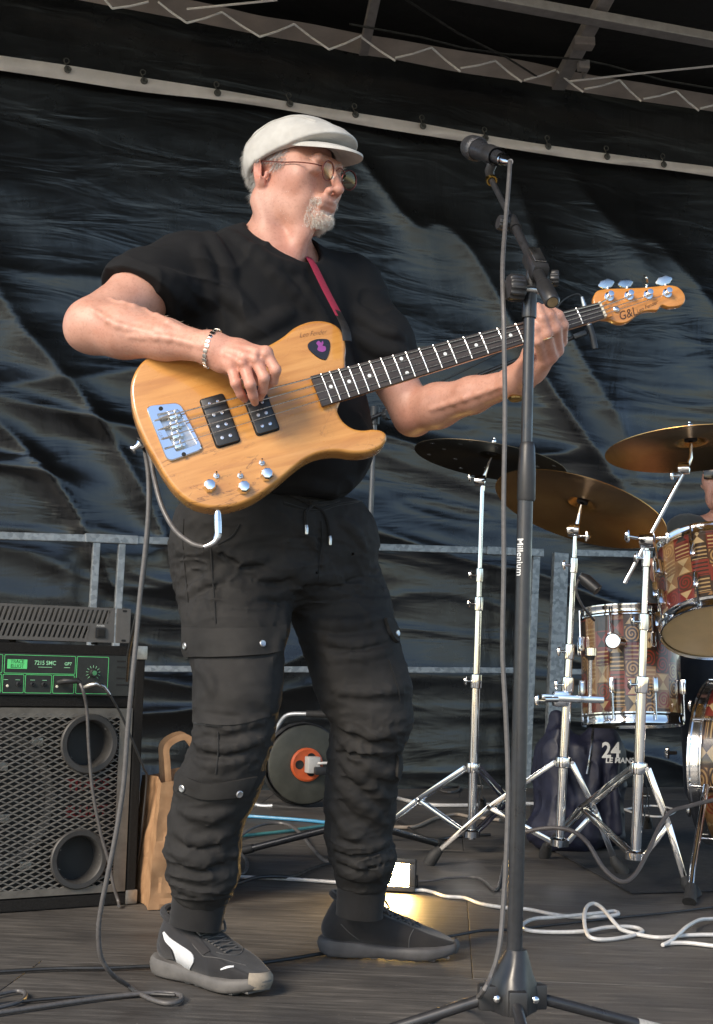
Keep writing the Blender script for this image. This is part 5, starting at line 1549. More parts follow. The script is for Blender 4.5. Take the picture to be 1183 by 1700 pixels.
# boom
jt = P(881, 478, 2.34)
rear, front = P(916, 500, 2.245), P(816, 300, 2.60)
bd = (front - rear).normalized()
t_j = (jt - rear).dot(bd); jb = rear + bd * t_j
boom = MB().tube([rear + bd * .10, rear + bd * (front - rear).length * .62], .0080, 18).build('boom', M_BLACKMETAL, mst)
MB().tube([rear + bd * (front - rear).length * .60, front + bd * .0], .0056, 14).build('boom_extension', M_BLACKMETAL, boom)
MB().lathe([(0, -.004), (.0105, -.004), (.0135, .0), (.0138, .055), (.0120, .062), (.0100, .066), (.0100, .105), (.0082, .108)], rear, bd, 24).build('boom_handle', M_BLACKPLASTIC, boom)
MB().lathe([(0, -.0045), (.009, -.0045)], rear, bd, 20).build('handle_end', mat('dull brass end', (.30, .22, .12), .45, .6, var=.4, nscale=60), boom)
# joint: clamp blocks and two ribbed knobs
sidx = bd.cross(Vector((0, 0, 1))).normalized()
F = frame(rear + bd * .135, bd, Vector((0, 0, 1)))
jn = MB().box((0, 0, .004), (.075, .030, .030), F, bev=.006).build('boom_clamp', M_BLACKPLASTIC, mst)
MB().box((.004, .0170, .004), (.052, .002, .020), F, bev=.0006).build('clamp_plate', M_STEEL, jn)
MB().tube([p_top, P(880, 490, YM), rear + bd * .135 - Vector((0, 0, .012))], [.0125, .012, .012], 16).build('yoke', M_BLACKPLASTIC, jn)
MB().lathe([(.0125, 0), (.013, .004), (.0125, .030)], P(878, 528, YM), up, 20).build('collar', M_BLACKMETAL, jn)
def ribbed(c, ax, r, h, name, parent, n=24):
    ax = Vector(ax).normalized(); u = Vector((0, 0, 1)); u = (u - ax * u.dot(ax)).normalized(); w = ax.cross(u)
    vs = []; fs = []
    for j, (hh, sc) in enumerate(((0, .9), (.12, 1), (.85, 1), (1, .88))):
        for k in range(n * 2):
            a = PI * k / n; rr = r * sc * (1 + (.05 if (k // 2) % 2 else -.04))
            vs.append(Vector(c) + ax * h * hh + (u * math.cos(a) + w * math.sin(a)) * rr)
    m = 2 * n
    for j in range(3):
        for k in range(m): fs.append((j * m + k, j * m + (k + 1) % m, (j + 1) * m + (k + 1) % m, (j + 1) * m + k))
    fs.append(tuple(range(m - 1, -1, -1))); fs.append(tuple(3 * m + k for k in range(m)))
    return MB().add(vs, fs).build(name, M_BLACKPLASTIC, parent, angle=35)
kc = P(868, 479, 2.335)
ribbed(kc, (-1, -.25, 0), .0225, .028, 'knob', jn)
MB().cyl(kc + Vector((.03, .01, 0)), kc, .006).build('knob_axle', M_STEEL, jn)
ribbed(P(913, 462, 2.33), (1, -.15, 0), .0135, .015, 'knob', jn)
tc = rear + bd * (front - rear).length * .60
MB().tube([tc - bd * .02, tc + bd * .022], .0112, 16).build('boom_collar', M_BLACKPLASTIC, boom)
ribbed(tc + Vector((-.010, 0, 0)), (-1, -.3, .1), .0135, .020, 'knob', boom)
# clip and microphone
tail, hd0 = P(834, 264, 2.555), P(790, 247, 2.655)
md = (hd0 - tail).normalized()
mic = thing('microphone', 'black vocal microphone in a clip on the boom stand', 'microphone', tail)
L_ = (hd0 - tail).length
k_ = L_ / .112
MB().lathe([(.0, 0), (.0115, 0), (.0118, .004), (.0124, .012), (.0150, .060), (.0185, .098), (.0205, .108), (.0205, .112)], tail, md, 28).build('handle', mat('dark grey metal handle', (.035, .036, .04), .32, .3, var=.15), mic)
def mesh_ball():
    m, nt, b = new_mat('woven steel grille')
    co = coords(nt)
    v = N(nt, 'ShaderNodeTexVoronoi', Scale=520); L(nt, co, v.inputs['Vector'])
    L(nt, ramp(nt, v.outputs['Distance'], [(.25, (.008, .008, .009)), (.5, (.12, .12, .125))]), b.inputs['Base Color'])
    b.inputs['Metallic'].default_value = .7; b.inputs['Roughness'].default_value = .4
    bp = N(nt, 'ShaderNodeBump', Strength=.8, Distance=.001); L(nt, v.outputs['Distance'], bp.inputs['Height']); L(nt, bp.outputs[0], b.inputs['Normal'])
    return m
MB().lathe([(.0215, .112), (.0242, .116), (.0252, .121), (.0252, .126), (.0244, .129), (.0246, .138), (.0225, .150), (.0165, .159), (.008, .163), (0, .164)], tail, md, 28).build('grille', mesh_ball(), mic)
MB().lathe([(.0119, -.006), (.0125, -.004), (.0125, .002), (.0119, .004)], tail, md, 24).build('connector_ring', M_CHROME, mic)
clipc = tail + md * .045
cl = MB().lathe([(.0175, -.018), (.0182, -.014), (.0190, .014), (.0186, .018)], clipc, md, 24).build('mic_clip', M_BLACKPLASTIC, mst)
MB().tube([clipc + Vector((0, 0, -.015)), P(812, 284, 2.60), front + bd * .012], [.010, .0095, .0085], 14).build('clip_neck', M_BLACKPLASTIC, cl)
MB().lathe([(.0075, -.006), (.0105, -.006), (.0112, .0), (.0105, .006), (.0075, .006)], front + bd * .004, bd, 20).build('thread_ring', mat('brass thread', (.62, .38, .09), .25, 1.0), cl)
# microphone cable
path = [tuple(tail - md * .004), tuple(tail - md * .03), tuple(P(846, 276, 2.50)), tuple(P(843, 320, 2.47)), tuple(P(838, 380, 2.43)), tuple(P(834, 450, 2.36)), tuple(P(836, 540, 2.32)), tuple(P(838, 680, 2.315)), tuple(P(836, 820, 2.315)), tuple(P(836, 950, 2.315)), tuple(P(834, 1080, 2.315)), tuple(P(839, 1180, 2.315)), tuple(P(843, 1290, 2.315)), tuple(P(841, 1400, 2.312)), tuple(P(836, 1490, 2.31)), tuple(P(829, 1570, 2.30)), tuple(P(815, 1620, 2.30)), tuple(P(797, 1652, 2.31)), tuple(G(770, 1672, .006)), tuple(G(700, 1700, .006)), tuple(G(640, 1740, .006))]
mc = thing('microphone_cable', 'grey cable hanging from the microphone down along its stand', 'cable', mst.location)
MB().tube(spline(path, 6), .0042, 8).build('sheath', M_CABLE_GREY, mc)
MB().tube([tail + md * .002, tail - md * .02, tail - md * .034], [.0105, .0100, .006], 16).build('connector', M_CHROME, mc)
# ------------------------------------------------------------------ bass combo amplifier with a rack power amplifier on top
z8 = lambda a, b: (a / 3.035, 980 + b / 3.035)
AR = G(224, 1500); AANG = R(31)
AU = Vector((math.cos(AANG), math.sin(AANG), 0)); AN = Vector((math.sin(AANG), -math.cos(AANG), 0))
AM = Matrix((AU, Vector((0, 0, 1)), AN)).transposed().to_4x4(); AM.translation = AR
AI = AM.inverted()
def ap(px, py, off=0.0):
    q = AI @ PL(px, py, AR + AN * off, AN); return Vector((q.x, q.y, off))
def a8(a, b, off=0.0): return ap(*z8(a, b), off)
amp = thing('combo_amplifier', 'black bass combo amplifier with diamond mesh grille, two round ports and green control panel', 'amplifier', AM)
def carpet():
    return mat('black cabinet carpet', (.016, .0155, .015), .95, var=.5, nscale=300, bump=.9, bscale=700, bdist=.002, spec=.15)
M_CARPET = carpet()
ctop = a8(740, 285).y; W = .66; D = .40
xl = -W
pt, pb = a8(300, 322).y, a8(300, 528).y          # control panel band
gt, gb = a8(300, 585).y, a8(300, 1545).y         # grille
gt = min(gt, pb - .012); fr = .026
m = MB()                                          # carcass: sides, top, bottom, back, dividing shelf
m.box((-fr / 2, ctop / 2, -D / 2), (fr, ctop, D), bev=.004)
m.box((xl + fr / 2, ctop / 2, -D / 2), (fr, ctop, D), bev=.004)
m.box((xl / 2, ctop - fr / 2, -D / 2 + .001), (W - 2 * fr, fr, D - .004), bev=.003)
m.box((xl / 2, gb / 2, -D / 2 + .001), (W - 2 * fr, gb, D - .004), bev=.003)
m.box((xl / 2, (gt + pb) / 2, -D / 2 - .001), (W - 2 * fr, pb - gt, D - .01))
m.box((xl / 2, ctop / 2, -D + .006), (W - 2 * fr, ctop - .01, .012))
m.build('cabinet', M_CARPET, amp, local=True, smooth=False)
cab = amp.children[-1]
M_CORNER = mat('worn metal corner', (.42, .40, .36), .4, .8, var=.35, nscale=50)
for yy in (ctop - .016, .018):
    MB().box((-.012, yy, .0005), (.032, .036, .006), bev=.003).box((.0008, yy, -.018), (.004, .036, .040), bev=.001).build('corner_protector', M_CORNER, cab, local=True)
# baffle, speaker and ports behind the grille
MB().box((xl / 2, (gt + gb) / 2, -.05), (W - 2 * fr, gt - gb, .012)).build('baffle', mat('black baffle', (.012, .012, .012), .6), amp, local=True, smooth=False)
baf = amp.children[-1]
M_CONE = mat('grey paper cone', (.06, .058, .055), .7, var=.2)
sc = Vector((-.40, (gt + gb) / 2 + .0, -.042))
MB().lathe([(.185, 0), (.178, .010), (.168, .006), (.160, -.002), (.06, -.05), (.055, -.042), (0, -.034)], sc, (0, 0, 1), 40).build('speaker', M_CONE, baf, local=True)
for a, b in ((190, 765), (130, 1390), (20, 1150), (12, 890)):  # silver brackets added to give the bright glints behind the mesh
    q = a8(a, b, -.03); MB().box((q.x, q.y, -.036), (.030, .022, .006), bev=.002).build('glint_bracket', M_CORNER, baf, local=True)
# printed red words behind the mesh
M_REDPRINT = mat('red print', (.20, .012, .015), .5, var=.2)
for b in (985, 1118):
    q = a8(450, b, -.03)
    text_obj('red_lettering', 'TRACE', .040, AM @ Matrix.Translation((q.x, q.y, -.043)), M_REDPRINT, baf, sx=.95, font_w=.0012) if b == 985 else text_obj('red_lettering', 'ELLIOT', .040, AM @ Matrix.Translation((q.x - .004, q.y, -.043)), M_REDPRINT, baf, sx=.9, font_w=.0012)
M_PORT = mat('moulded port plastic', (.035, .034, .033), .55, var=.2, nscale=40)
ports = []
for a, b in ((450, 773), (398, 1355)):
    q = a8(a, b, .004); r_out = .0505; r_in = .0385
    # radius from the photograph, on the amplifier front
    ra = (a8(a, b - 152, .004) - a8(a, b + 152, .004)).length / 2
    r_out = ra; r_in = ra * .76
    ports.append((q.x, q.y, r_out))
    MB().lathe([(r_out, -.004), (r_out, .003), (r_out * .96, .006), (r_in * 1.06, .005), (r_in, .001), (r_in * .97, -.02), (r_in * .95, -.20), (0, -.20)], (q.x, q.y, .002), (0, 0, 1), 44).build('port', M_PORT, amp, local=True)
# expanded metal grille
M_GRILLE = mat('grey black grille steel', (.17, .155, .135), .45, .5, var=.3, nscale=30, rvar=.1)
a_d, b_d, w_ = .0165, .0080, .0034
gx0, gx1, gy0, gy1 = xl + fr + .004, -fr - .004, gb + .004, gt - .004
ix0, ix1, iy0, iy1 = gx0 + .012, gx1 - .028, gy0 + .016, gy1 - .020
vs = []; fs = []
def inport(x, y): return any((x - p[0]) ** 2 + (y - p[1]) ** 2 < (p[2] - .010) ** 2 for p in ports)
j = 0; y = iy0
while y < iy1:
    x = ix0 + (a_d if j % 2 else 0)
    while x < ix1:
        if not inport(x, y):
            ia, ib = a_d - w_ * 1.1, b_d - w_ * .62
            for z_o, z_i in ((0.0, 0.0),):
                n0 = len(vs)
                vs += [(x + a_d, y, -.0005), (x, y + b_d, .0012), (x - a_d, y, -.0005), (x, y - b_d, .0012)]
                vs += [(x + ia, y, .0003), (x, y + ib, .0015), (x - ia, y, .0003), (x, y - ib, .0000)]
                vs += [(x + ia, y, -.0022), (x, y + ib, -.0018), (x - ia, y, -.0022), (x, y - ib, -.0028)]
                for k in range(4):
                    l = (k + 1) % 4
                    fs.append((n0 + k, n0 + l, n0 + 4 + l, n0 + 4 + k)); fs.append((n0 + 4 + k, n0 + 4 + l, n0 + 8 + l, n0 + 8 + k))
        x += 2 * a_d
    y += b_d; j += 1
gm = MB().add(vs, fs)
for (x0, x1, y0, y1) in ((gx0, ix0 + .004, gy0, gy1), (ix1 - .006, gx1, gy0, gy1), (ix0 + .004, ix1 - .006, gy0, iy0 + .002), (ix0 + .004, ix1 - .006, iy1 - .004, gy1)):
    gm.box(((x0 + x1) / 2, (y0 + y1) / 2, -.001), (x1 - x0, y1 - y0, .003))
gm.build('grille', M_GRILLE, amp, local=True, smooth=False)
# control panel
M_PANEL = mat('dark control panel', (.022, .024, .022), .5, var=.2, nscale=60)
pan = MB().box((xl / 2, (pt + pb) / 2, -.004), (W - 2 * fr - .004, pt - pb, .006)).build('control_panel', M_PANEL, amp, local=True, smooth=False)
M_GREEN = mat('lit green panel print', (.10, .50, .16), .5, var=.05, emit=(.10, .62, .20), es=.16)
def outline(x0, x1, y0, y1, w=.0012, r=.004):
    c = [(x0, y1), (x1, y1), (x1, y0), (x0, y0)]
    o = rrect(c, r); i = rrect([(x0 + w, y1 - w), (x1 - w, y1 - w), (x1 - w, y0 + w), (x0 + w, y0 + w)], r * .7)
    n = len(o); vs = [(p[0], p[1], -.0006) for p in o] + [(p[0], p[1], -.0006) for p in i] + [(p[0], p[1], -.001) for p in o]
    fs = [(k, (k + 1) % n, n + (k + 1) % n, n + k) for k in range(n)] + [(k, 2 * n + k, 2 * n + (k + 1) % n, (k + 1) % n) for k in range(n)]
    MB().add(vs, fs).build('panel_outline', M_GREEN, pan, local=True, smooth=False)
def ax_(a): return a8(a, 420).x
ys = [pt - .004, (pt + pb) / 2 + .001, (pt + pb) / 2 - .001, pb + .004]
outline(ax_(18), ax_(378), ys[1], ys[0]); outline(ax_(384), ax_(545), ys[3], ys[0])
for a, b in ((-110, 8), (14, 122), (128, 262), (268, 376)): outline(ax_(a), ax_(b), ys[3], ys[2])
outline(ax_(-330), ax_(10), ys[1], ys[0]); outline(ax_(-330), ax_(-116), ys[3], ys[2])
def ptxt(s, a, yy, size, m=M_GREEN, **kw): return text_obj('panel_lettering', s, size, AM @ Matrix.Translation((ax_(a), yy, -.0004)), m, pan, **kw)
lg = MB().box((ax_(84), (ys[0] + ys[1]) / 2, -.0006), (ax_(136) - ax_(36), .0235, .0004)).build('logo_block', M_GREEN, pan, local=True, smooth=False)
ptxt('TRACE', 84, (ys[0] + ys[1]) / 2 + .0058, .0125, M_DARK, font_w=.0004, sx=.92)
ptxt('ELLIOT', 84, (ys[0] + ys[1]) / 2 - .0058, .0125, M_DARK, font_w=.0004, sx=.86)
M_GREENTXT = mat('pale green print', (.30, .62, .36), .5, emit=(.2, .55, .28), es=.10)
ptxt('7215 SMC', 225, (ys[0] + ys[1]) / 2 + .004, .0150, M_GREENTXT, font_w=.0002, sx=.9)
ptxt('GP7', 340, (ys[0] + ys[1]) / 2 + .003, .0110, M_GREENTXT, font_w=.0002)
for a in (225, 336): MB().box((ax_(a), (ys[0] + ys[1]) / 2 - .0065, -.0005), (.036 if a == 225 else .016, .0012, .0003)).build('fine_print', M_GREENTXT, pan, local=True, smooth=False)
# dials, jacks
kx, ky = a8(470, 395).x, (ys[0] + ys[3]) / 2 + .006
MB().lathe([(.0115, 0), (.0112, .008), (.0092, .011), (0, .011)], (kx, ky, -.001), (0, 0, 1), 20).build('dial', M_BLACKPLASTIC, pan, local=True)
MB().lathe([(.0062, .0112), (.006, .0125), (0, .0125)], (kx, ky, -.001), (0, 0, 1), 18).build('dial_cap', mat('green dial cap', (.06, .22, .10), .5), pan, local=True)
for k in range(11):
    a = R(225 - 27 * k); c, s = math.cos(a), math.sin(a)
    F = Matrix.Translation((kx + c * .0165, ky + s * .0165, -.0005)) @ Matrix.Rotation(a, 4, 'Z')
    MB().box((0, 0, 0), (.0065, .0009, .0006), F).build('dial_tick', M_GREENTXT, pan, local=True, smooth=False)
jy = (ys[2] + ys[3]) / 2
for a, r in ((165, .0058), (222, .0058), (94, .0062)):
    MB().lathe([(r, -.001), (r, .004), (r * .6, .005), (r * .55, .001), (0, .001)], (ax_(a), jy - .001, -.001), (0, 0, 1), 16).build('jack_socket' if a != 94 else 'dial', M_BLACKPLASTIC, pan, local=True)
for a in (40, 290):
    MB().lathe([(.0036, 0), (.0032, .002), (0, .003)], (ax_(a), jy - .006, -.001), (0, 0, 1), 14).build('indicator', mat('cream indicator', (.7, .68, .55), .4) if a == 40 else bpy.data.materials['cream indicator'], pan, local=True)
for a in (30, 90, 165, 225): MB().box((ax_(a), jy + .0095, -.0005), (.012, .0010, .0003)).build('fine_print', M_GREENTXT, pan, local=True, smooth=False)
for k, b in enumerate((358, 388, 444, 476)):
    q = a8(620, b); MB().box((ax_(620), q.y, -.0006), (.036, .0042, .0012), bev=.0005).build('vent_slot', M_DARK, pan, local=True, smooth=False)

# rack power amplifier standing on top
PT, PBm = a8(300, 78).y, a8(300, 268).y
lift = ctop + .002
hgt = PT - PBm
pow_ = thing('power_amplifier', 'grey rack power amplifier with slanted vent slots standing on the combo amplifier', 'amplifier', AM @ Matrix.Translation((0, lift + .006, 0)))
xr = a8(575, 170).x; xe = a8(652, 170).x
M_RACK = mat('dark grey rack paint', (.12, .113, .105), .5, .2, var=.12, nscale=60, bump=.15, bscale=600, bdist=.0005)
PW = .46
xl2 = xe - PW
H2 = hgt + PBm - lift - .006
MB().box(((xl2 + xr) / 2, H2 / 2, -.17), (xr - xl2 - .02, H2 - .004, .30)).build('chassis', mat('chassis steel', (.06, .06, .058), .5, .5), pow_, local=True, smooth=False)
for a in (.03, .25, .40):
    MB().lathe([(.010, 0), (.008, -.0058), (0, -.0058)], (xr - a, 0.0, -.06), (0, 1, 0), 12).build('rubber_foot', M_RUBBER, pow_, local=True)
# faceplate made of bars so that the slots are open
rows = [(H2 * .54, H2 * .93, xl2 + .02, a8(545, 120).x), (H2 * .10, H2 * .46, xl2 + .02, a8(440, 215).x)]
m = MB()
def fbox(x0, x1, y0, y1): m.box(((x0 + x1) / 2, (y0 + y1) / 2, 0), (x1 - x0, y1 - y0, .004))
fbox(xl2 + .02, xr, H2 * .93, H2); fbox(xl2 + .02, xr, H2 * .46, H2 * .54); fbox(xl2 + .02, xr, 0, H2 * .10)
pit = .0132; sl = .011
for (y0, y1, x0, x1) in rows:
    fbox(x1, xr, y0, y1)
    x = x0
    while x < x1 + .002:
        bw = pit * .50
        vs = [(x + dx + sh_, yy, zz) for yy, sh_ in ((y0, 0), (y1, sl)) for dx in (0, bw) for zz in (-.002, .002)]
        m.add(vs, [(0, 1, 3, 2), (4, 6, 7, 5), (0, 4, 5, 1), (2, 3, 7, 6), (0, 2, 6, 4), (1, 5, 7, 3)])
        x += pit
m.build('faceplate', M_RACK, pow_, local=True, smooth=False)
m = MB(); m.box(((xr + xe) / 2 + .003, H2 / 2, .001), (xe - xr - .004, H2, .005), bev=.001); m.build('rack_ear', M_RACK, pow_, local=True, smooth=False)
ear = pow_.children[-1]
for yy in (H2 * .93, H2 * .07):
    q = rrect([((xr + xe) / 2 - .001, yy + .0028), ((xr + xe) / 2 + .011, yy + .0028), ((xr + xe) / 2 + .011, yy - .0028), ((xr + xe) / 2 - .001, yy - .0028)], .0027)
    MB().prism(q, .0036, .0040).build('slot', M_DARK, ear, local=True, smooth=False)
sx_, sy_ = a8(503, 218).x, H2 * .27
sw = MB().box((sx_, sy_, .003), (.028, H2 * .30, .005), bev=.001).build('power_switch', M_BLACKPLASTIC, pow_, local=True, smooth=False)
MB().box((sx_ + .001, sy_, .006), (.020, H2 * .22, .005), Matrix.Translation((0, 0, 0)), bev=.0015).build('rocker', M_DARK, sw, local=True, smooth=False)
text_obj('lettering', 'POWER', .0062, AM @ Matrix.Translation((sx_, lift + .006 + H2 * .475, .0024)), M_WHITE, pow_)

# patch cables of the amplifier
def floorz(px, py, z=.006): return tuple(G(px, py, z))
def A_(px, py, off): return tuple(AM @ ap(px, py, off))
c1 = thing('patch_cable', 'grey patch cable hanging straight down the middle of the amplifier grille', 'cable', AM @ Matrix.Translation((-.2, .3, 0)), 'patch cables of the amplifier')
MB().tube(spline([A_(132, 1133, .035), A_(138, 1148, .045), A_(144, 1180, .03), A_(147, 1240, .022), A_(153, 1310, .020), A_(166, 1380, .020), A_(180, 1430, .020), A_(188, 1470, .02), A_(196, 1496, .022), A_(197, 1504, .05)], 6), .0042, 8).build('sheath', M_CABLE_GREY, c1)
MB().tube([A_(96, 1133, .004), A_(106, 1131, .022), A_(128, 1130, .034), A_(134, 1134, .036)], [.0055, .0075, .0075, .005], 12).build('plug', M_BLACKPLASTIC, c1)
c2 = thing('patch_cable', 'thin black patch cable sweeping right from the green panel towards the paper bag', 'cable', AM @ Matrix.Translation((-.1, .3, 0)), 'patch cables of the amplifier')
MB().tube(spline([A_(178, 1147, .034), A_(186, 1160, .03), A_(200, 1185, .026), A_(212, 1212, .02), A_(228, 1250, .016), A_(238, 1275, .012), A_(243, 1300, .004), tuple(AM @ Vector((.012, .12, -.02))), tuple(AM @ Vector((.02, .02, -.08)))], 6), .0032, 8).build('sheath', M_CABLE_BLACK, c2)
MB().tube([A_(138, 1142, .004), A_(148, 1138, .02), A_(160, 1135, .03), A_(172, 1140, .034), A_(182, 1153, .032)], [.005, .0072, .0072, .0064, .004], 12).build('plug', M_STEEL, c2)
# ------------------------------------------------------------------ drum kit
def bronze(name, c0, c1, rough):
    m, nt, b = new_mat(name)
    co = coords(nt)
    ln = N(nt, 'ShaderNodeVectorMath', operation='LENGTH'); L(nt, co, ln.inputs[0])
    cb = N(nt, 'ShaderNodeCombineXYZ'); L(nt, ln.outputs['Value'], cb.inputs[0])
    g = N(nt, 'ShaderNodeTexNoise', Scale=260, Detail=3); L(nt, cb.outputs[0], g.inputs['Vector'])     # lathe grooves
    n = N(nt, 'ShaderNodeTexNoise', Scale=7, Detail=4); L(nt, co, n.inputs['Vector'])
    ad = N(nt, 'ShaderNodeMath', operation='ADD'); L(nt, g.outputs[0], ad.inputs[0]); L(nt, n.outputs[0], ad.inputs[1])
    hf = N(nt, 'ShaderNodeMath', operation='MULTIPLY'); L(nt, ad.outputs[0], hf.inputs[0]); hf.inputs[1].default_value = .5
    L(nt, ramp(nt, hf.outputs[0], [(.35, c0), (.65, c1)]), b.inputs['Base Color'])
    b.inputs['Metallic'].default_value = 1.0; b.inputs['Roughness'].default_value = rough
    b.inputs['Anisotropic'].default_value = .85
    tg = N(nt, 'ShaderNodeTangent', direction_type='RADIAL', axis='Z'); L(nt, tg.outputs[0], b.inputs['Tangent'])
    bp = N(nt, 'ShaderNodeBump', Strength=.25, Distance=.0008); L(nt, g.outputs[0], bp.inputs['Height']); L(nt, bp.outputs[0], b.inputs['Normal'])
    return m
M_BRONZE = bronze('hammered bronze', (.46, .23, .07), (.74, .44, .15), .22)
M_DARKBRONZE = bronze('raw dark bronze', (.055, .042, .026), (.11, .085, .052), .34)
M_FELT = mat('black felt', (.02, .018, .018), .95, var=.4, nscale=300)
def cymbal(label, c, nrm, r, m, holes=False):
    nrm = Vector(nrm).normalized(); x = Vector((1, 0, 0)); x = (x - nrm * x.dot(nrm)).normalized(); y = nrm.cross(x)
    M = Matrix((x, y, nrm)).transposed().to_4x4(); M.translation = c
    t = thing('cymbal', label, 'cymbal', M, 'cymbals of the drum kit')
    prof = [(.008, .028), (.018, .027), (.032, .020), (.044, .006), (.055, .003)] + [(.055 + (r - .055) * k / 8, .003 - .022 * (k / 8) ** 1.6) for k in range(1, 9)]
    under = [(p[0], p[1] - .0018) for p in prof[::-1]]
    MB().lathe(prof + under, (0, 0, 0), (0, 0, 1), 72).build('plate', m, t, local=True, angle=60)
    MB().lathe([(0, .046), (.014, .046), (.016, .040), (.016, .030), (.008, .028)], (0, 0, 0), (0, 0, 1), 18).build('top_felt', M_FELT, t, local=True)
    MB().lathe([(.008, .024), (.019, .022), (.019, .008), (.008, .006)], (0, 0, 0), (0, 0, 1), 18).build('bottom_felt', M_FELT, t, local=True)
    MB().lathe([(.004, .044), (.004, .066), (0, .068)], (0, 0, 0), (0, 0, 1), 12).lathe([(.007, .048), (.009, .056), (.006, .062), (.004, .062)], (0, 0, 0), (0, 0, 1), 12).build('wing_nut', M_CHROME, t, local=True)
    if holes:
        for k in range(8):  # pale nickel discs stand in for the bright spots of the holes
            for q, dr in ((0, .62), (1, .86)):
                a = 2 * PI * (k + .5 * q) / 8
                rr = r * dr; zz = .003 - .022 * ((rr - .055) / (r - .055)) ** 1.6
                MB().lathe([(0, .0012), (.0075, .0008), (.0085, -.0002), (.0085, -.0016), (.0075, -.0026), (0, -.003)], (rr * math.cos(a), rr * math.sin(a), zz), (0, 0, 1), 10).build('hole_disc', M_NICKEL, t, local=True)
    return t, M
def flatbar(mb, a, b, w, th, side):
    F = frame((Vector(a) + Vector(b)) / 2, Vector(b) - Vector(a), side); mb.box((0, 0, 0), ((Vector(b) - Vector(a)).length, w, th), F, bev=.002)
def wing(mb, c, d, s=1.0):
    d = Vector(d).normalized()
    mb.cyl(c, Vector(c) + d * .026 * s, .0045 * s, n=10); e = Vector(c) + d * .024 * s
    mb.tube([e + Vector((0, 0, .014 * s)), e + Vector((0, 0, .006 * s)) + d * .003, e + Vector((0, 0, -.006 * s)) + d * .003, e - Vector((0, 0, .014 * s))], [.003 * s, .006 * s, .006 * s, .003 * s], 8)
def collar(c, ax, r, h, parent, wd, name='collar'):
    mb = MB().lathe([(r * .8, -h / 2 - .004), (r * 1.30, -h / 2), (r * 1.38, 0), (r * 1.30, h / 2), (r * .8, h / 2 + .003)], c, ax, 20)
    o = mb.build(name, M_CHROME, parent)
    w = MB(); wing(w, Vector(c) + Vector(wd).normalized() * r, wd); w.build('wing_bolt', M_CHROME, o)
    return o
def drum_stand(label, Y, base, top, joints, hub_py, col_py, feet, name='cymbal_stand', r0=.0148):
    """base/top pixels of the pole, joints: pixel heights where the tube steps down, feet: floor points"""
    A = P(*base, Y); B = P(*top, Y); ax = (B - A).normalized()
    t = thing(name, label, 'cymbal stand', Vector((A.x, A.y, 0)), 'chrome stands of the drum kit')
    def at(py): return A.lerp(B, (base[1] - py) / (base[1] - top[1]))
    seg = [base[1]] + joints + [top[1]]; r = r0
    for a, b in zip(seg, seg[1:]):
        MB().tube([at(a) - ax * .002, at(b)], r, 20).build('tube', M_CHROME, t)
        if b != top[1]: collar(at(b), ax, r, .045, t, (-1, -.4, 0) if len(t.children) % 4 else (1, -.5, 0))
        r *= .80
    hub = at(hub_py); col = at(col_py)
    MB().lathe([(.016, -.018), (.025, -.015), (.027, 0), (.025, .015), (.016, .018)], hub, ax, 20).build('hub', M_CHROME, t)
    MB().lathe([(.016, -.014), (.030, -.012), (.031, .008), (.022, .014), (.016, .014)], col, ax, 20).build('lower_collar', M_CHROME, t)
    for f in feet:
        f = Vector((f[0], f[1], 0)); d = f - Vector((hub.x, hub.y, 0)); d.z = 0; Lh = d.length; d.normalize(); s = Vector((-d.y, d.x, 0))
        h0 = hub + d * .026; kn = Vector((hub.x, hub.y, 0)) + d * Lh * .56 + Vector((0, 0, hub.z * .56)); ft = f - d * .02 + Vector((0, 0, .045))
        mb = MB()
        for q in (-1, 1):
            mb2 = [h0 + s * q * .013, kn + s * q * .013, ft + s * q * .006]
            flatbar(mb, mb2[0], mb2[1], .004, .016, s); flatbar(mb, mb2[1], mb2[2], .004, .016, s)
        mb.cyl(kn - s * .018, kn + s * .018, .007, n=10).cyl(h0 - s * .018, h0 + s * .018, .006, n=10)
        lg = mb.build('leg', M_CHROME, t, angle=30)
        bb = MB()
        for q in (-1, 1): flatbar(bb, col + d * .026 + s * q * .009, kn + s * q * .009, .0035, .014, s)
        bb.build('brace', M_CHROME, lg, angle=30)
        u = (ft - kn).normalized()
        rf = MB().tube([ft - u * .012, ft + u * .004, f + Vector((0, 0, .020)), f + d * .012 + Vector((0, 0, .001))], [.012, .017, .021, .019], 12)
        rf.build('rubber_foot', M_RUBBER, lg)
    return t, at, ax
# left stand with the dark cymbal
fA = [G(628, 1396), G(884, 1398), G(800, 1345)]
sA, atA, axA = drum_stand('slim chrome cymbal stand nearest the bass player under the dark cymbal', 4.85, (782, 1392), (800, 812), [1135, 1006, 958], 1277, 1384, fA)
cA = P(815, 757, 4.85)
tl = MB().tube([P(800, 815, 4.85), P(803, 790, 4.85), cA + Vector((0, 0, -.005))], [.009, .008, .005], 12).lathe([(.006, -.02), (.019, -.018), (.021, 0), (.019, .018), (.006, .02)], P(797, 798, 4.85), (1, -.3, 0), 16); wing(tl, P(792, 795, 4.85), (-1, -.3, .2), 1.1); tl.build('tilter', M_CHROME, sA)
cymbal('dark bronze cymbal with bright discs for holes on the left chrome stand', cA, (.16, .07, .98), .272, M_DARKBRONZE, True)
fB = [G(716, 1436), G(1030, 1452), G(925, 1352)]
sB, atB, axB = drum_stand('chrome cymbal stand in the middle carrying the lower bronze cymbal and a tom clamp', 4.45, (928, 1405), (955, 880), [1140, 1085, 940], 1268, 1398, fB)
cB = P(965, 838, 4.45)
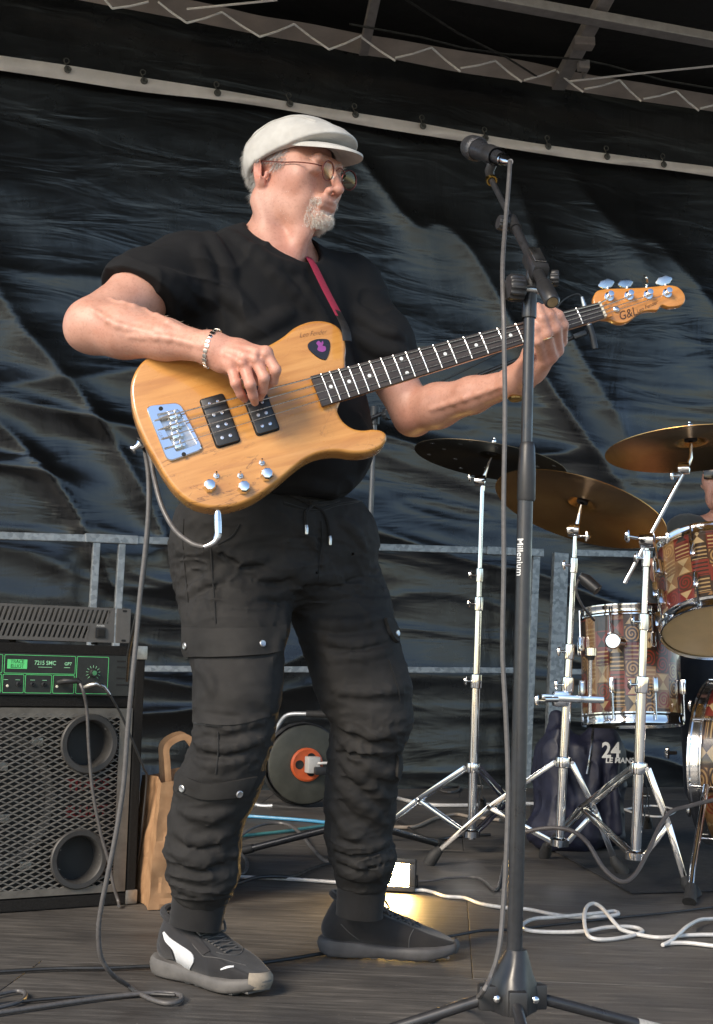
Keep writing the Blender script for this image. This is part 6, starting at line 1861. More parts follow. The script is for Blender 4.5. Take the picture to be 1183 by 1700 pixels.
tl = MB().tube([P(955, 884, 4.45), P(960, 862, 4.45), cB], [.010, .008, .005], 12).lathe([(.006, -.02), (.020, -.018), (.022, 0), (.020, .018), (.006, .02)], P(952, 880, 4.45), (1, -.3, 0), 16); wing(tl, P(958, 890, 4.45), (1, -.3, 0), 1.2); tl.build('tilter', M_CHROME, sB)
cymB, MBm = cymbal('shiny bronze cymbal tilted down to the right just behind the microphone stand', cB, (.30, .21, .93), .284, M_BRONZE)
# multi clamp with an arm that carries the middle tom
m = MB(); m.box((0, 0, 0), (.20, .022, .026), frame(P(950, 1160, 4.42), (1, .05, -.02), (0, 0, 1)), bev=.006)
m.cyl(P(903, 1161, 4.36), P(925, 1161, 4.38), .009, n=12); wing(m, P(906, 1163, 4.36), (-1, -.3, 0), 1.2); m.box((0, 0, 0), (.05, .05, .05), frame(P(930, 1160, 4.44), (1, 0, 0), (0, 0, 1)), bev=.01)
m.build('tom_arm', M_CHROME, sB, angle=30)
fC = [G(905, 1425), G(1149, 1490), G(1075, 1378)]
sC, atC, axC = drum_stand('chrome boom cymbal stand at the right with its boom leaning over the tom', 4.08, (1055, 1424), (1073, 905), [1140, 1035, 928], 1278, 1420, fC, r0=.0150)
b0, b1 = P(1036, 968, 4.08), P(1141, 772, 4.08)
bm_ = MB().tube([b0, b1], .0068, 14).build('boom', M_CHROME, sC)
tl = MB().lathe([(.006, -.022), (.022, -.02), (.024, 0), (.022, .02), (.006, .022)], P(1074, 897, 4.07), (1, -.4, 0), 16); wing(tl, P(1058, 893, 4.06), (-1, -.3, .1), 1.3); wing(tl, P(1090, 893, 4.06), (1, -.4, 0), 1.2); tl.build('boom_clamp', M_CHROME, sC)
cC = P(1147, 736, 4.08)
tl = MB().tube([b1, P(1146, 760, 4.08), cC], [.008, .007, .005], 12).lathe([(.006, -.018), (.018, -.016), (.020, 0), (.018, .016), (.006, .018)], P(1135, 778, 4.08), (1, -.3, 0), 16); wing(tl, P(1128, 790, 4.07), (-1, -.3, 0), 1.0); tl.build('tilter', M_CHROME, bm_)
cymbal('shiny bronze cymbal high at the right edge above the patterned tom', cC, (-.05, .13, .99), .255, M_BRONZE)
# red print on the middle cymbal's underside
# ---- drums with printed wrap
def wrap_mat():
    m, nt, b = new_mat('printed ethnic drum wrap')
    tc = N(nt, 'ShaderNodeTexCoord'); sp = N(nt, 'ShaderNodeSeparateXYZ'); L(nt, tc.outputs['Object'], sp.inputs[0])
    an = N(nt, 'ShaderNodeMath', operation='ARCTAN2'); L(nt, sp.outputs[1], an.inputs[0]); L(nt, sp.outputs[0], an.inputs[1])
    def mt(op, a, b_=None, c=None):
        n = N(nt, 'ShaderNodeMath', operation=op)
        for i, q in enumerate((a, b_, c)):
            if q is None: continue
            if isinstance(q, (int, float)): n.inputs[i].default_value = q
            else: L(nt, q, n.inputs[i])
        return n.outputs[0]
    u = mt('MULTIPLY', an.outputs[0], 20 / (2 * PI)); v = mt('MULTIPLY', sp.outputs[2], 1 / .056)
    iu = mt('FLOOR', u); iv0 = mt('MULTIPLY', iu, .37); v2 = mt('ADD', v, iv0); iv = mt('FLOOR', v2)
    fu = mt('FRACT', u); fv = mt('FRACT', v2)
    cb = N(nt, 'ShaderNodeCombineXYZ'); L(nt, iu, cb.inputs[0]); L(nt, iv, cb.inputs[1])
    wn = N(nt, 'ShaderNodeTexWhiteNoise', noise_dimensions='2D'); L(nt, cb.outputs[0], wn.inputs['Vector'])
    cb2 = N(nt, 'ShaderNodeCombineXYZ'); L(nt, iv, cb2.inputs[0]); L(nt, iu, cb2.inputs[1]); 
    wn2 = N(nt, 'ShaderNodeTexWhiteNoise', noise_dimensions='2D'); L(nt, cb2.outputs[0], wn2.inputs['Vector'])
    def pal(x, cols):
        r = N(nt, 'ShaderNodeValToRGB'); r.color_ramp.interpolation = 'CONSTANT'; e = r.color_ramp.elements
        while len(e) < len(cols): e.new(.5)
        for i, c in enumerate(cols): e[i].position = i / len(cols); e[i].color = (*c, 1)
        L(nt, x, r.inputs[0]); return r.outputs[0]
    base = pal(wn.outputs['Value'], [(.035, .018, .010), (.17, .025, .015), (.045, .024, .013), (.24, .12, .045), (.12, .018, .012), (.07, .03, .014)])
    motif = pal(wn2.outputs['Value'], [(.36, .23, .10), (.03, .016, .010), (.42, .29, .14), (.20, .03, .016), (.33, .19, .075)])
    du = mt('ABSOLUTE', mt('SUBTRACT', fu, .5)); dv = mt('SUBTRACT', fv, .5)
    tri = mt('LESS_THAN', mt('MULTIPLY', du, 2.2), mt('ABSOLUTE', mt('MULTIPLY', dv, 1.9)))
    rad = mt('SQRT', mt('ADD', mt('MULTIPLY', du, du), mt('MULTIPLY', dv, dv)))
    rings = mt('GREATER_THAN', mt('SINE', mt('ADD', mt('MULTIPLY', rad, 32), mt('ARCTAN2', dv, mt('SUBTRACT', fu, .5)))), .1)
    bars = mt('GREATER_THAN', mt('SINE', mt('MULTIPLY', fv, 26)), .35)
    sel1 = mt('GREATER_THAN', wn2.outputs['Value'], .62); sel2 = mt('LESS_THAN', wn2.outputs['Value'], .25)
    mo = mt('ADD', mt('MULTIPLY', sel1, rings), mt('MULTIPLY', mt('SUBTRACT', 1, sel1), mt('ADD', mt('MULTIPLY', sel2, bars), mt('MULTIPLY', mt('SUBTRACT', 1, sel2), tri))))
    inb = mt('LESS_THAN', mt('MAXIMUM', du, mt('ABSOLUTE', dv)), .44)
    fac = mt('MULTIPLY', mo, inb)
    mx = N(nt, 'ShaderNodeMix', data_type='RGBA'); L(nt, fac, mx.inputs[0]); L(nt, base, mx.inputs[6]); L(nt, motif, mx.inputs[7])
    L(nt, mx.outputs[2], b.inputs['Base Color'])
    b.inputs['Roughness'].default_value = .3; b.inputs['Coat Weight'].default_value = .8; b.inputs['Coat Roughness'].default_value = .08
    return m
M_WRAP = wrap_mat()
M_HEADSKIN = mat('amber drum head', (.72, .52, .28), .45, var=.12, nscale=10)
M_HEADDARK = mat('smoked drum head', (.06, .045, .035), .4, var=.2, nscale=10)
def drum(name, label, c, ax, r, h, lugs, head_lo, head_hi, hoop=.020, hoop_m=None):
    """c: centre of the lower head, ax: towards the upper head"""
    ax = Vector(ax).normalized(); x = Vector((0, -1, 0)); x = (x - ax * x.dot(ax)).normalized(); y = ax.cross(x)
    M = Matrix((x, y, ax)).transposed().to_4x4(); M.translation = c
    t = thing(name, label, 'drum', M, 'drums of the kit')
    MB().lathe([(r, .012), (r, h - .012)], (0, 0, 0), (0, 0, 1), 64).build('shell', M_WRAP, t, local=True)
    for z0, s, hm in ((0, 1, head_lo), (h, -1, head_hi)):
        MB().lathe([(0, z0 - s * .001), (r * .6, z0 - s * .001), (r * .985, z0 - s * .001), (r * 1.004, z0 + s * .004), (r * 1.004, z0 + s * .014)], (0, 0, 0), (0, 0, 1), 64).build('head', hm, t, local=True)
        MB().lathe([(r * 1.006, z0 - s * .006), (r * 1.015, z0 - s * .012), (r * 1.035, z0 - s * .011), (r * 1.035, z0 - s * .004), (r * 1.024, z0), (r * 1.024, z0 + s * hoop * .7), (r * 1.05, z0 + s * hoop), (r * 1.05, z0 + s * (hoop + .004)), (r * 1.006, z0 + s * (hoop + .004))], (0, 0, 0), (0, 0, 1), 64).build('hoop', hoop_m or M_CHROME, t, local=True, angle=30)
    for k in range(lugs):
        a = 2 * PI * (k + .3) / lugs; d = Vector((math.cos(a), math.sin(a), 0))
        F = frame(d * (r + .012), (0, 0, 1), d)
        for zc, ze in ((h * .30, -.002), (h * .70, h + .002)):
            lo_ = MB().box((zc, 0, 0), (.050, .022, .016), F, bev=.006).build('lug', M_CHROME, t, local=True, angle=30)
            MB().cyl(d * (r + .014) + Vector((0, 0, zc)), d * (r + .014) + Vector((0, 0, ze)), .0032, n=8).build('tension_rod', M_CHROME, lo_, local=True)
    return t, M
t1, T1 = drum('mounted_tom', 'deep patterned tom with chrome hoops hanging behind the right cymbal stand', P(1050, 1199, 4.6), (-.02, .10, .99), .162, .36, 8, M_HEADDARK, M_HEADSKIN)
# bracket, leg clamp and knob on its left side
m = MB(); q = P(1016, 1064, 4.42); m.lathe([(0, 0), (.022, 0), (.026, -.006), (.026, -.012), (0, -.02)], q + Vector((0, -.01, 0)), (-.2, -1, 0.05), 20).cyl(q, P(1035, 1066, 4.44), .012, n=14)
m.build('mount_knob', M_CHROME, t1)
m = MB().tube([P(981, 1082, 4.45), P(980, 1100, 4.45), P(979, 1185, 4.45)], [.010, .0062, .0062], 12).lathe([(.012, -.01), (.019, -.012), (.019, .012), (.012, .014)], P(981, 1082, 4.45), (0, 0, 1), 18)
m.build('leg', M_CHROME, t1)
m = MB().tube([P(981, 1096, 4.45), P(980, 1088, 4.45)], [.010, .016], 14); m.build('rubber_tip', M_RUBBER, t1)
t2, T2 = drum('rack_tom', 'patterned rack tom at the right edge showing its amber lower head', P(1192, 1046, 4.2), (.02, .46, .89), .168, .27, 8, M_HEADSKIN, M_HEADSKIN)
bx_ = Vector((.85, -.52, .0)).normalized()
t3, T3 = drum('bass_drum', 'large patterned bass drum cut off by the right edge', P(1188, 1264, 4.62), bx_, .262, .42, 8, M_HEADDARK, M_HEADDARK, .030)
# maker's badge
q = P(1178, 908, 4.02)
pts = [T2.inverted() @ v for v in (P(1164, 893, 4.04), P(1192, 893, 4.02), P(1166, 912, 4.04))]
# spur of the bass drum
m = MB().tube([P(1172, 1306, 4.35), P(1150, 1440, 4.0), P(1146, 1478, 3.93)], [.011, .009, .008], 12); m.build('spur', M_CHROME, t3)
m = MB().tube([P(1147, 1470, 3.94), P(1144, 1498, 3.90)], [.014, .020], 12); m.build('spur_foot', M_RUBBER, t3)
for (px, py) in ((1112, 1250), (1150, 1172), (1148, 1346)):
    m = MB(); wing(m, P(px + 10, py, 4.5), (-1, -.4, 0), 1.3); m.build('claw_bolt', M_CHROME, t3)
# drum microphone clipped between the stands
dm = thing('drum_microphone', 'small black clip microphone aimed at the deep tom', 'microphone', P(985, 975, 4.35))
MB().tube([P(962, 955, 4.35), P(972, 963, 4.35), P(992, 980, 4.33)], [.011, .020, .018], 16).build('capsule', M_BLACKPLASTIC, dm)
MB().tube(spline([P(962, 957, 4.35), P(956, 980, 4.36), P(966, 1005, 4.38), P(978, 1020, 4.42), P(986, 1030, 4.45)], 4), .0042, 8).build('gooseneck', M_CABLE_GREY, dm)
# ------------------------------------------------------------------ things lying about on the stage
def ground_cable(label, pix, r, m, z=None, n=5, group=None, fixed=None):
    z = r + .001 if z is None else z
    pts = []
    for p in pix:
        pts.append(tuple(G(p[0], p[1], z + (p[2] if len(p) > 2 else 0))))
    o = MB().tube(spline(pts, n), r, 8).build('cable', m)
    tag(o, label, 'cable', group); return o
# navy bag
M_NAVY = mat('navy nylon', (.009, .011, .028), .6, var=.3, nscale=25, bump=.4, bscale=120, bdist=.002)
NB = SDF(); c = P(962, 1310, 5.05)
bagF = Matrix.Rotation(R(12), 3, 'Z')
NB.rbox(Vector((c.x, 5.05, .20)), (.155, .09, .195), .06, .03, rot=bagF)
NB.cone(Vector((c.x - .07, 5.02, .30)), Vector((c.x - .085, 5.03, .46)), .05, .022, .05)
NB.cone(Vector((c.x + .06, 5.02, .30)), Vector((c.x + .07, 5.03, .40)), .06, .04, .05)
NB.ell(Vector((c.x - .06, 5.0, .07)), (.13, .10, .08), .05)
for k, (xa, za, xb, zb_) in enumerate(((-.12, .34, -.06, .10), (-.09, .42, -.10, .16), (-.02, .36, .02, .05), (.05, .36, .03, .16), (.10, .36, .12, .08))):
    NB.cone(Vector((c.x + xa, 4.955, za)), Vector((c.x + xb, 4.95, zb_)), .008, .014, .03)
NB.disp(lambda X: -.010 * vnoise(X * (1.2, 1, .8), 9) - .008 * (1 - np.abs(vnoise(X * (1.6, 1, .8), 14))) ** 4 - .002 * vnoise(X, 40))
NB.plane((0, 0, .003), (0, 0, -1), .004)
nb, nbS = sd_obj('bag', NB, (c.x - .32, 4.8, -.02), (c.x + .32, 5.3, .62), .006, M_NAVY, None, 1)
tag(nb, 'slumped navy blue bag with white lettering standing behind the drum stands', 'bag')
ROOT[nb.name] = Matrix.Identity(4)
def bag_text(s, px, py, size, **kw):
    h = Vector(nbS.hits([(px, py)], 3.0)[0])
    F = frame(h + Vector((0, -.026, 0)), (1, .12, 0), (0, 0, 1))
    text_obj('lettering', s, size, F, M_WHITE, nb, **kw)
bag_text('24', 1012, 1246, .075, font_w=.002, sx=.9)
bag_text('LE MANS', 1026, 1262, .026, font_w=.0008, shear=.1)
MB().tube([Vector(h) - Vector((0, .004, 0)) for h in nbS.hits(spline([(984, 1205), (982, 1230), (978, 1262), (974, 1285)], 4), 3.0)], .004, 6).build('zip', M_STEEL, nb)
# brown paper bag leaning beside the amplifier
def kraft():
    m, nt, b = new_mat('kraft paper')
    co = coords(nt)
    n = N(nt, 'ShaderNodeTexNoise', Scale=30, Detail=6); L(nt, co, n.inputs['Vector'])
    L(nt, ramp(nt, n.outputs[0], [(.3, (.24, .13, .062)), (.7, (.35, .205, .105))]), b.inputs['Base Color'])
    b.inputs['Roughness'].default_value = .8
    v = N(nt, 'ShaderNodeTexVoronoi', Scale=16, feature='DISTANCE_TO_EDGE'); L(nt, co, v.inputs['Vector'])
    bp = N(nt, 'ShaderNodeBump', Strength=.35, Distance=.006); L(nt, v.outputs['Distance'], bp.inputs['Height']); L(nt, bp.outputs[0], b.inputs['Normal'])
    return m
M_KRAFT = kraft()
pbc = G(275, 1500); pbc = Vector((P(276, 1495, 3.72).x, 3.72, 0))
PBM = Matrix.Translation(pbc) @ Matrix.Rotation(R(24), 4, 'Z')
pbag = thing('paper_bag', 'crumpled brown paper carrier bag standing open beside the amplifier', 'bag', PBM)
hw, hd, hh = .075, .09, .335
cs = [(-hw, -hd), (-hw * .2, -hd * 1.0), (hw, -hd), (hw, -hd * .1), (hw * .96, hd), (-hw, hd), (-hw * .8, 0)]
ring = []
for i in range(len(cs)):
    a, b = Vector((*cs[i], 0)), Vector((*cs[(i + 1) % len(cs)], 0))
    for k in range(6): ring.append(a.lerp(b, k / 6))
rows = 26; vs = []; n = len(ring)
rng = np.random.RandomState(5)
for j in range(rows):
    t = j / (rows - 1)
    for p in ring:
        q = np.array([[p.x, p.y, t * hh]])
        d1 = vnoise(q, 17)[0] * .007 + abs(vnoise(q + 7, 34)[0]) * .006
        lean = .020 * t * t
        vs.append((p.x * (1 + d1 * 3 - .06 * math.sin(PI * t)) + lean + d1, p.y * (1 + .05 * t) + d1, t * hh * (1 + .05 * (p.x / hw) * t) + (.008 * vnoise(q * 3, 9)[0] if j == rows - 1 else 0)))
fs = [(j * n + k, j * n + (k + 1) % n, (j + 1) * n + (k + 1) % n, (j + 1) * n + k) for j in range(rows - 1) for k in range(n)] + [tuple(range(n - 1, -1, -1))]
MB().add(vs, fs).build('bag_body', M_KRAFT, pbag, local=True, angle=14)
for s, (x0, x1) in ((-1, (-.045, .030)), (1, (-.02, .055))):
    yy = s * hd * .8
    pts = spline([(x0 + .02, yy, hh - .05), (x0 + .012, yy * .95, hh + .03), (x0 + .012, yy * .9, hh + .075), ((x0 + x1) / 2 + .02, yy * .85, hh + .098), (x1 + .018, yy * .9, hh + .07), (x1 + .02, yy, hh + .03), (x1 + .018, yy, hh - .05)], 5)
    MB().tube(pts, [(.001, .0095)] * len(pts), 6, flat=(0, 1, 0)).build('handle', M_KRAFT, pbag, local=True, smooth=False)
# cable reel
YR = 6.25
rc_ = P(507, 1269, YR); rax = Vector((.34, -.94, .02)).normalized(); rr_ = .172
RM = frame(rc_, rax.cross(Vector((0, 0, 1))) * -1, (0, 0, 1)); RM = Matrix((Vector((0, 0, 1)).cross(rax).normalized(), Vector((0, 0, 1)), rax)).transposed().to_4x4(); RM.translation = rc_
reel = thing('cable_reel', 'steel cable reel with orange socket centre standing between the man and the wall', 'cable reel', RM)
MB().lathe([(0, .004), (.06, .004), (.064, .0), (rr_ * .95, 0), (rr_, -.004), (rr_, -.010), (.06, -.012)], (0, 0, .01), (0, 0, 1), 48).build('front_disc', mat('dull green steel', (.060, .060, .048), .5, .3, var=.3, nscale=14), reel, local=True)
MB().lathe([(rr_, 0), (rr_, -.006), (.05, -.008)], (0, 0, -.105), (0, 0, 1), 48).build('rear_disc', bpy.data.materials['dull green steel'], reel, local=True)
for k in range(9):
    rr2 = rr_ * random.uniform(.90, 1.05); z = -.006 - .011 * k
    pts = [(rr2 * math.cos(a) + random.uniform(-.002, .002), rr2 * math.sin(a) + random.uniform(-.002, .002), z + .004 * math.sin(a * 2 + k)) for a in np.linspace(0, 2 * PI, 40, endpoint=False)]
    MB().tube(pts, .0065, 6, closed=True).build('cable_turn', M_CABLE_BLACK, reel, local=True)
MB().lathe([(.074, 0), (.074, .010), (.066, .014), (.060, .012), (0, .012)], (0, 0, .012), (0, 0, 1), 32).build('socket_ring', mat('orange plastic', (.48, .085, .022), .45, var=.15), reel, local=True)
so_ = reel.children[-1]
for a in (R(60), R(180), R(300)):
    MB().lathe([(.020, .0008), (.018, .0015), (.016, .0005), (0, .0005)], (.036 * math.cos(a), .036 * math.sin(a), .0245), (0, 0, 1), 18).build('socket', M_DARK, so_, local=True)
plug = MB().box((.014, .002, .055), (.056, .072, .060), bev=.006).build('adapter_plug', mat('pale grey plug', (.42, .41, .39), .5), reel, local=True)
MB().tube([(.03, .01, .085), (.05, .012, .10), (.10, .012, .10), (.16, .01, .09), (.22, -.08, .06), (.26, -.15, .02)], .006, 8).build('lead', M_CABLE_WHITE, reel, local=True)
MB().box((.045, -.022, .095), (.070, .035, .03), bev=.008).build('black_plug', M_BLACKPLASTIC, reel, local=True)
M_ALU = mat('painted steel tube', (.40, .42, .44), .4, .6, var=.12)
m = MB().tube(spline([RM.inverted() @ P(416, 1338, YR + .05), RM.inverted() @ P(416, 1318, YR + .05), RM.inverted() @ P(430, 1292, YR + .05)], 4), .010, 10)
m.tube(spline([RM.inverted() @ P(456, 1338, YR), RM.inverted() @ P(430, 1338, YR + .02), RM.inverted() @ P(416, 1330, YR + .05)], 4), .010, 10)
fo = m.build('foot_frame', M_ALU, reel, local=True)
MB().tube(spline([RM.inverted() @ P(430, 1292, YR + .05), RM.inverted() @ P(448, 1235, YR + .05), RM.inverted() @ P(462, 1205, YR + .04), RM.inverted() @ P(478, 1187, YR + .02), RM.inverted() @ P(512, 1185, YR)], 5), .010, 10).build('handle_frame', M_ALU, reel, local=True)
MB().tube([RM.inverted() @ P(508, 1185, YR), RM.inverted() @ P(580, 1187, YR)], .015, 12).build('grip', M_RUBBER, reel, local=True)
MB().tube(spline([RM.inverted() @ P(452, 1338, YR), RM.inverted() @ P(520, 1345, YR - .02), RM.inverted() @ P(580, 1345, YR - .02)], 4), .011, 10).build('foot_bar', M_RUBBER, reel, local=True)
# lit work lamp on the floor behind the shoe
fl0 = G(664, 1480); YF = fl0.y
lampc = P(661, 1452, YF)
ldir = Vector((-.16, -.98, .10)).normalized()
LM = Matrix((Vector((0, 0, 1)).cross(ldir).normalized(), ldir.cross(Vector((0, 0, 1)).cross(ldir).normalized()), ldir)).transposed().to_4x4(); LM.translation = Vector((lampc.x, lampc.y, lampc.z))
lamp = thing('floodlight', 'small lit black floodlight glowing warm on the floor behind the far shoe', 'floodlight', LM)
MB().box((0, 0, -.016), (.098, .086, .028), bev=.005).build('housing', M_BLACKPLASTIC, lamp, local=True)
m = MB()
for (x, y, w, h) in ((0, .038, .098, .014), (0, -.038, .098, .014), (-.043, 0, .012, .062), (.040, 0, .018, .062)): m.box((x, y, .004), (w, h, .016), bev=.002)
m.build('bezel', M_BLACKPLASTIC, lamp, local=True)
def glow(name, c, s):
    m, nt, b = new_mat(name); b.inputs['Base Color'].default_value = (.8, .7, .5, 1)
    n = N(nt, 'ShaderNodeTexNoise', Scale=60); L(nt, coords(nt), n.inputs['Vector'])
    L(nt, ramp(nt, n.outputs[0], [(.3, c), (.7, tuple(min(q * 1.15, 1) for q in c))]), b.inputs['Emission Color'])
    b.inputs['Emission Strength'].default_value = s; return m
MB().box((-.003, 0, -.0005), (.068, .062, .003)).build('lit_panel', glow('lit led panel', (1.0, .56, .17), 230), lamp, local=True, smooth=False)
MB().tube([(-.052, 0, -.014), (-.054, -.030, -.020), (0, -.046, -.022), (.054, -.030, -.020), (.052, 0, -.014)], .003, 8).build('stand_bracket', M_BLACKMETAL, lamp, local=True)
# sheet of paper by the bass drum
pp = MB().add([G(1088, 1410, .004), G(1150, 1404, .005), G(1174, 1426, .005), G(1104, 1432, .004)], [(0, 1, 2, 3)])
pp.add([G(1088, 1410, .001), G(1150, 1404, .002), G(1174, 1426, .002), G(1104, 1432, .001)], [(3, 2, 1, 0)])
tag(pp.build('paper_sheet', mat('white paper', (.62, .64, .68), .7, var=.05), smooth=False), 'white sheet of paper lying on the floor under the bass drum', 'paper')
# drum rug
rg = [G(1048, 1484), G(1260, 1478), G(1400, 1330), G(880, 1330), G(880, 1392)]
rug = MB().add([Vector((p.x, p.y, .005)) for p in rg], [(0, 1, 2, 3, 4)]).add([Vector((p.x, p.y, .0008)) for p in rg] + [Vector((p.x, p.y, .005)) for p in rg], [(0, 1, 6, 5), (1, 2, 7, 6), (2, 3, 8, 7), (3, 4, 9, 8), (4, 0, 5, 9)])
tag(rug.build('drum_rug', mat('black drum mat', (.022, .022, .024), .9, var=.4, nscale=60, bump=.6, bscale=500, bdist=.002), smooth=False), 'thin black mat lying under the drum kit', 'rug')
z9 = lambda a, b: (380 + a / 4.55, 1150 + b / 4.55)
# cables
zz_ = lambda l: [zc_(*p[:2]) + tuple(p[2:]) for p in l]
ground_cable('white cable running from the floodlight into tangled loops right of the microphone stand',
  zz_([(235, 186), (270, 186), (300, 192), (340, 205), (400, 210), (450, 228), (520, 240), (600, 246), (680, 262), (760, 271), (840, 268, .004), (884, 262, .006), (872, 252, .008), (820, 258, .010), (700, 270, .010), (620, 276, .006), (584, 295), (600, 312), (680, 318), (780, 315, .004), (850, 303, .006), (930, 302, .004), (962, 316), (920, 331), (850, 341), (800, 336, .004), (782, 310, .014), (778, 268, .034), (786, 238, .045), (806, 228, .045), (832, 240, .040), (862, 275, .026), (882, 298, .014), (900, 312, .006), (960, 328), (1020, 335), (1100, 328), (1183, 326), (1280, 330)]), .0048, M_CABLE_WHITE)
ground_cable('white cable looping at the right edge of the stage floor', zz_([(1290, 372), (1183, 361), (1100, 352), (1040, 354), (1026, 358), (1050, 346, .004), (1078, 322, .010), (1104, 299, .016), (1140, 280, .012), (1183, 276, .006), (1280, 272)]), .0048, M_CABLE_WHITE)
ground_cable('grey cable behind the floodlight running to the microphone stand', zz_([(245, 158), (300, 155), (350, 147), (430, 145), (465, 160), (490, 182), (505, 178), (515, 140), (525, 90), (540, 40), (560, 0)]), .0038, M_CABLE_GREY)
ground_cable('thin black cable crossing the floor behind the far shoe to the right edge', [(700, 1562), (760, 1552), (800, 1545), (850, 1543), (940, 1533), (1040, 1522), (1110, 1515), (1183, 1506), (1260, 1498)], .0034, M_CABLE_BLACK)
ground_cable('thin black cable running from the left edge past the near shoe to the far shoe', [(-60, 1616), (0, 1613), (90, 1608), (180, 1607), (260, 1604), (340, 1608), (420, 1600), (480, 1592), (535, 1583), (580, 1578)], .0040, M_CABLE_BLACK)
ground_cable('dark cable curl on the floor in the bottom left corner', [(-40, 1660), (0, 1650), (28, 1645), (42, 1650), (34, 1662), (0, 1672), (-50, 1682)], .0042, M_CABLE_GREY)
ground_cable('dark cable running along the bottom left of the stage floor', [(-40, 1672), (60, 1660), (150, 1654), (230, 1650), (290, 1652)], .0034, M_CABLE_BLACK)
ground_cable('sky blue cable lying between the man\'s legs in front of the reel', [z9(-100, 920), z9(100, 930), z9(400, 950), z9(600, 966), z9(730, 980), z9(900, 1000)], .0068, M_CABLE_BLUE)
ground_cable('teal cable lying behind the black stand leg between the man\'s feet', [z9(-60, 1096), z9(110, 1080), z9(400, 1050), z9(570, 1026), z9(760, 1000)], .0062, M_CABLE_TEAL)
ground_cable('grey cable arching between the man\'s legs', [z9(-40, 1180), z9(70, 1100, ), z9(150, 1035) + (.02,), z9(280, 990) + (.03,), z9(420, 990) + (.03,), z9(520, 1045) + (.02,), z9(620, 1165), z9(700, 1252), z9(770, 1285), z9(900, 1300)], .0062, M_CABLE_GREY)
ground_cable('black cable snaking over the white one between the man\'s legs', [z9(-80, 1470), z9(50, 1445), z9(200, 1398) + (.006,), z9(330, 1388) + (.008,), z9(480, 1388) + (.004,), z9(620, 1332), z9(720, 1300), z9(830, 1280)], .0054, M_CABLE_BLACK)
ground_cable('white cable lying straight across the floor between the man\'s legs', [z9(-100, 1384), z9(50, 1390), z9(300, 1400), z9(500, 1410), z9(820, 1432), z9(1000, 1440)], .0052, M_CABLE_WHITE)
ground_cable('small grey cable loop beside the near trouser leg', [z9(0, 1214), z9(60, 1216), z9(115, 1240), z9(138, 1300), z9(110, 1362), z9(40, 1374), z9(-30, 1376)], .0054, M_CABLE_GREY)
z3m = lambda a, b: (640 + a / 3.697, 1080 + b / 3.697)
ground_cable('pale cable running along the floor behind the left cymbal stand', [z3m(-150, 850), z3m(50, 900), z3m(250, 944), z3m(500, 950), z3m(860, 940), z3m(1200, 950)], .0085, M_CABLE_WHITE)
ground_cable('beige cable curving behind the left cymbal stand', [z3m(-150, 1090), z3m(50, 1085), z3m(180, 1080), z3m(300, 1030), z3m(430, 1006), z3m(520, 1020), z3m(700, 1040)], .0070, mat('beige cable sheath', (.30, .25, .20), .5))
ground_cable('grey cable loop on the floor against the back wall', [z3m(60, 600), z3m(200, 690), z3m(330, 740), z3m(430, 790), z3m(450, 850), z3m(380, 870), z3m(300, 840)], .0060, M_CABLE_GREY)
ground_cable('black cable behind the far ankle under the left cymbal stand', [z3m(-60, 1000), z3m(60, 1040), z3m(130, 1080), z3m(200, 1130), z3m(300, 1160), z3m(460, 1140), z3m(640, 1130)], .0060, M_CABLE_BLACK)
ground_cable('pale folded cable beside the bass drum at the back', [(1020, 1338), (1060, 1352), (1100, 1356), (1120, 1345), (1080, 1338), (1030, 1345)], .006, M_CABLE_WHITE)
# cable of the drum microphones hanging in a bow in front of the stands
z2 = lambda a, b: (900 + a / 3.2686, 1000 + b / 3.2686)
pts = [P(*z2(-90, 1245), 4.0), P(*z2(0, 1228), 3.98), P(*z2(100, 1226), 3.96), P(*z2(180, 1250), 3.93), P(*z2(250, 1312), 3.88), P(*z2(330, 1440), 3.84), P(*z2(425, 1516), 3.82), P(*z2(500, 1480), 3.84), P(*z2(570, 1360), 3.90), P(*z2(640, 1210), 3.98), P(*z2(700, 1135), 4.02), P(*z2(800, 1105), 4.05), P(*z2(920, 1075), 4.08), P(*z2(1100, 1050), 4.1)]
tag(MB().tube(spline(pts, 6), .0062, 8).build('cable', mat('brown grey cable sheath', (.10, .085, .078), .5)), 'brown grey cable hanging in a bow between the right drum stands', 'cable')
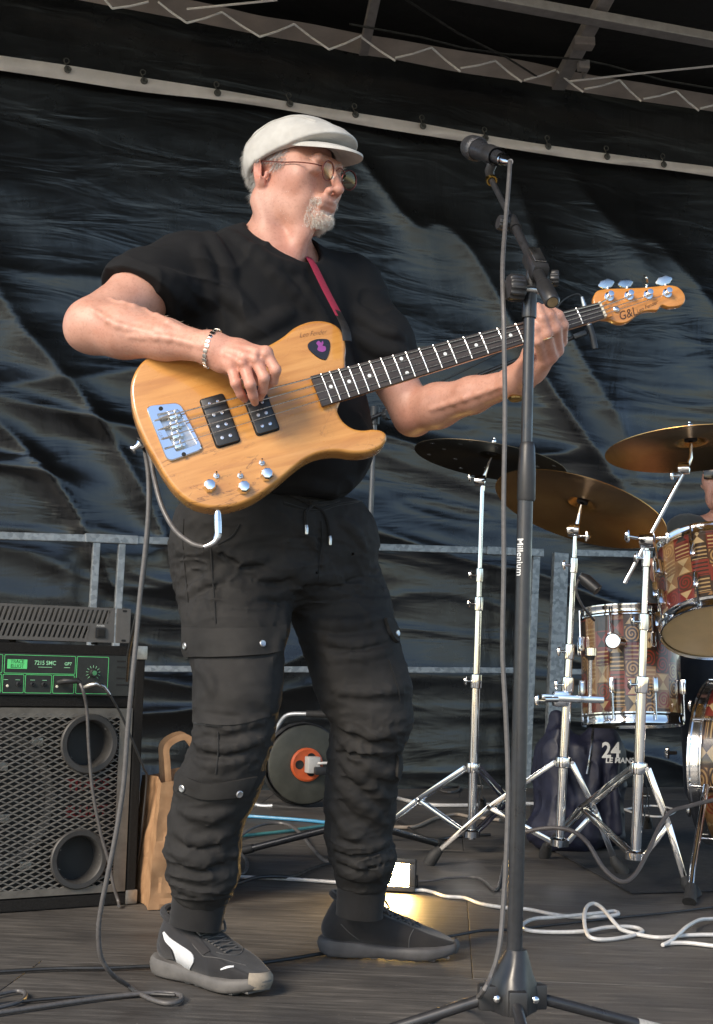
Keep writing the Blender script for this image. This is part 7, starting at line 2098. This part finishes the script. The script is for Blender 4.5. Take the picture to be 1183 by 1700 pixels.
# ------------------------------------------------------------------ lead of the bass
jk = gz3(433, 862, -.022)
jkw = P(361, 852, 2.475)
ld = thing('instrument_lead', 'grey lead from the bass guitar socket hanging to the floor at the left', 'cable', G(240, 1640))
e1, e2 = P(362, 886, 2.472), P(338, 908, 2.470)
MB().tube([P(361, 848, 2.476), P(361, 856, 2.475), P(361.5, 866, 2.474), e1], [.0058, .0066, .0070, .0064], 16).build('plug_barrel', M_CHROME, ld)
MB().tube(spline([e1, P(358, 897, 2.471), P(349, 904, 2.470), e2], 4), [.0066] * 4 + [.0058] * 5 + [.005] * 4, 14).build('plug_elbow', M_NICKEL, ld)
for k in range(4):
    MB().lathe([(.0066, -.001), (.0076, 0), (.0066, .001)], P(361.3 + .15 * k, 864 + 4 * k, 2.4745), Vector((0, 0, 1)), 14).build('grip_ring', M_STEEL, ld)
lp = [e2, P(318, 902, 2.475), P(290, 880, 2.49), P(268, 840, 2.51), P(256, 795, 2.53), P(250, 762, 2.545), P(244, 742, 2.55), P(241, 736, 2.56), P(241, 750, 2.575), P(246, 790, 2.575), P(246, 850, 2.57), P(240, 920, 2.57), P(232, 990, 2.57), P(226, 1060, 2.57), P(219, 1130, 2.57), P(211, 1220, 2.575), P(205, 1300, 2.58), P(193, 1380, 2.585), P(179, 1450, 2.59), P(167, 1510, 2.60), P(163, 1550, 2.61), P(168, 1590, 2.63), P(186, 1618, 2.66), G(212, 1636, .006), G(240, 1654, .005), G(272, 1665, .005), G(298, 1662, .005), G(298, 1652, .005), G(262, 1648, .006), G(180, 1655, .005), G(60, 1672, .005), G(-60, 1690, .005)]
MB().tube(spline(lp, 6), .0046, 10).build('sheath', M_CABLE_GREY, ld)
# second strand: the radio pack wire tucked behind the strap end
ld2 = thing('instrument_lead', 'second thin dark lead hanging close beside the grey one under the bass guitar', 'cable', P(245, 760, 2.60))
MB().tube(spline([P(236, 742, 2.56), P(246, 760, 2.585), P(250, 800, 2.595), P(247, 870, 2.60), P(238, 960, 2.60), P(222, 1040, 2.62), P(214, 1080, 2.7), P(212, 1100, 2.9), P(210, 1130, 3.3)], 6), .0032, 8).build('sheath', M_CABLE_BLACK, ld2)
# ------------------------------------------------------------------ overhead microphone on a thin boom stand behind the player
YO = 4.55
oh = thing('boom_stand', 'black overhead boom stand with legs spread on the floor behind the bass player', 'mic stand', Vector((P(610, 870, YO).x, YO, 0)))
pb_ = Vector((P(606, 870, YO).x, YO, .13)); ptp = P(622, 690, YO)
MB().tube([pb_, ptp], .0085, 14).build('pole', mat('grey stand tube', (.12, .12, .12), .4, .5), oh)
MB().lathe([(.010, -.03), (.016, -.03), (.016, .03), (.010, .03)], ptp, (0, 0, 1), 16).build('boom_joint', M_BLACKPLASTIC, oh)
ribbed(P(640, 688, YO - .03), (.6, -.8, 0), .020, .022, 'knob', oh)
q0, q1 = P(560, 716, YO - .02), P(975, 551, YO - .02)
MB().tube([q0, q1], .0066, 12).build('boom', M_BLACKMETAL, oh)
for q in (G(404, 1412, .014), G(732, 1402, .014), Vector((pb_.x + .05, YO + .34, .014))):
    lg_ = MB().tube([pb_, q], .0115, 12).build('leg', M_BLACKMETAL, oh)
    MB().tube([q - (q - pb_).normalized() * .035, q], .014, 12).build('rubber_foot', M_RUBBER, lg_)
ohm = thing('overhead_microphone', 'small black pencil microphone hanging just below the bass headstock', 'microphone', P(982, 560, YO - .04))
MB().tube([P(978, 540, YO - .05), P(983, 556, YO - .05), P(988, 579, YO - .05)], [.010, .0105, .010], 16).build('capsule', mat('dark grey microphone body', (.045, .045, .047), .4, .3), ohm)
MB().box((0, 0, 0), (.045, .018, .022), frame(P(962, 556, YO - .05), P(985, 548, YO) - P(940, 565, YO), (0, 0, 1)), bev=.004).build('clip', M_BLACKPLASTIC, ohm)
MB().tube([P(966, 493, YO - .05), P(968, 500, YO - .05), P(971, 512, YO - .05), P(978, 540, YO - .05)], [.006, .0085, .009, .009], 12).build('connector', M_STEEL, ohm)
MB().tube(spline([P(966, 494, YO - .05), P(958, 488, YO - .05), P(940, 495, YO - .05), P(926, 508, YO - .05), P(900, 545, YO - .04), P(800, 600, YO - .03), P(700, 650, YO - .03), P(640, 690, YO - .02)], 5), .003, 6).build('thin_cable', M_CABLE_BLACK, ohm)
# ------------------------------------------------------------------ the drummer, mostly beyond the right edge
YD = 5.2
dc = P(1204, 792, YD)
dr = thing('person', 'seated drummer in dark grey shirt and sunglasses half hidden at the right edge', 'person', Vector((dc.x, YD + .1, 0)))
DM = Matrix((Vector((-.45, -.89, 0)).normalized(), Vector((.89, -.45, 0)).normalized(), Vector((0, 0, 1)))).transposed().to_4x4(); DM.translation = dc
DB = SDF(DM); head_prims(DB); DB.M = None
x, y, z = dc
nk0, nk1 = Vector((x + .02, y + .03, z - .08)), Vector((x + .03, y + .05, z - .17))
DB.chain([nk0, nk1], [.056, .062], .03)
sR_, sL_ = Vector((x - .15, y + .02, z - .22)), Vector((x + .20, y + .06, z - .22))
ch_ = Vector((x + .02, y + .05, z - .38)); pv = Vector((x + .03, y + .10, z - .72))
DB.cone(nk1, sR_, .055, .055, .04); DB.cone(nk1, sL_, .055, .055, .04)
DB.ell(ch_, (.16, .11, .19), .05); DB.ell(pv, (.16, .12, .13), .06); DB.cone(ch_, pv, .12, .12, .05)
eR_ = Vector((x - .25, y - .02, z - .46)); hR_ = P(1094, 944, 4.72)
DB.chain([sR_, eR_, eR_.lerp(hR_, .5), hR_], [.055, .044, .040, .028], .02)
kn_ = hR_ + Vector((.01, -.05, .02))
for q in range(4):
    o = Vector((.018 * q - .03, -.01, .006 * q))
    DB.chain([hR_, kn_ + o, kn_ + o + Vector((.012, -.02, -.02)), kn_ + o + Vector((.022, -.002, -.038))], [.022, .0125, .0105, .009], .01)
DB.chain([hR_, hR_ + Vector((-.025, -.025, .02)), hR_ + Vector((-.01, -.055, .028))], [.018, .012, .010], .01)
eL_ = Vector((x + .28, y - .04, z - .46)); hL2 = Vector((x + .10, y - .28, z - .44))
DB.chain([sL_, eL_, hL2, hL2 + Vector((-.05, -.06, 0))], [.055, .044, .028, .03], .02)
for s in (-1, 1):
    DB.chain([pv + Vector((s * .09, 0, -.02)), pv + Vector((s * .20, -.40, -.02)), pv + Vector((s * .20, -.42, -.44))], [.085, .06, .045], .04)
Vd, Qd = DB.mesh((x - .5, y - .75, 0.0), (x + .5, y + .35, z + .2), .0055)
me = np_mesh('body', Vd, Qd); add_attr(me, 'red', np.zeros(len(Vd)) + .1)
mesh_obj('body', me, M_SKIN, dr)
DS = SDF()
DS.cone(nk1 + Vector((0, .01, -.03)), sR_, .062, .070, .04).cone(nk1 + Vector((0, .01, -.03)), sL_, .062, .070, .04)
DS.ell(ch_, (.185, .135, .21), .05).ell(pv, (.18, .14, .15), .06).cone(ch_, pv, .14, .14, .05)
DS.chain([sR_, eR_, eR_.lerp(hR_, .72)], [.070, .058, .046], .03).chain([sL_, eL_, eL_.lerp(hL2, .7)], [.07, .058, .046], .03)
DS.cone(nk0, nk1 + Vector((0, -.01, .02)), .064, .07, .01, True)
DS.disp(lambda X: -.005 * vnoise(X, 12) - .002 * vnoise(X, 30))
sd_obj('shirt', DS, (x - .5, y - .7, .2), (x + .5, y + .4, z), .007, cloth('dark grey sweatshirt', (.040, .042, .040)), dr, 1)
DT = SDF()
DT.ell(pv + Vector((0, 0, -.03)), (.19, .15, .11), .05)
for s in (-1, 1): DT.chain([pv + Vector((s * .09, 0, -.03)), pv + Vector((s * .20, -.40, -.02)), pv + Vector((s * .20, -.42, -.42))], [.10, .078, .062], .04)
sd_obj('trousers', DT, (x - .5, y - .75, 0), (x + .5, y + .4, z), .009, cloth('dark denim', (.02, .022, .03)), dr, 1)
for s in (-1, 1):
    MB().box((.098, s * .034, -.002), (.008, .052, .036), DM, bev=.004).build('sunglass_lens', mat('black sunglass lens', (.01, .01, .01), .1) if s < 0 else bpy.data.materials['black sunglass lens'], dr)
    MB().tube([DM @ Vector((.095, s * .060, .006)), DM @ Vector((.03, s * .078, .008)), DM @ Vector((-.03, s * .084, .004))], .003, 8).build('sunglass_arm', M_BLACKPLASTIC, dr)
hair_d = SDF(DM); hair_d.ell((-.020, 0, .050), (.105, .086, .086), .01); hair_d.plane((.05, 0, .03), (.8, 0, -1), .01); hair_d.disp(lambda X: -.004 * vnoise(X, 50))
c8 = [DM @ Vector((q, w, e)) for q in (-.14, .12) for w in (-.1, .1) for e in (-.06, .15)]
sd_obj('hair', hair_d, [min(p[i] for p in c8) for i in range(3)], [max(p[i] for p in c8) for i in range(3)], .006, mat('brown hair', (.05, .035, .025), .6, var=.4, nscale=200), dr, 0)
st0 = hR_ + Vector((-.06, -.10, .10)); st1 = hR_ + Vector((.09, .02, -.09))
tag(MB().tube([P(1090, 955, 4.66), P(1112, 985, 4.70), P(1140, 1020, 4.7)], [.0065, .008, .008], 10).build('drumstick', mat('pale hickory', (.45, .33, .2), .5)), 'pale wooden drumstick in the drummer\'s hand behind the rack tom', 'drumstick')
